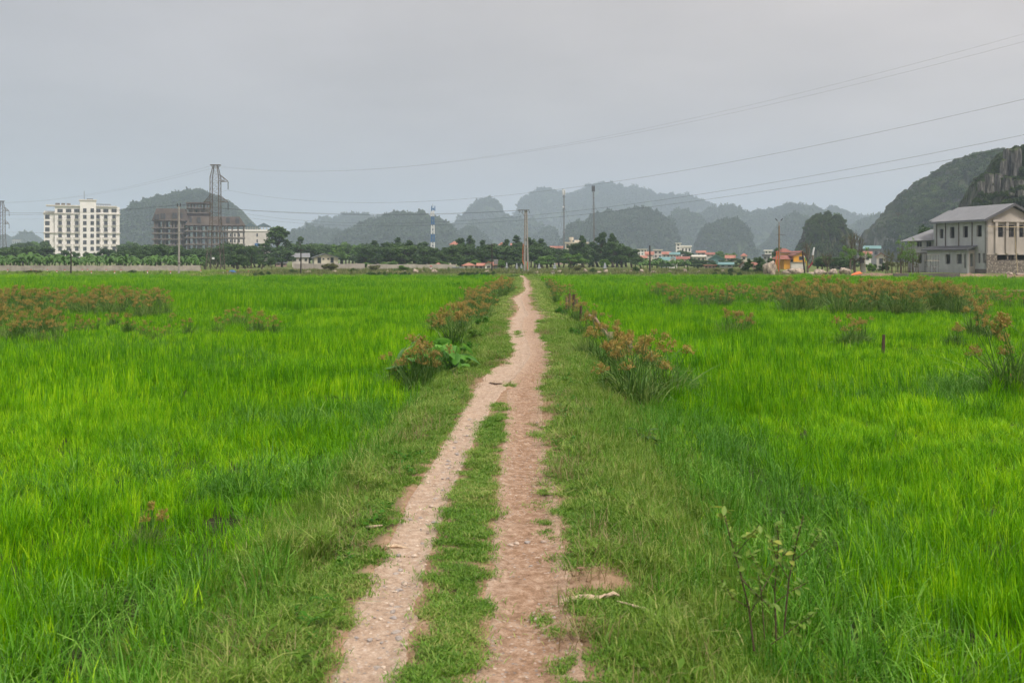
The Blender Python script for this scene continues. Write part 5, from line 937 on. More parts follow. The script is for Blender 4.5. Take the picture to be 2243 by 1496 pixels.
def poles():
    for x, yt, Y, r, lab, bar in ((155, 545, 135, 0.10, 'thin dark pole in front of the white hotel', False), (658.5, 545, 136, 0.09, 'dark pole with a small crossbar left of the cream gable house', True), (1077, 534, 141, 0.085, 'dark pole beside the small white house', True), (1423, 538, 140, 0.11, 'thick dark pole right of the tree clump', False)):
        z = ZW(yt, Y) - 0.3; t = thing('utility_pole', lab, 'pole', (XW(x, Y), Y, 0.3)); MB().tube([(0,0,-0.2),(0.05,0,z*0.5),(0.02,0,z)], [r*1.2, r, r*0.8], 8).build('shaft', M['pole_dark'], t)
        if bar: MB().box(-0.45, 0.45, -0.12, -0.04, z - 0.3, z - 0.2).build('crossbar', M['pole_dark'], t); [MB().tube([(dx,-0.08,z-0.2),(dx,-0.08,z+0.02)], 0.035, 6).build('insulator', M['rail'], t) for dx in (-0.4, 0.4)]
    Y = 135; z = ZW(452, Y) - 0.3; t = thing('utility_pole', 'tall concrete pole with two insulators left of the pylon', 'pole', (XW(392, Y), Y, 0.3))
    MB().tube([(0,0,-0.2),(0,0,z)], [0.17, 0.10], 10).build('shaft', M['pole'], t); MB().box(-0.3, 0.3, -0.06, 0.06, z - 0.08, z + 0.02).build('crossbar', M['steel'], t)
    for dx in (-0.2, 0.22): MB().tube([(dx,0,z),(dx,0,z+0.12),(dx,0,z+0.38)], [0.05,0.08,0.04], 8).build('insulator', M['rail'], t)
    MB().tube([(0,0,1.5),(0,0,1.62)], 0.2, 10).build('band', M['pole_dark'], t)
    Y = 141; z = ZW(460, Y) - 0.3; t = thing('twin_pole', 'pair of tall concrete poles with crossarm where the path ends', 'pole', (XW(1152, Y), Y, 0.3))
    for a, b in ((-0.22, -0.12), (0.28, 0.10)): MB().tube([(a,0,-0.2),(b,0,z)], [0.16, 0.10], 10).build('shaft', M['pole'], t)
    MB().box(-1.1, 0.5, -0.2, -0.11, z - 0.1, z).build('crossarm', M['steel'], t); MB().bar((-0.9,-0.15,z-0.08),(-0.15,-0.12,z-0.9), 0.05).build('strut', M['steel'], t)
    for dx in (-1.0, -0.55, 0.42): MB().tube([(dx,-0.15,z-0.1),(dx+0.1,-0.15,z-0.45)], 0.035, 6).build('insulator', M['rail'], t)
    MB().tube([(-0.30,-0.2,z*0.46),(-0.42,-0.2,z*0.43),(-0.45,-0.2,z*0.2),(-0.30,-0.2,z*0.15)], 0.035, 6).build('orange_conduit', M['orange'], t); MB().tube([(0.20,-0.2,0.7),(0.20,-0.2,z*0.19)], 0.04, 6).build('orange_conduit', M['orange'], t)
    Y = 140.5; z = ZW(495, Y) - 0.3; t = thing('street_lamp', 'street lamp with two V-shaped arms and orange conduits', 'street lamp', (XW(1706.5, Y), Y, 0.3))
    MB().tube([(0,0,-0.2),(0,0,z)], [0.15, 0.10], 10).build('post', M['bamboo'], t); MB().tube([(0,0,z),(0,0,z+0.45)], 0.07, 8).build('post_cap', M['pole'], t)
    for s in (-1, 1): 
        MB().tube([(0,0,z+0.35),(s*0.16,0,z+0.62),(s*0.3,0,z+0.78)], 0.03, 6).build('lamp_arm', M['pole'], t); MB().tube([(s*0.24,0,z+0.72),(s*0.36,0,z+0.86),(s*0.55,0,z+1.05)], [0.05,0.085,0.05], 8).build('lamp_head', M['rail'], t)
    MB().box(-0.25, 0.85, -0.03, 0.03, z - 1.3, z - 1.24).build('bracket', M['steel'], t); MB().box(-0.3, 2.9, -0.1, -0.02, 2.9, 3.02).build('cross_beam', M['steel'], t); MB().box(-0.3, 2.9, -0.1, -0.02, 2.65, 2.72).build('cross_beam', M['steel'], t)
    MB().tube([(-0.95,-0.3,-0.2),(-0.6,-0.25,0.9),(-0.38,-0.2,3.2)], 0.06, 8).build('orange_conduit', M['orange'], t); MB().tube([(-0.12,-0.2,0.2),(-0.10,-0.18,3.2)], 0.05, 8).build('orange_conduit', M['orange'], t)
    Y = 138; o = MB().tube([(0.3,0,-0.1),(-0.05,0,3.2)], [0.13,0.11], 8).build('leaning_post', M['pole_dark']); o.location = (XW(1758.5, Y), Y, 0.3); tag(o, 'leaning black post in front of the yellow house', 'post')
poles()
def masts():
    Y = 400; zt = ZW(456, Y) - 0.3; t = thing('telecom_tower', 'blue and white banded lattice telecom tower', 'tower', (XW(948, Y), Y, 0.3)); segs = [(0, 531), (531, 513), (513, 493), (493, 474), (474, 461), (461, 456)]
    zz = [0] + [ZW(y, Y) - 0.3 for _, y in segs]; hw = lambda z: 0.75 - 0.35 * z / zt
    for i in range(len(segs)):
        m = MB(); a, b = zz[i], zz[i+1]; n = max(1, int((b - a) / 1.3))
        for sx, sy in ((-1,-1),(1,-1),(1,1),(-1,1)): m.bar((sx*hw(a), sy*hw(a), a), (sx*hw(b), sy*hw(b), b), 0.28)
        for k in range(n):
            z0, z1 = a + (b-a)*k/n, a + (b-a)*(k+1)/n
            for f in range(4):
                (ax, ay), (bx, by) = ((-1,-1),(1,-1),(1,1),(-1,1))[f], ((1,-1),(1,1),(-1,1),(-1,-1))[f]; m.bar((ax*hw(z0), ay*hw(z0), z0), (bx*hw(z1), by*hw(z1), z1), 0.13); m.bar((bx*hw(z0), by*hw(z0), z0), (ax*hw(z1), ay*hw(z1), z1), 0.13)
        m.build('tower_section', M['whitepaint'] if i % 2 == 0 else M['bluepaint'], t)
    for k in range(6):
        a = k * math.pi/3; MB().box(-0.16, 0.16, -0.1, 0.1, -1.0, 1.0).build('antenna_panel', M['whitepaint'] if k % 2 else M['bluepaint'], t).location = (0.85*math.cos(a), 0.85*math.sin(a), zt - 0.2 - (k % 2)*2.2)
    MB().tube([(0,0,zt),(0,0,zt+1.6)], 0.06, 5).build('lightning_rod', M['steel'], t)
    for x, xt, yt, Y, lab, tilt in ((1235, 1235, 418, 330, 'guyed grey mast with two small platforms, the left of two', 0), (1302, 1299.5, 410, 300, 'tall guyed mast with flat antenna panels, the right of two', 1)):
        z = ZW(yt, Y) - 0.3; dx = (xt - x) / F * Y; t = thing('guyed_mast', lab, 'mast', (XW(x, Y), Y, 0.3)); m = MB(); c = lambda q: dx * q / z
        for k in range(3):
            a = k*2*math.pi/3; m.bar((0.2*math.cos(a), 0.2*math.sin(a), 0), (dx + 0.2*math.cos(a), 0.2*math.sin(a), z), 0.11)
        n = int(z / 0.7)
        for i in range(n):
            for k in range(3):
                a, b = k*2*math.pi/3, (k+1)*2*math.pi/3; m.bar((c(z*i/n) + 0.2*math.cos(a), 0.2*math.sin(a), z*i/n), (c(z*(i+1)/n) + 0.2*math.cos(b), 0.2*math.sin(b), z*(i+1)/n), 0.05)
        m.build('shaft', M['steel'], t)
        if not tilt:
            for q in (0.915, 0.745): MB().box(-0.5, 0.5, -0.4, 0.4, z*q, z*q + 0.1).build('platform', M['steel'], t)
            MB().tube([(-0.2,-0.3,z*0.78),(-0.2,-0.5,z*0.78)], 0.3, 10).build('dish', M['whitepaint'], t)
        for k in range(3):
            a = k*2*math.pi/3 + 0.4; MB().box(-0.13, 0.13, -0.07, 0.07, -0.9, 0.9).build('antenna_panel', M['rail'] if tilt else M['whitepaint'], t).location = (dx + 0.4*math.cos(a), 0.4*math.sin(a), z - 0.5)
        for k in range(3):
            a = k*2*math.pi/3 + 0.15; MB().tube([(c(z*0.8), 0, z*0.8), (7.5*math.cos(a), 7.5*math.sin(a), 0)], 0.018, 4).build('guy_wire', M['wire'], t)
            MB().tube([(c(z*0.5), 0, z*0.5), (6*math.cos(a), 6*math.sin(a), 0)], 0.018, 4).build('guy_wire', M['wire'], t)
masts()

# ------------------------------------------------------------------ trees
def tube_np(mb, a, b, r0, r1, bend=0.15, n=6):
    a, b = Vector(a), Vector(b); m = (a + b) / 2 + Vector((random.uniform(-1,1), random.uniform(-1,1), 0)) * (b - a).length * bend; mb.tube([a, m, b], [r0, (r0+r1)/2, r1], n)
def tree_meshes(kind, seed, mat, bark='bark'):
    """unit-height tree (1 m tall): trunk with limbs, crown of leaf-sized faces in uneven clumps"""
    r = np.random.default_rng(seed); random.seed(seed); mb = MB(); cs, rs = [], []
    if kind == 'round':
        tube_np(mb, (0,0,-0.02), (0,0,0.42), 0.035, 0.024)
        for i in range(19):
            a, e = r.uniform(0, 6.28), r.uniform(0.05, 1.0); rr = 0.30 * math.sqrt(1 - e*e*0.75) * r.uniform(0.55, 1.05); c = (rr*math.cos(a), rr*math.sin(a), 0.33 + 0.52*e); cs.append(c); rs.append(r.uniform(0.10, 0.18))
            if i % 2 == 0: tube_np(mb, (0,0,0.25 + 0.15*r.uniform()), c, 0.016, 0.005)
        n, s = 3200, 0.036
    elif kind == 'cone':
        tube_np(mb, (0,0,-0.02), (0,0,0.9), 0.03, 0.008, 0.02)
        for i in range(22):
            e = (i + r.uniform()) / 22; a = r.uniform(0, 6.28); rr = 0.27 * (1 - e)**0.75 * r.uniform(0.5, 1.05); c = (rr*math.cos(a), rr*math.sin(a), 0.12 + 0.82*e); cs.append(c); rs.append(0.065 + 0.09*(1-e)*r.uniform(0.7, 1.2)); tube_np(mb, (0,0,c[2]-0.06), c, 0.010, 0.003)
        n, s = 3000, 0.033
    elif kind == 'tall':
        tube_np(mb, (0,0,-0.02), (0.02,0,0.6), 0.028, 0.014, 0.04)
        for i in range(24):
            e = r.uniform(0, 1); a = r.uniform(0, 6.28); rr = (0.33 * (1 - e)**0.6 + 0.05) * r.uniform(0.4, 1.0); c = (rr*math.cos(a), rr*math.sin(a), 0.20 + 0.74*e); cs.append(c); rs.append(r.uniform(0.055, 0.11)); tube_np(mb, (0.01,0,c[2]*0.6), c, 0.010, 0.003)
        n, s = 2800, 0.033
    elif kind == 'spread':
        tube_np(mb, (0,0,-0.03), (0.01,0,0.42), 0.05, 0.034, 0.05)
        for i in range(18):
            a = r.uniform(0, 6.28); rr = r.uniform(0.12, 0.48); c = (rr*math.cos(a), rr*math.sin(a), r.uniform(0.55, 0.92) - 0.15*rr); cs.append(c); rs.append(r.uniform(0.07, 0.13)); tube_np(mb, (0.01,0,0.38), c, 0.018, 0.004, 0.2)
        n, s = 1500, 0.024
    elif kind == 'bare':
        tube_np(mb, (0,0,-0.03), (0.02,0,0.35), 0.035, 0.022, 0.06)
        for i in range(22):
            a = r.uniform(0, 6.28); rr = r.uniform(0.08, 0.30); b = (rr*math.cos(a), rr*math.sin(a), r.uniform(0.5, 1.0)); tube_np(mb, (0.02,0,r.uniform(0.25, 0.45)), b, 0.012, 0.003, 0.12)
            for k in range(3): tube_np(mb, Vector(b)*0.75 + Vector((0,0,0.1)), Vector(b) + Vector((r.normal(0,0.07), r.normal(0,0.07), r.uniform(0,0.12))), 0.004, 0.0015)
            cs.append(b); rs.append(0.06)
        n, s = 420, 0.016
    elif kind == 'thin':
        for k in range(5):
            x, y = r.normal(0, 0.08, 2); h = r.uniform(0.7, 1.0); tube_np(mb, (x,y,-0.02), (x + r.normal(0,0.05), y + r.normal(0,0.05), h*0.9), 0.014, 0.004, 0.05, 5)
            for q in range(5): cs.append((x + r.normal(0,0.09), y + r.normal(0,0.09), h*r.uniform(0.45, 0.98))); rs.append(r.uniform(0.05, 0.10))
        n, s = 900, 0.02
    elif kind == 'shrub':
        for k in range(6): tube_np(mb, (0,0,-0.03), (r.normal(0,0.22), r.normal(0,0.22), r.uniform(0.4,0.75)), 0.018, 0.006)
        for i in range(14): a = r.uniform(0, 6.28); rr = r.uniform(0, 0.42); cs.append((rr*math.cos(a), rr*math.sin(a), 0.18 + (0.68 - 0.6*rr)*r.uniform(0.3, 1))); rs.append(r.uniform(0.12, 0.2))
        n, s = 1400, 0.05
    V, Q = leaf_cloud(cs, rs, n, s, seed, 0.85, 0.35)
    return mb.mesh('trunk', [M[bark]]), np_mesh('crown', V, Q, [mat])
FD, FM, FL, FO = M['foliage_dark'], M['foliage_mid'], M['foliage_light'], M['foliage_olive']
TP = {}
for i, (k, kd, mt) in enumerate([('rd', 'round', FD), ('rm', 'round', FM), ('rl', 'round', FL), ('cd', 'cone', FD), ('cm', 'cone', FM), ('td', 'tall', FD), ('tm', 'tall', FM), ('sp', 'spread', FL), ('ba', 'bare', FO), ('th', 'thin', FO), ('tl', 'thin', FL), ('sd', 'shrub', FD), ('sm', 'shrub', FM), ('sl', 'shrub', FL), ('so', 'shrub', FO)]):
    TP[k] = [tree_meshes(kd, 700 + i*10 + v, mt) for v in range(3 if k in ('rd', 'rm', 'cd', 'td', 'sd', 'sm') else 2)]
def tree(label, x, yt, w, Y, kind, group=None, name='tree', zb=0.3, cat='tree', yb=None):
    """x, top y and crown width in photo pixels at distance Y"""
    z0 = zb if yb is None else max(zb, ZW(yb, Y)); h = ZW(yt, Y) - zb; wd = w / F * Y; base = {'r': 0.62, 'c': 0.46, 't': 0.55, 's': 0.9, 'b': 0.66}[kind[0]] if kind != 'th' and kind != 'tl' else 0.45
    tr, cr = random.choice(TP[kind]); s = wd / base
    t = thing(name, label, cat, (XW(x, Y), Y, zb), random.uniform(0, 6.28), group, (s, s, h)); obj('trunk', tr, t); obj('crown', cr, t); return t
def belt(label, group, xs, ytops, Ys, w, kinds, n, jy=3.0, jw=0.25, name='tree'):
    for i in range(n):
        x = xs[0] + (xs[1] - xs[0]) * (i + random.random()) / n; y = np.interp(x, *zip(*ytops)) + random.uniform(-1, 1) * jy; tree(label, x, y, w * (1 + random.uniform(-jw, jw)), random.uniform(*Ys), random.choice(kinds), group, name)
def trees():
    belt('dark leafy tree in the belt left of the white hotel', 'trees left of the hotel', (-25, 98), [(-25, 541), (30, 540), (98, 538)], (225, 275), 44, ['rd', 'rd', 'rm'], 14, 3)
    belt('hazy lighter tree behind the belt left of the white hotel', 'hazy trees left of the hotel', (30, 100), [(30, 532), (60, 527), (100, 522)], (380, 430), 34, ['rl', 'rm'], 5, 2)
    for x, y, w, lab in ((143, 545, 26, 'round dark tree in front of the hotel, nearest the thin dark pole'), (167, 549, 22, 'small round tree in front of the hotel just right of the thin dark pole'), (189, 550, 19, 'slim dark tree in front of the hotel centre block'), (213, 549, 22, 'dark tree in front of the right half of the hotel'), (234, 541, 30, 'tallest dark tree in front of the hotel right corner')): tree(lab, x, y, w, 245, 'rd')
    belt('dark tree in the belt between the hotel and the insulator pole', 'trees between hotel and pole', (250, 400), [(250, 546), (300, 538), (345, 534), (400, 536)], (215, 270), 42, ['rd', 'rd', 'rm', 'rd'], 18, 4)
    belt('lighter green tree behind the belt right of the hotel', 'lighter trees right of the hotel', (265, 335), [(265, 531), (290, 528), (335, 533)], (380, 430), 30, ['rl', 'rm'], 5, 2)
    belt('dark bushy tree around the foot of the pylon', 'trees round the pylon', (395, 560), [(395, 540), (440, 545), (480, 538), (492, 522), (505, 531), (560, 536)], (215, 262), 40, ['rd', 'rm', 'rd', 'rd'], 20, 4)
    belt('low bushy tree before the pylon belt', 'low bushes before the pylon belt', (380, 600), [(380, 562), (500, 558), (600, 560)], (198, 212), 26, ['sd', 'sm', 'sm'], 9, 4)
    tree('rounded lighter green bush right of the pylon foot', 520, 557, 38, 196, 'rm')
    tree('tall leafy tree with loose clumps right of the white terrace block', 606, 497, 84, 265, 'tm'); tree('dark companion tree at the left foot of the tall leafy tree', 578, 531, 46, 250, 'td'); tree('dark wide tree below the tall leafy tree', 566, 556, 58, 232, 'rd'); tree('dense dark tree beside the pole left of the cream gable house', 618, 545, 50, 240, 'rd'); tree('small feathery tree right of the tall leafy tree', 657, 519, 26, 290, 'tm')
    belt('hazy tree in the mixed belt behind the cream gable house', 'mixed belt behind the gable house', (640, 820), [(640, 536), (700, 533), (760, 533), (820, 534)], (265, 320), 44, ['rm', 'rd', 'rm', 'rd', 'rl'], 20, 4)
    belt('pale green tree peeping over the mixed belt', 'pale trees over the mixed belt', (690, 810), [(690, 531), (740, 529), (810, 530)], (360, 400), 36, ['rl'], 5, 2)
    peaks = [(800, 545), (820, 524), (845, 530), (872, 518), (897, 524), (927, 529), (945, 541), (975, 541), (1010, 520), (1029, 515), (1058, 524), (1078, 533), (1110, 523), (1131, 513), (1163, 519), (1185, 520)]
    for i, (x, y) in enumerate(peaks): tree('dark pointed tree in the tall belt behind the small white houses', x, y, 38, 238 + (i*17) % 34, ['cd', 'cd', 'td'][i % 3], 'dark pointed trees')
    belt('dark understorey tree filling the tall pointed belt', 'dark understorey of the pointed belt', (790, 1215), [(790, 545), (830, 536), (900, 533), (950, 545), (1000, 535), (1070, 538), (1140, 530), (1215, 540)], (222, 255), 50, ['rd', 'rd', 'rm', 'rd'], 40, 6)
    belt('low green bush at the foot of the tall pointed belt', 'low bushes at the belt foot', (800, 1150), [(800, 572), (950, 568), (1150, 570)], (208, 218), 30, ['sm', 'sd', 'sl', 'sm'], 13, 4)
    for x, y, w, k in ((1310, 528, 60, 'rd'), (1345, 524, 56, 'rd'), (1280, 538, 56, 'rd'), (1372, 545, 50, 'rd'), (1245, 543, 44, 'rd'), (1225, 552, 44, 'rd'), (1275, 513, 34, 'cd'), (1318, 508, 40, 'td'), (1341, 508, 36, 'cd'), (1290, 525, 44, 'rd'), (1255, 530, 38, 'rd'), (1362, 534, 44, 'rd'), (1330, 535, 60, 'rd'), (1384, 543, 40, 'rd'), (1300, 548, 60, 'rd'), (1352, 555, 60, 'rd'), (1392, 558, 34, 'sd'), (1215, 541, 36, 'rd'), (1234, 545, 30, 'rd')): tree('dark tree in the high clump round the two guyed masts', x, y, w, random.uniform(228, 262), k, 'dark clump round the masts')
    tree('bright green round tree, the left of the pair before the dark clump', 1199, 556, 42, 205, 'rl'); tree('bright green round tree, the broader right one of the pair', 1252, 551, 52, 205, 'rl'); tree('small bright green tree behind the grey stone stupa', 1324, 567, 22, 202, 'rl'); tree('little yellow-green tree right of the small white house', 1100, 568, 18, 186, 'rl')
    for i, (x, y, w, k) in enumerate(((1405, 562, 40, 'rd'), (1428, 572, 36, 'rm'), (1450, 578, 34, 'sm'), (1480, 578, 36, 'rd'), (1530, 577, 40, 'rm'), (1550, 578, 36, 'rd'), (1590, 580, 36, 'rm'), (1620, 578, 36, 'rd'), (1675, 575, 34, 'rd'), (1440, 564, 26, 'rd'), (1505, 572, 36, 'rd'), (1460, 574, 28, 'rd'), (1497, 547, 36, 'rd'), (1512, 551, 30, 'rd'), (1520, 565, 34, 'rd'), (1535, 568, 30, 'rd'), (1553, 570, 26, 'rm'), (1566, 575, 26, 'sm'), (1588, 569, 32, 'rd'), (1612, 565, 30, 'rm'), (1640, 572, 30, 'rd'), (1660, 563, 34, 'rm'), (1690, 550, 30, 'rm'), (1575, 549, 26, 'rl'), (1601, 551, 30, 'rl'), (1600, 572, 24, 'sm'), (1575, 583, 26, 'sl'), (1660, 580, 24, 'sm'))): tree('dark garden tree between the village houses', x, y, w, random.uniform(208, 245) if y > 555 else random.uniform(320, 360), k, 'garden trees of the village')
    tree('dark upright young tree, the taller of two before the village', 1665, 561, 20, 137, 'cd'); tree('lighter ragged young tree left of the dark upright one', 1640, 566, 26, 138, 'cm'); tree('dark low bush left of the young trees', 1602, 585, 18, 134, 'sd')
    tree('small green tree behind the street lamp', 1706, 541, 26, 215, 'rm'); tree('thin tree in front of the grey end house', 1686, 566, 22, 150, 'tm')
    tree('spreading green tree with a bent dark trunk right of the knoll', 1873, 530, 58, 141, 'sp'); tree('bare twiggy tree behind the spreading tree', 1862, 508, 56, 165, 'ba'); tree('second bare grey tree right of the spreading tree', 1885, 515, 28, 170, 'ba'); tree('leafless slanting tree in front of the knoll', 1812, 553, 34, 143, 'ba'); tree('slim bare tree behind the painted trunk', 1768, 530, 22, 150, 'ba')
    belt('green bush at the foot of the knoll behind the boulders', 'bushes at the knoll foot', (1780, 1870), [(1780, 562), (1870, 566)], (178, 188), 30, ['rm', 'sd', 'rm'], 7, 4)
    belt('green bush right of the transformer post', 'bushes by the transformer post', (1895, 1945), [(1895, 570), (1945, 574)], (142, 150), 24, ['sm', 'sl', 'sm'], 5, 4)
    for i, x in enumerate((1945, 1955, 1965, 1975, 1985)): tree('thin brownish sapling in the row left of the grey houses', x, 538 + (i % 3) * 6, 18, 126 + i * 1.3, 'th', 'thin brown saplings')
    for i, (x, y) in enumerate(((1978, 515), (1990, 520), (2001, 535))): tree('slim green sapling beside the smaller grey house', x, y, 24, 129 + i, 'tl', 'slim green saplings', zb=0.5)
    tree('dark green tree crown behind the grey houses', 2030, 488, 42, 165, 'rd')
    tree('small thin tree on the scaffold side of the grey houses', 2011, 552, 14, 122, 'th', zb=0.5)
    for x, y, w, Y, k, lab in ((1832, 465, 16, 428, 'sp', 'lone tree on top of the rocky knoll'), (2131, 338, 14, 428, 'rd', 'small tree on the crest of the wooded hillside'), (2170, 331, 16, 428, 'rd', 'rounded tree highest on the wooded hillside crest'), (1967, 465, 18, 425, 'ba', 'bare tree clinging to the left flank of the hillside')): tree(lab, x, y, w, Y, k, zb=ZW(y + 12, Y))
    # clumps along the near road
    for x, y, w, lab, k in ((724, 572, 40, 'broad tufted shrub in front of the grey block wall', 'so'), (822, 577, 38, 'dark tufted shrub among boulders right of the grey wall', 'so'), (1268, 577, 26, 'scruffy grey-green shrub below the bright round trees', 'so'), (1298, 586, 18, 'low dark shrub between pale boulders', 'sd'), (1392, 582, 26, 'dark spiky shrub left of the thick dark pole', 'sd'), (1487, 588, 26, 'dry reedy shrub among boulders', 'so'), (1572, 588, 24, 'tan reedy shrub beside a tall boulder', 'so'), (290, 590, 26, 'low dark bush among the red and white posts', 'sm'), (70, 590, 40, 'brownish low bush against the long pale wall', 'so'), (45, 605, 16, 'small dark bush at the far left paddy edge', 'sd'), (1123, 601, 34, 'bright leafy mound where the path leaves the paddies', 'sl'), (1160, 599, 16, 'small leafy mound at the foot of the twin poles', 'sm'), (575, 590, 30, 'pale green bush right of the blue sheet', 'sl'), (880, 575, 34, 'bright low tree before the pinkish wall', 'sl'), (640, 588, 30, 'dusty green bush left of the pale boulder', 'sm'), (774, 585, 24, 'thin green bush left of the dark tufted shrub', 'sm')):
        Y = 138 if y > 580 else 146; Y = 121 if x == 1123 else (139 if x == 1160 else (128.5 if x == 45 else Y)); tree(lab, x, y, w, Y, k, name='shrub', cat='shrub', zb=0.25)
    # staked saplings along the road
    for i, (x, y) in enumerate(((20, 590), (38, 591), (88, 589), (108, 592), (169, 590), (228, 592), (294, 590), (316, 591), (352, 589), (414, 592), (566, 588), (624, 587), (685, 588), (868, 587), (930, 582), (966, 586), (983, 581), (1023, 583), (1048, 588), (1092, 587), (1141, 583), (1200, 588), (1248, 575), (1507, 582), (1557, 590))): tree('small staked sapling planted along the far road', x, y, 7, 139, 'tl', 'staked saplings along the road', 'sapling')
    # leafy ground cover along the paddy edge
    for i, x in enumerate(list(range(806, 900, 9)) + list(range(1006, 1080, 8)) + [560, 575, 590, 1570, 1585, 1600, 1615, 1625]): tree('low dark leafy plant along the far paddy edge', x + random.uniform(-3, 3), 594.5 + random.uniform(-1.5, 1), 13, 127.6, random.choice(['sd', 'sm']), 'leafy plants along the far paddy edge', 'edge_plant', cat='plant', zb=0.2)
trees()
def bananas():
    r = np.random.default_rng(900)
    def mk(seed):
        r = np.random.default_rng(seed); mb = MB(); mb.tube([(0,0,-0.05),(0.02,0.01,0.30),(0,0,0.55)], [0.045,0.036,0.02], 7); st = mb.mesh('stem', [M['banana']]); lf = MB()
        for k in range(9):
            a = k*2.4 + r.normal(0,0.3); up = r.uniform(0.25, 0.55); L = r.uniform(0.42, 0.60); d = np.array([math.cos(a), math.sin(a)]); s = np.array([-math.sin(a), math.cos(a)]); pts = []
            for q in range(7):
                u = q/6; x = L*u*(0.75 + 0.25*u)*math.cos(0.2); z = 0.48 + up*math.sin(min(1.0, u*1.25)*1.7) - 0.35*u**3; w = 0.075*math.sin(math.pi*min(1, u*0.95 + 0.06))**0.7; pts.append([(d[0]*x + s[0]*w*e, d[1]*x + s[1]*w*e, z - abs(e)*w*0.45) for e in (-1, 0, 1)])
            v = [p for row in pts for p in row]; f = [(i*3+j, i*3+j+1, i*3+j+4, i*3+j+3) for i in range(6) for j in (0, 1)]; lf.add(v, f)
        return st, lf.mesh('leaves', [M['banana']], True)
    B = [mk(910 + i) for i in range(4)]
    def row(lab, grp, x0, x1, n, Ys, h):
        for i in range(n):
            x = x0 + (x1-x0)*(i + r.uniform())/n; Y = r.uniform(*Ys); st, lf = B[int(r.integers(0, 4))]; s = h*r.uniform(0.8, 1.25); t = thing('banana_plant', lab, 'banana plant', (XW(x, Y), Y, 0.3), r.uniform(0, 6.28), grp, (s*1.15, s*1.15, s)); obj('stem', st, t); obj('leaves', lf, t)
    row('banana plant in the row behind the long pale wall, left of the hotel', 'bananas left of the hotel', -12, 105, 17, (162, 185), 2.9)
    row('banana plant in the row behind the long pale wall, below the hotel', 'bananas below the hotel', 105, 262, 24, (162, 190), 2.8)
    row('banana plant in the row behind the long pale wall, right of the hotel', 'bananas right of the hotel', 262, 445, 20, (162, 190), 2.6)
    row('pale banana plant in front of the village houses', 'bananas before the village', 1395, 1515, 12, (180, 198), 1.9)
bananas()
def painted_tree():
    Y = 139; k = Y / F; t = thing('wrapped_tree', 'lopped tree trunk with limbs wrapped in coloured cloth and a white tip', 'tree', (XW(1769, Y), Y, 0.3)); P = lambda zx, zy: ((1680 + zx/7.477 - 1769)*k, 0, CAMZ + (HY - (430 + zy/7.477))*k - 0.3)
    MB().tube([P(668,1245), P(664,1150), P(665,1040), P(655,920), P(640,800)], [0.16,0.13,0.11,0.09,0.05], 8).build('trunk', M['bark'], t)
    MB().tube([P(672,1180), P(715,1130), P(745,1080)], [0.13,0.12,0.11], 8).build('red_wrapped_limb', solid('maroon_cloth', (0.24,0.035,0.05), 0.8, 0.2, 6), t); MB().tube([P(745,1080), P(752,1010), P(750,965)], [0.11,0.10,0.10], 8).build('brown_limb', M['bark_pale'], t); MB().tube([P(750,968), P(762,890), P(775,838)], [0.115,0.12,0.10], 8).build('white_wrapped_tip', M['whitepaint'], t)
    MB().tube([P(668,1165), P(650,1110), P(635,1060)], [0.10,0.10,0.10], 8).build('yellow_wrapped_limb', solid('yellow_cloth', (0.6,0.42,0.06), 0.8, 0.2, 6), t); MB().tube([P(640,1085), P(632,1040), P(620,1000)], [0.08,0.09,0.07], 8).build('green_wrapped_limb', solid('green_cloth', (0.18,0.42,0.10), 0.8, 0.2, 6), t); MB().tube([P(618,1005), P(600,980), P(585,955)], [0.06,0.06,0.05], 8).build('white_wrapped_limb', M['whitepaint'], t)
    MB().tube([P(665,1060), P(690,960), P(700,880), P(660,780)], [0.05,0.045,0.04,0.02], 6).build('bare_branch', M['bark_pale'], t)
painted_tree()
# ------------------------------------------------------------------ boulders, posts, tombs and other small things along the far road
def boulder_mesh(seed, craggy=0.28):
    import bmesh
    bm = bmesh.new(); bmesh.ops.create_icosphere(bm, subdivisions=3, radius=1.0); V = np.array([v.co for v in bm.verts]); Q = np.array([[v.index for v in f.verts] for f in bm.faces]); bm.free()
    n = fbm(V[:,0]*1.3 + seed*3.1, V[:,1]*1.3, V[:,2]*1.3, seed, 5, 0.6); n2 = np.abs(fbm(V[:,0]*3 + seed, V[:,1]*3, V[:,2]*3, seed + 50, 3)); V = V * (1 + craggy*n - 0.22*n2)[:,None]
    r = np.random.default_rng(seed)
    for k in range(5):        # broken flat faces
        d = r.normal(0, 1, 3); d /= np.linalg.norm(d); lim = r.uniform(0.55, 0.85); h = V @ d; V = V - np.outer(np.maximum(h - lim, 0)*0.85, d)
    return np_mesh('boulder', V, Q, [M['boulder']])
BM = [boulder_mesh(i, 0.28 + 0.05*(i % 3)) for i in range(7)]
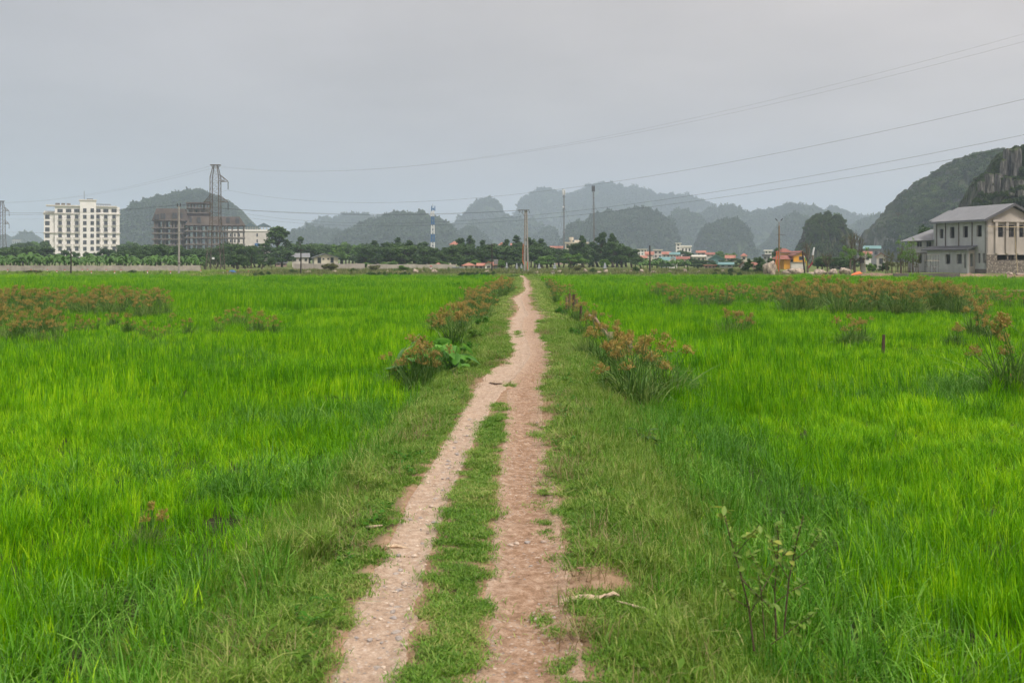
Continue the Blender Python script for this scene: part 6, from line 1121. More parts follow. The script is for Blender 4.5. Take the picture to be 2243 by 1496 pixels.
def boulders():
    # x, top y, bottom y, width in photo pixels
    L = [(674,590,600,16),(707,597,602,11),(735,592,601,13),(771,594,602,9),(787,593,598,8),(820,595,600,7),(850,590,599,10),(885,590,600,11),(910,589,599,13),(927,592,601,9),(953,587,599,13),(1009,592,600,11),(1066,590,598,16),(1121,591,599,15),(1163,595,600,9),(1175,594,600,11),(1212,592,600,10),(1225,592,601,13),(1259,595,601,15),(1282,590,601,11),(1312,593,601,13),(1327,588,601,10),(1363,593,600,11),(1380,592,601,8),(1405,589,600,11),(1432,590,600,11),(1467,592,600,10),(1484,594,600,7),(1500,587,602,9),(1514,596,600,6),(1531,592,601,11),(1549,594,602,10),(1565,595,601,10),(1584,590,600,10),(1612,596,600,8),(1633,594,601,14)]
    pos = ['near the dark crossbar pole', 'among the far weeds', 'beside a staked sapling']
    for i, (x, yt, yb, w) in enumerate(L):
        Y = 137 + (i*7 % 5)*0.8; k = Y/F; h = (yb - yt)*k; o = obj('boulder', BM[i % 7], None, (XW(x, Y), Y, 0.28 + h*0.38), random.uniform(0, 6.28), (w*k*0.60, w*k*0.55, h*0.72))
        lab = 'pale limestone boulder in the row left of the path' if x < 1140 else 'pale limestone boulder in the row right of the path, before the village'
        tag(o, lab, 'boulder', 'row of boulders left of the path' if x < 1140 else 'row of boulders right of the path')
    for x, yt, yb, w, m, lab in ((1687,579,604,24,1,'big rough boulder left of the street lamp'),(1722,591,603,22,2,'brownish boulder pile right of the street lamp'),(1744,586,603,32,4,'large creased boulder in front of the yellow house'),(1797,592.5,604,32,5,'long low boulder in front of the leaning black post'),(1825,587,601,18,3,'pointed boulder with a pale broken side'),(1848,583,602,23,0,'tall rounded boulder beside the spreading tree'),(1775,597,604,20,6,'heap of small broken stones at the foot of the wrapped tree'),(2212,595,603,14,1,'pale boulder in front of the stone plinth of the grey house'),(2236,597,604,16,4,'grey boulder cut by the right frame edge by the grey house'),(1993,597,603,14,2,'dark boulder by the low grey block wall')):
        Y = 133 if x < 1900 else 118.5; k = Y/F; h = (yb - yt)*k; o = obj('boulder', BM[m], None, (XW(x, Y), Y, (0.28 if x < 1900 else 0.45) + h*0.36), random.uniform(0, 6.28), (w*k*0.62, w*k*0.55, h*0.74)); tag(o, lab, 'boulder')
    # spoil heaps of the building site and the road edge
    def heap(label, x0, x1, Y, h, d, mat, seed, zb=0.25):
        a, b = XW(x0, Y), XW(x1, Y); nu, nv = 90, 16; u = np.linspace(a, b, nu); v = np.linspace(-1, 1, nv); U, Vv = np.meshgrid(u, v, indexing='ij'); e = np.minimum(1, np.minimum(U - a, b - U) / (0.12*(b-a)))
        Z = zb - 0.1 + h*e*np.maximum(0, 1 - Vv**2)*(0.75 + 0.35*fbm(U*0.9, Vv*2, 0, seed, 4)) + 0.12*fbm(U*3, Vv*5, 0, seed+3, 3)*e; Yv = Y + Vv*d; idx = np.arange(nu*nv).reshape(nu, nv); Q = np.stack([idx[:-1,:-1], idx[1:,:-1], idx[1:,1:], idx[:-1,1:]], -1).reshape(-1, 4)
        tag(obj('rubble', np_mesh('rubble', np.stack([U, Yv, Z], -1), Q, [mat])), label, kind='stuff')
    heap('brown spoil heap between the transformer post and the grey houses', 1878, 2010, 121, 0.55, 2.5, M['rubble'], 3, 0.3); heap('brown earth and debris in front of the grey house', 2085, 2290, 116, 0.5, 2.2, M['rubble'], 4, 0.3); heap('bare earth edge below the big boulders', 1690, 1905, 128.6, 0.22, 1.6, M['rubble'], 5, 0.25)
    heap('strip of bare earth road where the path meets the twin poles', 1085, 1260, 130.2, 0.16, 1.2, solid('bare_earth_road', (0.42, 0.30, 0.21), 0.95, 0.2, 1.2), 6, 0.27); heap('darker earth edge of the road before the village', 1260, 1690, 130.6, 0.14, 0.9, M['rubble'], 7, 0.27)
    heap('pile of pale rubble and planks left of the pylon foot', 452, 480, 138, 0.35, 0.8, M['boulder'], 8, 0.28)
boulders()
def roadside_posts():
    mb = MB().tube([(0,0,-0.2),(0,0,0.42)], 0.075, 8, 0).tube([(0,0,0.421),(0,0,0.58)], [0.08, 0.07], 8, 1); body = MB().tube([(0,0,-0.2),(0,0,0.42)], 0.075, 8).mesh('post_body', [M['whitepaint']]); cap = MB().tube([(0,0,0.421),(0,0,0.56),(0,0,0.6)], [0.082, 0.08, 0.05], 8).mesh('red_cap', [M['red']])
    for x, yb in ((17,598),(68,597),(79,600),(82,596),(104,597),(119,596.5),(124.5,600.5),(142,597.5),(180,597),(192,597),(200,602.5),(232.6,597),(251,602.5),(265,598),(323,601.5),(373.6,602.5),(440,599.5),(498,601),(513,600),(521,600),(544,600.5),(607,599.5),(642,600.5)):
        Y = 2.3*F/(yb - HY); t = thing('marker_post', 'short white roadside post with a red top, left of the path', 'post', (XW(x, Y), Y, 0.3), 0, 'red-topped marker posts', (1, 1, 0.85)); obj('post_body', body, t); obj('red_cap', cap, t)
roadside_posts()
def tombs():
    def stupa(x, yt, Y, w, lab):
        h = ZW(yt, Y) - 0.3; t = thing('stone_tomb', lab, 'tomb', (XW(x, Y), Y, 0.3)); k = w/F*Y/2; tiers = [(0, 0.22, 1.0), (0.22, 0.42, 0.72), (0.48, 0.64, 0.5), (0.69, 0.82, 0.34)]
        for a, b, q in tiers:
            MB().box(-k*q*0.8, k*q*0.8, -k*q*0.8, k*q*0.8, a*h, b*h).build('tier', M['tomb'], t)
            e = k*q; z = b*h; MB().add([(-e,-e,z),(e,-e,z),(e,e,z),(-e,e,z),(-e*0.55,-e*0.55,z+0.06*h),(e*0.55,-e*0.55,z+0.06*h),(e*0.55,e*0.55,z+0.06*h),(-e*0.55,e*0.55,z+0.06*h)], [(3,2,1,0),(4,5,6,7),(0,1,5,4),(1,2,6,5),(2,3,7,6),(3,0,4,7)]).build('eave', M['tomb'], t)
        MB().tube([(0,0,0.88*h),(0,0,0.93*h),(0,0,h)], [k*0.14,k*0.2,k*0.02], 8).build('finial', M['tomb'], t)
    for x, yt, Y, w, lab in ((744,575,175,8,'stone stupa tomb right of the cream gable house'),(1110,575,178,9,'grey stupa tomb left of the twin poles, half behind the little tree'),(1132,576,170,9,'grey stupa tomb just left of the twin poles'),(1142,578,172,8,'smaller stupa tomb nearest the twin poles'),(1181,577,172,11,'wide stupa tomb right of the twin poles'),(1215,576,165,13,'stupa tomb between the two bright green trees'),(1325,575,165,13,'tiered stupa tomb in front of the dark clump')): stupa(x, yt, Y, w, lab)
    Y = 178; t = thing('stone_tomb', 'long low grey tomb enclosure left of the small white houses', 'tomb', (XW(990, Y), Y, 0.3)); MB().box(0, XW(1015, Y) - XW(990, Y), 0, 2, 0, 0.55).build('plinth', M['tomb'], t); MB().box(-0.1, XW(1015, Y) - XW(990, Y) + 0.1, -0.1, 0.2, 0.551, 0.7).build('coping', M['tomb'], t)
    Y = 160; t = thing('stone_lantern', 'small red and white lantern pillar by the pinkish shrine house', 'lantern', (XW(944, Y), Y, 0.3)); MB().box(-0.22,0.22,-0.22,0.22,0,0.5).build('base', M['red'], t); MB().box(-0.15,0.15,-0.15,0.15,0.501,0.85).build('shaft', M['whitepaint'], t); MB().tube([(0,0,0.851),(0,0,1.15)], [0.28,0.02], 6).build('cap', M['roofred'], t)
tombs()
def odds():
    Y = 141; t = thing('concrete_post', 'concrete post with a black transformer box right of the spreading tree', 'post', (XW(1891, Y), Y, 0.3)); MB().add([(-0.33,-0.2,-0.2),(0.33,-0.2,-0.2),(0.33,0.2,-0.2),(-0.33,0.2,-0.2),(-0.22,-0.15,2.45),(0.22,-0.15,2.45),(0.22,0.15,2.45),(-0.22,0.15,2.45)], [(3,2,1,0),(4,5,6,7),(0,1,5,4),(1,2,6,5),(2,3,7,6),(3,0,4,7)]).build('post', M['pole'], t); MB().box(-0.62,-0.05,-0.5,-0.21,1.55,2.3).build('black_box', M['pole_dark'], t); MB().box(-0.9,0.55,-0.2,0.2,2.451,2.58).build('top_beam', M['pole'], t)
    MB().tube([(0.45,-0.1,0),(0.1,-0.18,1.5)], 0.04, 6).build('prop', M['bamboo_pale'], t)
    Y = 123; t = thing('conduit_bundle', 'heap of bright orange conduit pipes on the ground by the spoil', 'pipes', (XW(1877, Y), Y, 0.42))
    for k in range(6): MB().tube([(-0.75+0.05*k, -0.1+0.06*k, 0.05+0.02*k), (-0.1, 0.05*k-0.1, 0.12+0.045*k), (0.62-0.04*k, 0.08*k-0.2, 0.28+0.035*k)], 0.055, 6).build('conduit', M['orange'], t)
    Y = 140; t = thing('tarpaulin', 'crumpled blue tarpaulin over a heap right of the pylon', 'tarpaulin', (XW(509, Y), Y, 0.3)); n = 9; V = []; Q = []
    for i in range(n):
        for j in range(n): u, v = i/(n-1)*2-1, j/(n-1)*2-1; V.append((u*0.55, v*0.4, 0.55*max(0, 1-0.75*max(abs(u),abs(v))**3) + 0.06*math.sin(i*2.3+j*1.7) if max(abs(u),abs(v)) < 0.99 else 0.0))
    Q = [(i*n+j, (i+1)*n+j, (i+1)*n+j+1, i*n+j+1) for i in range(n-1) for j in range(n-1)]; MB().add(V, Q).build('sheet', M['bluepaint'], t)
    Y = 134; t = thing('culvert_box', 'small concrete culvert box on the earth road right of the twin poles', 'culvert', (XW(1211, Y), Y, 0.28)); MB().box(-0.28,0.28,-0.25,0.25,0,0.4).build('box', M['trim'], t); MB().box(-0.33,0.33,-0.3,0.3,0.401,0.48).build('lid', M['concrete'], t)
    for x, Y, z, lab in ((1718, 146, 0.3, 'white plastic sheet heap in front of the yellow house'), (489, 137, 0.3, 'white sack lying near the pylon foot')):
        o = obj('plastic_sheet', BM[3], None, (XW(x, Y), Y, z + 0.12), 0.4, (0.32, 0.25, 0.25)); o.active_material if False else None; me = BM[3].copy(); me.materials.clear(); me.materials.append(M['whitepaint']); o.data = me; tag(o, lab, 'sheet')
    Y = 65; o = MB().tube([(0,0,0),(4.0,0.4,0.03),(8.6,1.2,0.0)], 0.035, 6).build('irrigation_pipe', M['bamboo_pale']); o.location = (XW(2113, Y), Y, 0.42); tag(o, 'thin pale pipe lying across the far right paddy', 'pipe')
odds()

def pillar_mesh(seed):
    import bmesh
    bm = bmesh.new(); bmesh.ops.create_cube(bm, size=2.0); bmesh.ops.subdivide_edges(bm, edges=bm.edges[:], cuts=9, use_grid_fill=True); V = np.array([v.co for v in bm.verts]); Q = np.array([[v.index for v in f.verts] for f in bm.faces]); bm.free()
    r = np.maximum(1, np.linalg.norm(V[:,:2], axis=1)/1.15); V[:,:2] /= r[:,None]; n = fbm(V[:,0]*1.6 + seed*5, V[:,1]*1.6, V[:,2]*0.7, seed + 70, 5, 0.6); crk = np.abs(fbm(V[:,0]*3.2 + seed*2, V[:,1]*3.2, V[:,2]*0.25, seed + 90, 3))
    V[:,:2] *= (1 + 0.34*n - 0.9*np.maximum(0, 0.22 - crk))[:,None] * (1.0 - 0.10*(V[:,2:3] + 1)); V[:,2] += 0.10*fbm(V[:,0]*1.5 + seed, V[:,1]*1.5, 0, seed + 30, 3)*(V[:,2] > 0.5); return np_mesh('rock_pillar', V, Q, [PILLAR])
def crag_pillars():
    PM = [pillar_mesh(i) for i in range(5)]
    bp = [tree_meshes('shrub', 1500 + i, M['hill_bush_near'])[1] for i in range(2)]
    for i, (x, y, w, Y) in enumerate(((2150, 425, 20, 222), (2165, 430, 26, 221), (2182, 428, 24, 222), (2200, 425, 26, 222), (2216, 418, 24, 223), (2232, 412, 26, 223), (2246, 410, 26, 224), (2140, 440, 22, 221), (2175, 404, 8, 225), (2195, 392, 9, 225), (2158, 445, 30, 219), (2205, 445, 34, 219), (2235, 440, 34, 219), (2218, 388, 12, 226))): s = w/F*Y; obj('crag_bush', bp[i % 2], CRAGHILL, (XW(x, Y), Y, ZW(y, Y) - 0.5*s), i*1.1, (s, s, s*0.9))
    for i, (x, yt, yb, w, Y) in enumerate(((2209, 329, 400, 19, 234), (2226, 327, 405, 17, 232), (2242, 332, 405, 18, 235), (2187, 381, 425, 13, 228), (2166, 382, 425, 18, 226), (2149, 398, 430, 12, 226), (2197, 352, 410, 13, 233), (2262, 335, 410, 22, 236), (2285, 345, 410, 22, 237), (2206, 390, 430, 22, 227), (2235, 395, 432, 24, 227))):
        k = Y/F; h = (yb - yt)*k; obj('rock_pillar', PM[i % 5], CRAGHILL, (XW(x, Y), Y, ZW(yb, Y) + h*0.5), i*1.3, (w*k*0.58, w*k*0.6, h*0.5))
crag_pillars()
# ------------------------------------------------------------------ plants standing in and beside the paddies
def umbel(seed, r0=0.15):
    r = np.random.default_rng(seed); mb = MB()
    for k in range(15):
        a = r.uniform(0, 6.28); el = r.uniform(0.15, 1.35); L = r0*r.uniform(0.45, 1.0); d = Vector((math.cos(a)*math.cos(el), math.sin(a)*math.cos(el), math.sin(el))); e = d*L; mb.bar((0,0,0), e, 0.003, 0.003, 0)
        for q in range(9):
            c = e + Vector(r.normal(0, 0.016, 3)); u = Vector(r.normal(0, 1, 3)).normalized(); w = u.cross(d).normalized(); l = 0.017*r.uniform(0.7, 1.4); mb.add([c - u*l, c - w*l*0.45, c + u*l, c + w*l*0.45], [(0,1,2,3)], 0)
    for k in range(6):
        a = k*1.05 + r.normal(0, 0.2); L = r.uniform(0.14, 0.34); s = Vector((-math.sin(a), math.cos(a), 0)); P = [Vector((math.cos(a)*L*u, math.sin(a)*L*u, 0.10*u - 0.28*L/0.3*u**2.5)) for u in (0, 0.35, 0.7, 1)]; W = [0.004, 0.005, 0.004, 0.0008]
        v = [p + s*w*e for p, w in zip(P, W) for e in (-1, 1)]; mb.add(v, [(i*2, i*2+1, i*2+3, i*2+2) for i in range(3)], 1)
    return mb
UMB = [umbel(1000 + i).mesh('flower_head', [M['sedge_head'], M['sedge_leaf']]) for i in range(4)]
def clump_leaves(seed, n=260, l0=0.60, l1=1.30, w=0.018, mat='sedge_leaf'):
    return blade_mesh('leaves', M[mat], n, 0.20, l0, l1, w, 6, 0.30, 0.5, seed, 9, 0.06)
def clump_stems(seed, n):
    r = np.random.default_rng(seed); mb = MB(); tops = []
    for k in range(n):
        a = r.uniform(0, 6.28); b = r.uniform(0, 0.2); h = r.uniform(0.62, 1.08); ln = r.uniform(0.05, 0.38); x, y = b*math.cos(a), b*math.sin(a); P = [(x + math.cos(a)*ln*u*u, y + math.sin(a)*ln*u*u, h*u - 0.03) for u in (0, 0.35, 0.7, 1)]; mb.tube(P, [0.006, 0.005, 0.0045, 0.004], 4, 0, False); tops.append((P[-1], a))
    return mb, tops
SEDGE = []
for i in range(5):
    n = 6 + i; mb, tops = clump_stems(1100 + i, n); hd = MB(); 
    for j, (p, a) in enumerate(tops):
        u = umbel(1200 + i*20 + j); s = random.uniform(0.6, 1.0); c, sn = math.cos(a), math.sin(a); o = len(hd.v); hd.v.extend([(p[0] + (x*c - y*sn)*s, p[1] + (x*sn + y*c)*s, p[2] + z*s) for x, y, z in u.v]); hd.f.extend([tuple(q + o for q in f) for f in u.f]); hd.m.extend(u.m)
    SEDGE.append((clump_leaves(1300 + i), mb.mesh('stems', [M['sedge_leaf']]), hd.mesh('flower_heads', [M['sedge_head'], M['sedge_leaf']]), tops))
def sedge(label, X, Y, s, group=None, near=False, zs=1.0, few=None):
    i = random.randrange(5); lv, st, hd, tops = SEDGE[i]; t = thing('sedge_clump', label, 'sedge', (X, Y, float(gheight(X, Y)) - 0.02), random.uniform(0, 6.28), group, (s, s, s*zs)); obj('leaves', lv, t); obj('stems', st, t)
    if near:
        for j, (p, a) in enumerate(tops[:few]): h = obj('flower_head', UMB[j % 4], t, p, a, random.uniform(0.8, 1.2))
    else: obj('flower_heads', hd, t)
    return t
def sedges():
    rn = random.Random(77)
    def mass(label, grp, n, x0, x1, Y0, Y1, s0, s1):
        for i in range(n): Y = rn.uniform(Y0, Y1); x = x0 + (x1 - x0)*(i + rn.random())/n; sedge(label, XW(x, Y), Y, rn.uniform(s0, s1), grp)
    mass('brown-headed sedge clump in the dense bank across the right paddy', 'dense sedge bank on the right', 84, 1700, 2110, 42, 58, 1.05, 1.5)
    mass('sedge clump in the thinner stretch left of the dense right-hand bank', 'thin sedge stretch on the right', 30, 1425, 1700, 47, 62, 0.85, 1.15); mass('sedge clump at the right end of the paddy beyond the dense bank', 'sedges at the right end', 16, 2115, 2243, 40, 58, 0.75, 1.05)
    mass('brown-headed sedge clump in the long bank across the left paddy', 'long sedge bank on the left', 64, -30, 365, 40, 54, 0.85, 1.15); mass('sedge clump in the nearer dark patch at the left frame edge', 'near sedges at the left edge', 20, -20, 135, 28, 38, 0.75, 1.05); mass('pale thin sedge among the weedy grass below the left bank', 'pale thin sedges on the left', 12, 130, 420, 30, 38, 0.5, 0.7)
    mass('lone brown-topped sedge sticking out of the left paddy', 'lone sedges in the left paddy', 6, 470, 612, 31, 36, 0.62, 0.85)
    for i in range(46): Y = 31 + 50*(i + rn.random())/46; sedge('sedge clump in the row along the left side of the path', float(footL(Y)) + rn.uniform(-0.9, 0.35), Y, rn.uniform(0.75, 1.15), 'sedge row left of the path')
    for i in range(30): Y = 30 + 58*(i + rn.random())/30; sedge('small sedge clump in the row along the right side of the path', float(footR(Y)) + rn.uniform(-0.3, 0.7), Y, rn.uniform(0.55, 0.85), 'sedge row right of the path')
    for x, y, s, lab in ((1400,885,1.0,'biggest drooping sedge clump right of the path, nearest the camera'),(1352,862,0.85,'drooping sedge clump just left of the biggest one'),(1448,868,0.85,'yellow-headed sedge at the right of the near clump'),(1330,812,0.8,'sedge clump below the lying bamboo rail'),(1288,800,0.62,'low sedge at the path side of the bamboo stakes'),(1415,815,0.8,'sedge clump behind the biggest near clump, by the lone short stake'),(1340,772,0.75,'sedge growing round the pale bamboo stake'),(1280,735,0.7,'sedge at the middle of the bamboo stake row'),(1262,705,0.7,'sedge at the far end of the bamboo stake row'),
                         (990,760,0.95,'tall brown-headed sedge behind the taro'),(1012,740,0.9,'sedge between the taro and the far sedge row'),(965,735,0.85,'sedge left of the path with many orange heads'),(915,855,0.85,'long-leaved sedge drooping in front of the taro'),(950,850,0.75,'short sedge at the path side of the taro'),(870,845,0.6,'sedge with one orange head left of the taro'),
                         (1600,738,0.8,'isolated sedge clump out in the right paddy, left one'),(1628,735,0.75,'isolated sedge clump out in the right paddy, right one'),(1855,757,0.75,'bent sedge clump left of the lone dark stake'),(1885,752,0.7,'second bent sedge just left of the lone dark stake'),(2140,738,0.95,'tall sedge clump right of the lone dark stake'),(2165,742,0.85,'sedge leaning right beside the tall clump'),(2095,752,0.6,'short sedge between the lone stake and the tall clump'),(2236,862,1.15,'dry brown-topped sedge cut by the right frame edge')):
        Y = 2.45*F/(y - HY); sedge(lab, XW(x, Y), Y, s*1.2, None, True)
    Y = 8.6; sedge('small wilted brown sedge standing in the near left rice', XW(322, Y), Y, 0.42, None, True, 1.15, 4)
sedges()
def taro_leaf(seed):
    r = np.random.default_rng(seed); out = []; n = 9
    for k in range(n + 1):       # heart outline: half-widths along the midrib
        u = k / n; w = 0.44*math.sin(math.pi*min(1, u*0.93 + 0.07))**0.75*(1.15 - 0.55*u); out.append((u, w))
    V = []; Q = []
    for u, w in out:
        for e in (-1, -0.5, 0, 0.5, 1): x = u - 0.25 - 0.22*(abs(e)**2)*(1 - u)**3; V.append((x, e*w, -0.16*u*u + 0.10*abs(e)*w + 0.02*math.sin(9*u + 5*e) - 0.10*(abs(e) > 0.9)*w))
    for i in range(n):
        for j in range(4): Q.append((i*5+j, i*5+j+1, (i+1)*5+j+1, (i+1)*5+j))
    me = np_mesh('leaf', V, Q, [M['taro']], smooth=True); return me
TARO = [taro_leaf(i) for i in range(3)]
def taros():
    rn = random.Random(31)
    for x, y, n, s, lab in ((905,832,22,1.0,'taro with big dark heart-shaped leaves, the left of the clump'),(950,828,26,1.1,'taro with big glossy leaves in the middle of the clump'),(995,826,22,0.9,'taro with lighter yellowing leaves nearest the path'),(935,800,16,1.1,'tall taro at the back of the clump with one upright leaf')):
        Y = 2.35*F/(y - HY); X = XW(x, Y); t = thing('taro_plant', lab, 'taro', (X, Y, float(gheight(X, Y))), 0); st = MB()
        for k in range(n):
            a = rn.uniform(0, 6.28); rr = rn.uniform(0.08, 0.42)*s; h = rn.uniform(0.28, 0.80)*s; p = (rr*math.cos(a), rr*math.sin(a), h); st.tube([(0.03*math.cos(a), 0.03*math.sin(a), -0.05), (p[0]*0.4, p[1]*0.4, h*0.6), p], [0.014, 0.011, 0.008], 5)
            o = obj('leaf', TARO[k % 3], t, p); o.scale = (rn.uniform(0.20, 0.37)*s,)*3; o.rotation_euler = (rn.uniform(-0.5, 0.5), rn.uniform(-0.1, 1.0), a)
        st.build('stalks', M['taro'], t)
taros()
def stakes():
    for x, yt, yb, Y, r, mt, lab in ((1242,652,668,44.5,0.05,'bamboo','short bamboo stake at the far end of the row, left of a pair'),(1247.5,643,666,44,0.055,'bamboo','tallest far bamboo stake in the row'),(1256,645,665,43,0.06,'wood_dark','dark bamboo stake right of the tallest far one'),(1264,655,672,42,0.05,'bamboo','bamboo stake ending the far group'),(1272,670,690,38,0.05,'wood_dark','lone dark stake between the far group and the rail'),(1304,688,708,33.5,0.06,'bamboo','bamboo stake behind the upper end of the lying rail'),(1319.5,716,742,30,0.06,'bamboo','bamboo stake with pink spots left of a twin stake'),(1327,713,740,29.5,0.06,'bamboo','twin bamboo stake behind the pale one'),(1336,727,762,27.5,0.075,'bamboo_pale','pale thick bamboo stake at the lower end of the rail'),(1350,757,772,26,0.08,'bamboo','low broken bamboo stump near the pale stake'),(1379.5,738,772,24.5,0.075,'bamboo','near bamboo stake standing apart, hollow top'),(1427,681,695,48,0.05,'bamboo','tiny stake out in the right paddy')):
        zt = ZW(yt, Y); t = thing('bamboo_stake', lab, 'stake', (XW(x, Y), Y, 0)); dx = random.uniform(-0.03, 0.03); b = MB(); n = 3; z0 = -0.1
        for k in range(n):
            za, zb = z0 + (zt - z0)*k/n, z0 + (zt - z0)*(k+1)/n; b.tube([(dx*za, 0, za), (dx*(za+zb)/2, 0, (za+zb)/2), (dx*zb, 0, zb)], [r*1.0, r*0.94, r*1.0], 9, 0, k < n-1)
            b.tube([(dx*zb, 0, zb - 0.012), (dx*zb, 0, zb + (0.012 if k < n-1 else -0.002))], r*1.1, 9, 0, False)
        b.build('cane', M[mt], t); MB().tube([(dx*zt, 0, zt - 0.10), (dx*zt, 0, zt - 0.03)], r*0.75, 8).build('hollow_top', M['wood_dark'], t)
    A, B = PX(1291, 691, 33), PX(1341, 744, 27); t = thing('bamboo_rail', 'bent bamboo rail lying along the tops of the stakes', 'rail', A); C = (B - A); m = C*0.5 + Vector((0, 0, 0.05)); MB().tube([(0,0,0), C*0.25 + Vector((0.06,0,0.05)), m, C*0.75, C], [0.045, 0.042, 0.042, 0.04, 0.038], 9).build('cane', M['bamboo'], t); MB().tube([C*0.5 + Vector((-0.006,0.02,0.05)), C*0.505 + Vector((0,0,0.05))], 0.05, 9).build('node_ring', M['bamboo'], t)
    Y = 26.0; zt = ZW(733, Y); t = thing('wooden_stake', 'lone dark wooden stake standing in the short rice on the right', 'stake', (XW(1934, Y), Y, 0)); MB().tube([(0,0,-0.1),(0.01,0,zt*0.5),(0.02,0,zt)], [0.046,0.044,0.04], 7).build('shaft', M['wood_dark'], t)
    eg = solid('pink_egg_mass', (0.65, 0.14, 0.16), 0.6, 0.2, 30)
    for x, y, Y, lab in ((1319, 745, 29.9, 'pink snail egg mass on the twin stakes'), (1323, 752, 29.4, 'lower pink snail egg mass beside the pale stake'), (2213, 822, 20, 'pink snail egg mass on a sedge stem at the right')):
        p = PX(x, y, Y); o = obj('snail_eggs', BM[2], None, p, 0, (0.025, 0.02, 0.045)); me = bpy.data.meshes.get('snail_eggs') or BM[2].copy(); me.name = 'snail_eggs'; me.materials.clear(); me.materials.append(eg); o.data = me; tag(o, lab, 'eggs')
stakes()

# ------------------------------------------------------------------ small things near the camera
def leaf_shape(L, W, mat, name='leaf'):
    V = []; n = 5
    for k in range(n + 1):
        u = k/n; w = W*math.sin(math.pi*min(1, 0.04 + u*0.96))**0.8*0.5
        for e in (-1, 0, 1): V.append((u*L, e*w, -0.10*L*u*u + abs(e)*w*0.25))
    Q = [(i*3+j, i*3+j+1, i*3+j+4, i*3+j+3) for i in range(n) for j in (0, 1)]; return np_mesh(name, V, Q, [mat], smooth=True)
def near_shrub():
    lg = leafmat('young_shrub_leaf', (0.11, 0.21, 0.03), (0.22, 0.34, 0.05), 0.4, 5, c3=(0.44, 0.43, 0.08), fine=15); Y = 5.9; X = XW(1668, Y); zb = float(gheight(X, Y)); t = thing('young_shrub', 'spindly young shrub with yellow-green leaves at the lower right', 'shrub', (X, Y, zb))
    rn = random.Random(4); P = lambda px, py, dy=0: (XW(px, Y+dy) - X, dy, ZW(py, Y+dy) - zb); stems = [([P(1652,1425), P(1640,1330,0.03), P(1618,1240,0.05), P(1600,1180,0.06), P(1583,1112,0.05)], 0.0085), ([P(1700,1400,0.1), P(1697,1290,0.12), P(1706,1190,0.15), P(1702,1150,0.15)], 0.0075), ([P(1716,1390,0.05), P(1728,1270,0.02), P(1745,1185,0.0), P(1760,1130,0.0)], 0.008), ([P(1622,1265,0.04), P(1655,1300,0.0), P(1690,1330,-0.03)], 0.0055), ([P(1675,1400,-0.05), P(1668,1300,-0.06), P(1660,1250,-0.05)], 0.005), ([P(1645,1340,0.02), P(1700,1235,0.1), P(1725,1205,0.12)], 0.0045)]
    stems += [([P(1610,1215,0.05), P(1640,1180,0.02), P(1662,1150,0.0)], 0.004), ([P(1697,1290,0.12), P(1660,1240,0.16), P(1640,1205,0.2)], 0.004), ([P(1735,1230,0.0), P(1775,1200,-0.05), P(1800,1160,-0.06)], 0.004), ([P(1728,1270,0.02), P(1700,1220,-0.05), P(1690,1180,-0.08)], 0.004), ([P(1640,1330,0.03), P(1605,1310,-0.05), P(1580,1270,-0.08)], 0.004), ([P(1697,1320,0.12), P(1740,1290,0.15), P(1770,1275,0.18)], 0.004), ([P(1690,1410,0.0), P(1745,1370,-0.05), P(1790,1340,-0.08)], 0.004)]
    Ls = [leaf_shape(0.050, 0.030, lg), leaf_shape(0.036, 0.022, lg), leaf_shape(0.062, 0.040, lg)]
    for pts, r in stems:
        MB().tube(pts, [r*0.72*(1 - 0.15*i) for i in range(len(pts))], 6).build('stem', M['stem'], t); n = 38 if r > 0.006 else 20
        for k in range(n):
            u = (0.35 + 0.65*(k + rn.random())/n)*(len(pts) - 1); i = min(int(u), len(pts) - 2); f = u - i; p = Vector(pts[i]).lerp(Vector(pts[i+1]), f); o = obj('leaf', rn.choice(Ls), t, p); o.rotation_euler = (rn.uniform(-0.9, 0.9), rn.uniform(-0.6, 0.9), rn.uniform(0, 6.28)); o.location = p + Vector((rn.uniform(-1, 1), rn.uniform(-1, 1), rn.uniform(-0.5, 1))) * 0.02; o.scale = (rn.uniform(0.6, 1.15), rn.uniform(0.5, 1.0), 1.0)
    o = obj('leaf', Ls[2], t, P(1583, 1112, 0.05)); o.rotation_euler = (0.3, -0.2, 3.3); o.scale = (1.2,)*3; obj('leaf', Ls[2], t, P(1590, 1118, 0.05)).rotation_euler = (-0.3, 0, 0.2)
    p = P(1662, 1405, -0.12); c = obj('dead_leaf', leaf_shape(0.17, 0.05, M['dry'], 'dead_leaf'), None, (X + p[0] - 0.06, Y - 0.14, zb + 0.10), 0.1); tag(c, 'brown dead leaf lying at the foot of the spindly shrub', 'leaf')
    X2, Y2 = XW(1412, 12.4), 12.4; zb2 = float(gheight(X2, Y2)); t = thing('broadleaf_weed', 'small dark broad-leaved weed on the right bank', 'weed', (X2, Y2, zb2)); Lw = leaf_shape(0.12, 0.07, M['sedge_leaf'])
    for k in range(16): a = rn.uniform(0, 6.28); h = rn.uniform(0.12, 0.34); e = (rn.uniform(0.02, 0.16)*math.cos(a), rn.uniform(0.02, 0.12)*math.sin(a), h); MB().tube([(0,0,0), e], 0.004, 4).build('stem', M['stem'], t); o = obj('leaf', Lw, t, e); o.rotation_euler = (rn.uniform(-0.4, 0.4), rn.uniform(-0.3, 0.6), a)
near_shrub()
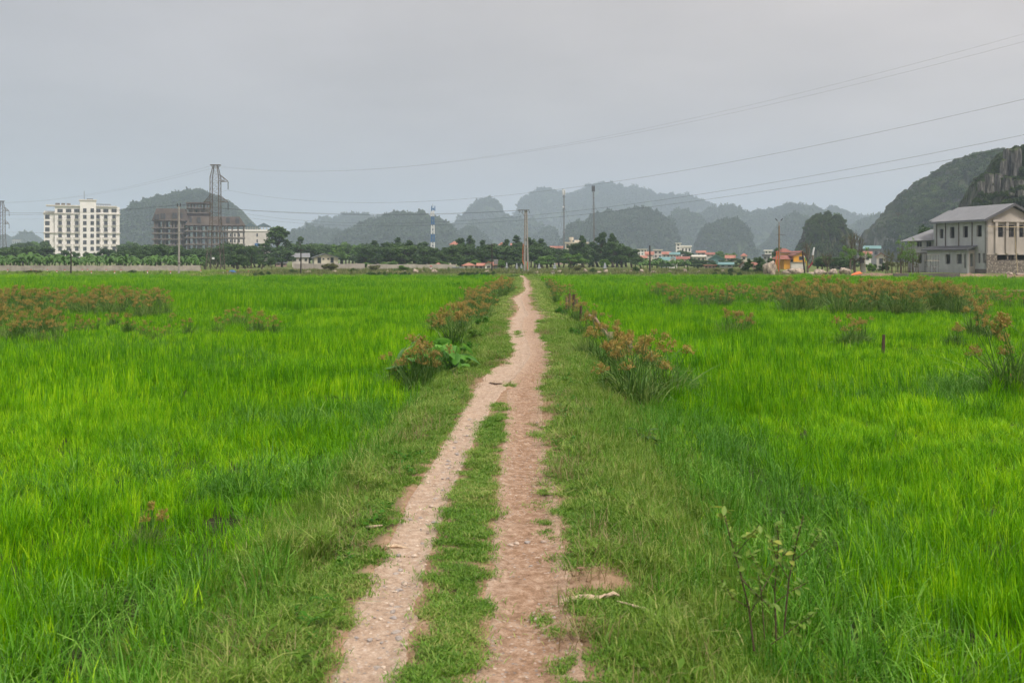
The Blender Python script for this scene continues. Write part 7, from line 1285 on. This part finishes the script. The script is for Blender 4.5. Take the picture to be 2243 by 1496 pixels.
def shrub_foot():
    tm = [blade_mesh('blades', M['lush'], 150, 0.10, 0.14, 0.42, 0.009, 5, 0.4, 0.5, 1700 + i, 6, 0.05) for i in range(2)]
    for i, (x, y, s, lab) in enumerate(((1700, 1420, 1.0, 'bushy green grass clump at the foot of the spindly shrub'), (1640, 1432, 0.8, 'grass clump left of the spindly shrub foot'), (1752, 1400, 0.95, 'grass clump right of the spindly shrub foot'))):
        Y = 2.3*F/(y - HY); X = XW(x, Y); t = thing('grass_clump', lab, 'grass', (X, Y, float(gheight(X, Y))), i*2.0, None, s); obj('blades', tm[i % 2], t)
shrub_foot()
def litter():
    pale = solid('dry_sheath', (0.56, 0.42, 0.29), 0.8, 0.25, 14, 0.4, 60)
    def gp(px, py, dz=0.0):
        Y = 2.15*F/(py - HY)
        for _ in range(4): X = XW(px, Y); Y = (CAMZ - float(gheight(X, Y)) - dz)*F/(py - HY)
        return Vector((XW(px, Y), Y, float(gheight(XW(px, Y), Y)) + dz))
    a = gp(1228, 1316, 0.03); b = gp(1335, 1306, 0.035); t = thing('dry_sheath', 'pale dry leaf sheath lying at the right edge of the path', 'dry leaf', a); d = b - a; n = 10; V = []; rn = random.Random(8)
    for k in range(n + 1):
        u = k/n; c = d*u; w = 0.030*math.sin(math.pi*(0.12 + 0.80*u))**0.6
        for e in (-1, -0.5, 0, 0.5, 1): V.append((c.x, c.y + e*w, c.z + 0.028*(1 - e*e)*math.sin(math.pi*min(1, u + 0.1)) + 0.006*rn.uniform(-1, 1) + 0.012*(u > 0.8)))
    MB().add(V, [(i*5+j, i*5+j+1, (i+1)*5+j+1, (i+1)*5+j) for i in range(n) for j in range(4)]).build('sheath', pale, t, True); MB().tube([d*0.9, d*1.02 + Vector((0.02,0,0.02)), d*1.2 + Vector((0,0,0.0))], [0.012, 0.014, 0.006], 6).build('torn_end', pale, t)
    P = [gp(1352, 1316, 0.05), gp(1375, 1322, 0.07), gp(1412, 1334, 0.10), gp(1440, 1352, 0.10), gp(1478, 1364, 0.11), gp(1518, 1371, 0.11), gp(1560, 1379, 0.11), gp(1605, 1383, 0.09)]; o = MB().tube(P, [0.004, 0.006, 0.012, 0.013, 0.012, 0.009, 0.006, 0.003], 6).build('dry_stalk', pale); tag(o, 'curved pale dry stalk in the grass right of the path', 'stalk')
    P = [gp(845, 1197, 0.02), gp(868, 1195, 0.03), gp(892, 1200, 0.015)]; o = MB().tube(P, [0.012, 0.014, 0.009], 6).build('bamboo_chip', pale); tag(o, 'short pale bamboo chip lying on the left wheel track', 'chip')
    P = [gp(1073, 839, 0.02), gp(1085, 841, 0.03), gp(1100, 840, 0.02)]; o = MB().tube(P, [0.015, 0.022, 0.01], 6).build('twig', M['wood_dark']); tag(o, 'dark twig lying on the path before the tracks divide', 'twig')
    P = [gp(790, 1155, 0.04), gp(812, 1153, 0.05), gp(838, 1150, 0.04)]; o = MB().tube(P, [0.006, 0.012, 0.004], 6).build('dry_leaf_strip', pale); tag(o, 'brown dry leaf strip in the grass left of the path', 'dry leaf')
    # stones pressed into the wheel tracks
    ms = []
    for i in range(5):
        me = boulder_mesh(60 + i, 0.2); me.name = 'stone'; me.materials.clear(); me.materials.append(solid('path_stone_%d' % i, [(0.36,0.31,0.27),(0.47,0.37,0.29),(0.33,0.29,0.265),(0.58,0.47,0.37),(0.40,0.31,0.25)][i], 0.85, 0.2, 20, 0.3)); ms.append(me)
    rr = np.random.default_rng(12)
    for k in range(235):
        left = rr.uniform() < 0.84; Y = 4.6 + 9.0*rr.uniform()**1.5; l, r = (track(Y, 0), track(Y, 1)) if left else (track(Y, 2), track(Y, 3)); X = float(l + (r - l)*np.clip(rr.normal(0.55 if left else 0.5, 0.22), 0.06, 0.94)); s = 0.008 + 0.018*rr.uniform()**2.2
        o = obj('stone', ms[int(rr.integers(0, 5))], PATH, (X, Y, float(gheight(X, Y)) + 0.014 + s*0.12), rr.uniform(0, 6.28), (s*rr.uniform(0.9, 1.5), s, s*0.55))
    for k in range(60):
        px, py = rr.uniform(1180, 1290), rr.uniform(1140, 1480); p = gp(px, py, 0.004); s = 0.012 + 0.02*rr.uniform(); o = obj('earth_clod', BM[k % 7], PATH, p, rr.uniform(0, 6.28), (s*1.3, s, s*0.6)); 
        if k == 0: cm = [b.copy() for b in BM]; [(c.materials.clear(), c.materials.append(solid('earth_clod', (0.30, 0.19, 0.12), 0.95, 0.3, 25, 0.5))) if i == 0 else None for i, c in enumerate(cm)]; cl = cm[0]
        o.data = cl
litter()
def bank_weeds():
    WP = {k: [tree_meshes('shrub', 1600 + 5*i + v, M[m], 'stem') for v in range(2)] for i, (k, m) in enumerate((('sl', 'verge'), ('sm', 'lush'), ('so', 'dry')))}
    for i, (x, y, h, w, k, lab) in enumerate(((1010, 800, 0.5, 0.6, 'sl', 'leafy green weed between the taro and the path'), (1030, 770, 0.45, 0.6, 'sm', 'dark leafy weed behind the taro, close to the path'), (1045, 745, 0.5, 0.7, 'sl', 'leafy weed left of the path bend'), (1062, 722, 0.5, 0.7, 'sm', 'leafy weed left of the path islet'), (980, 815, 0.4, 0.5, 'so', 'brownish dead weed at the foot of the taro'), (1255, 745, 0.45, 0.6, 'sm', 'leafy weed on the path side of the bamboo rail'), (1300, 770, 0.4, 0.6, 'sl', 'leafy weed under the lower end of the bamboo rail'), (1225, 690, 0.45, 0.7, 'sm', 'leafy weed right of the path beside the far stakes'), (1315, 850, 0.35, 0.5, 'sl', 'low leafy weed left of the biggest near sedge'), (1072, 690, 0.55, 0.8, 'sl', 'leafy weed in the sedge row left of the path'))):
        Y = 2.3*F/(y - HY); X = XW(x, Y); tr, cr = random.choice(WP[k]); t = thing('leafy_weed', lab, 'weed', (X, Y, float(gheight(X, Y))), i*1.7, None, (w, w, h)); obj('stems', tr, t); obj('leaves', cr, t)
bank_weeds()

# ------------------------------------------------------------------ rows one can count: say which one
def number_rows():
    names = ['first', 'second', 'third', 'fourth', 'fifth', 'sixth', 'seventh', 'eighth', 'ninth', 'tenth', 'eleventh', 'twelfth']
    short = {'dark pointed trees': 'dark pointed tree in the tall belt behind the small white houses', 'staked saplings along the road': 'small staked sapling along the far road', 'row of boulders left of the path': 'pale boulder in the far row left of the path', 'row of boulders right of the path': 'pale boulder in the far row right of the path', 'red-topped marker posts': 'short white roadside post with a red top', 'slim green saplings': 'slim green sapling beside the smaller grey house', 'thin brown saplings': 'thin brownish sapling left of the grey houses', 'lone sedges in the left paddy': 'lone brown-topped sedge in the left paddy', 'trees left of the hotel': 'dark tree in the belt left of the white hotel', 'bushes by the transformer post': 'green bush right of the transformer post', 'bushes at the knoll foot': 'green bush at the foot of the knoll', 'pale thin sedges on the left': 'pale thin sedge below the left sedge bank', 'bananas before the village': 'pale banana plant in front of the village houses'}
    gr = {}
    for o in sc.objects:
        if o.get('group') in short: gr.setdefault(o['group'], []).append(o)
    for g, L in gr.items():
        L.sort(key=lambda o: o.location.x / o.location.y)
        for i, o in enumerate(L): o['label'] = '%s, %s from the left' % (short[g], names[i] if i < 12 else '%d%s' % (i + 1, {1: 'st', 2: 'nd', 3: 'rd'}.get((i + 1) % 10 if (i + 1) // 10 != 1 else 0, 'th')))
number_rows()
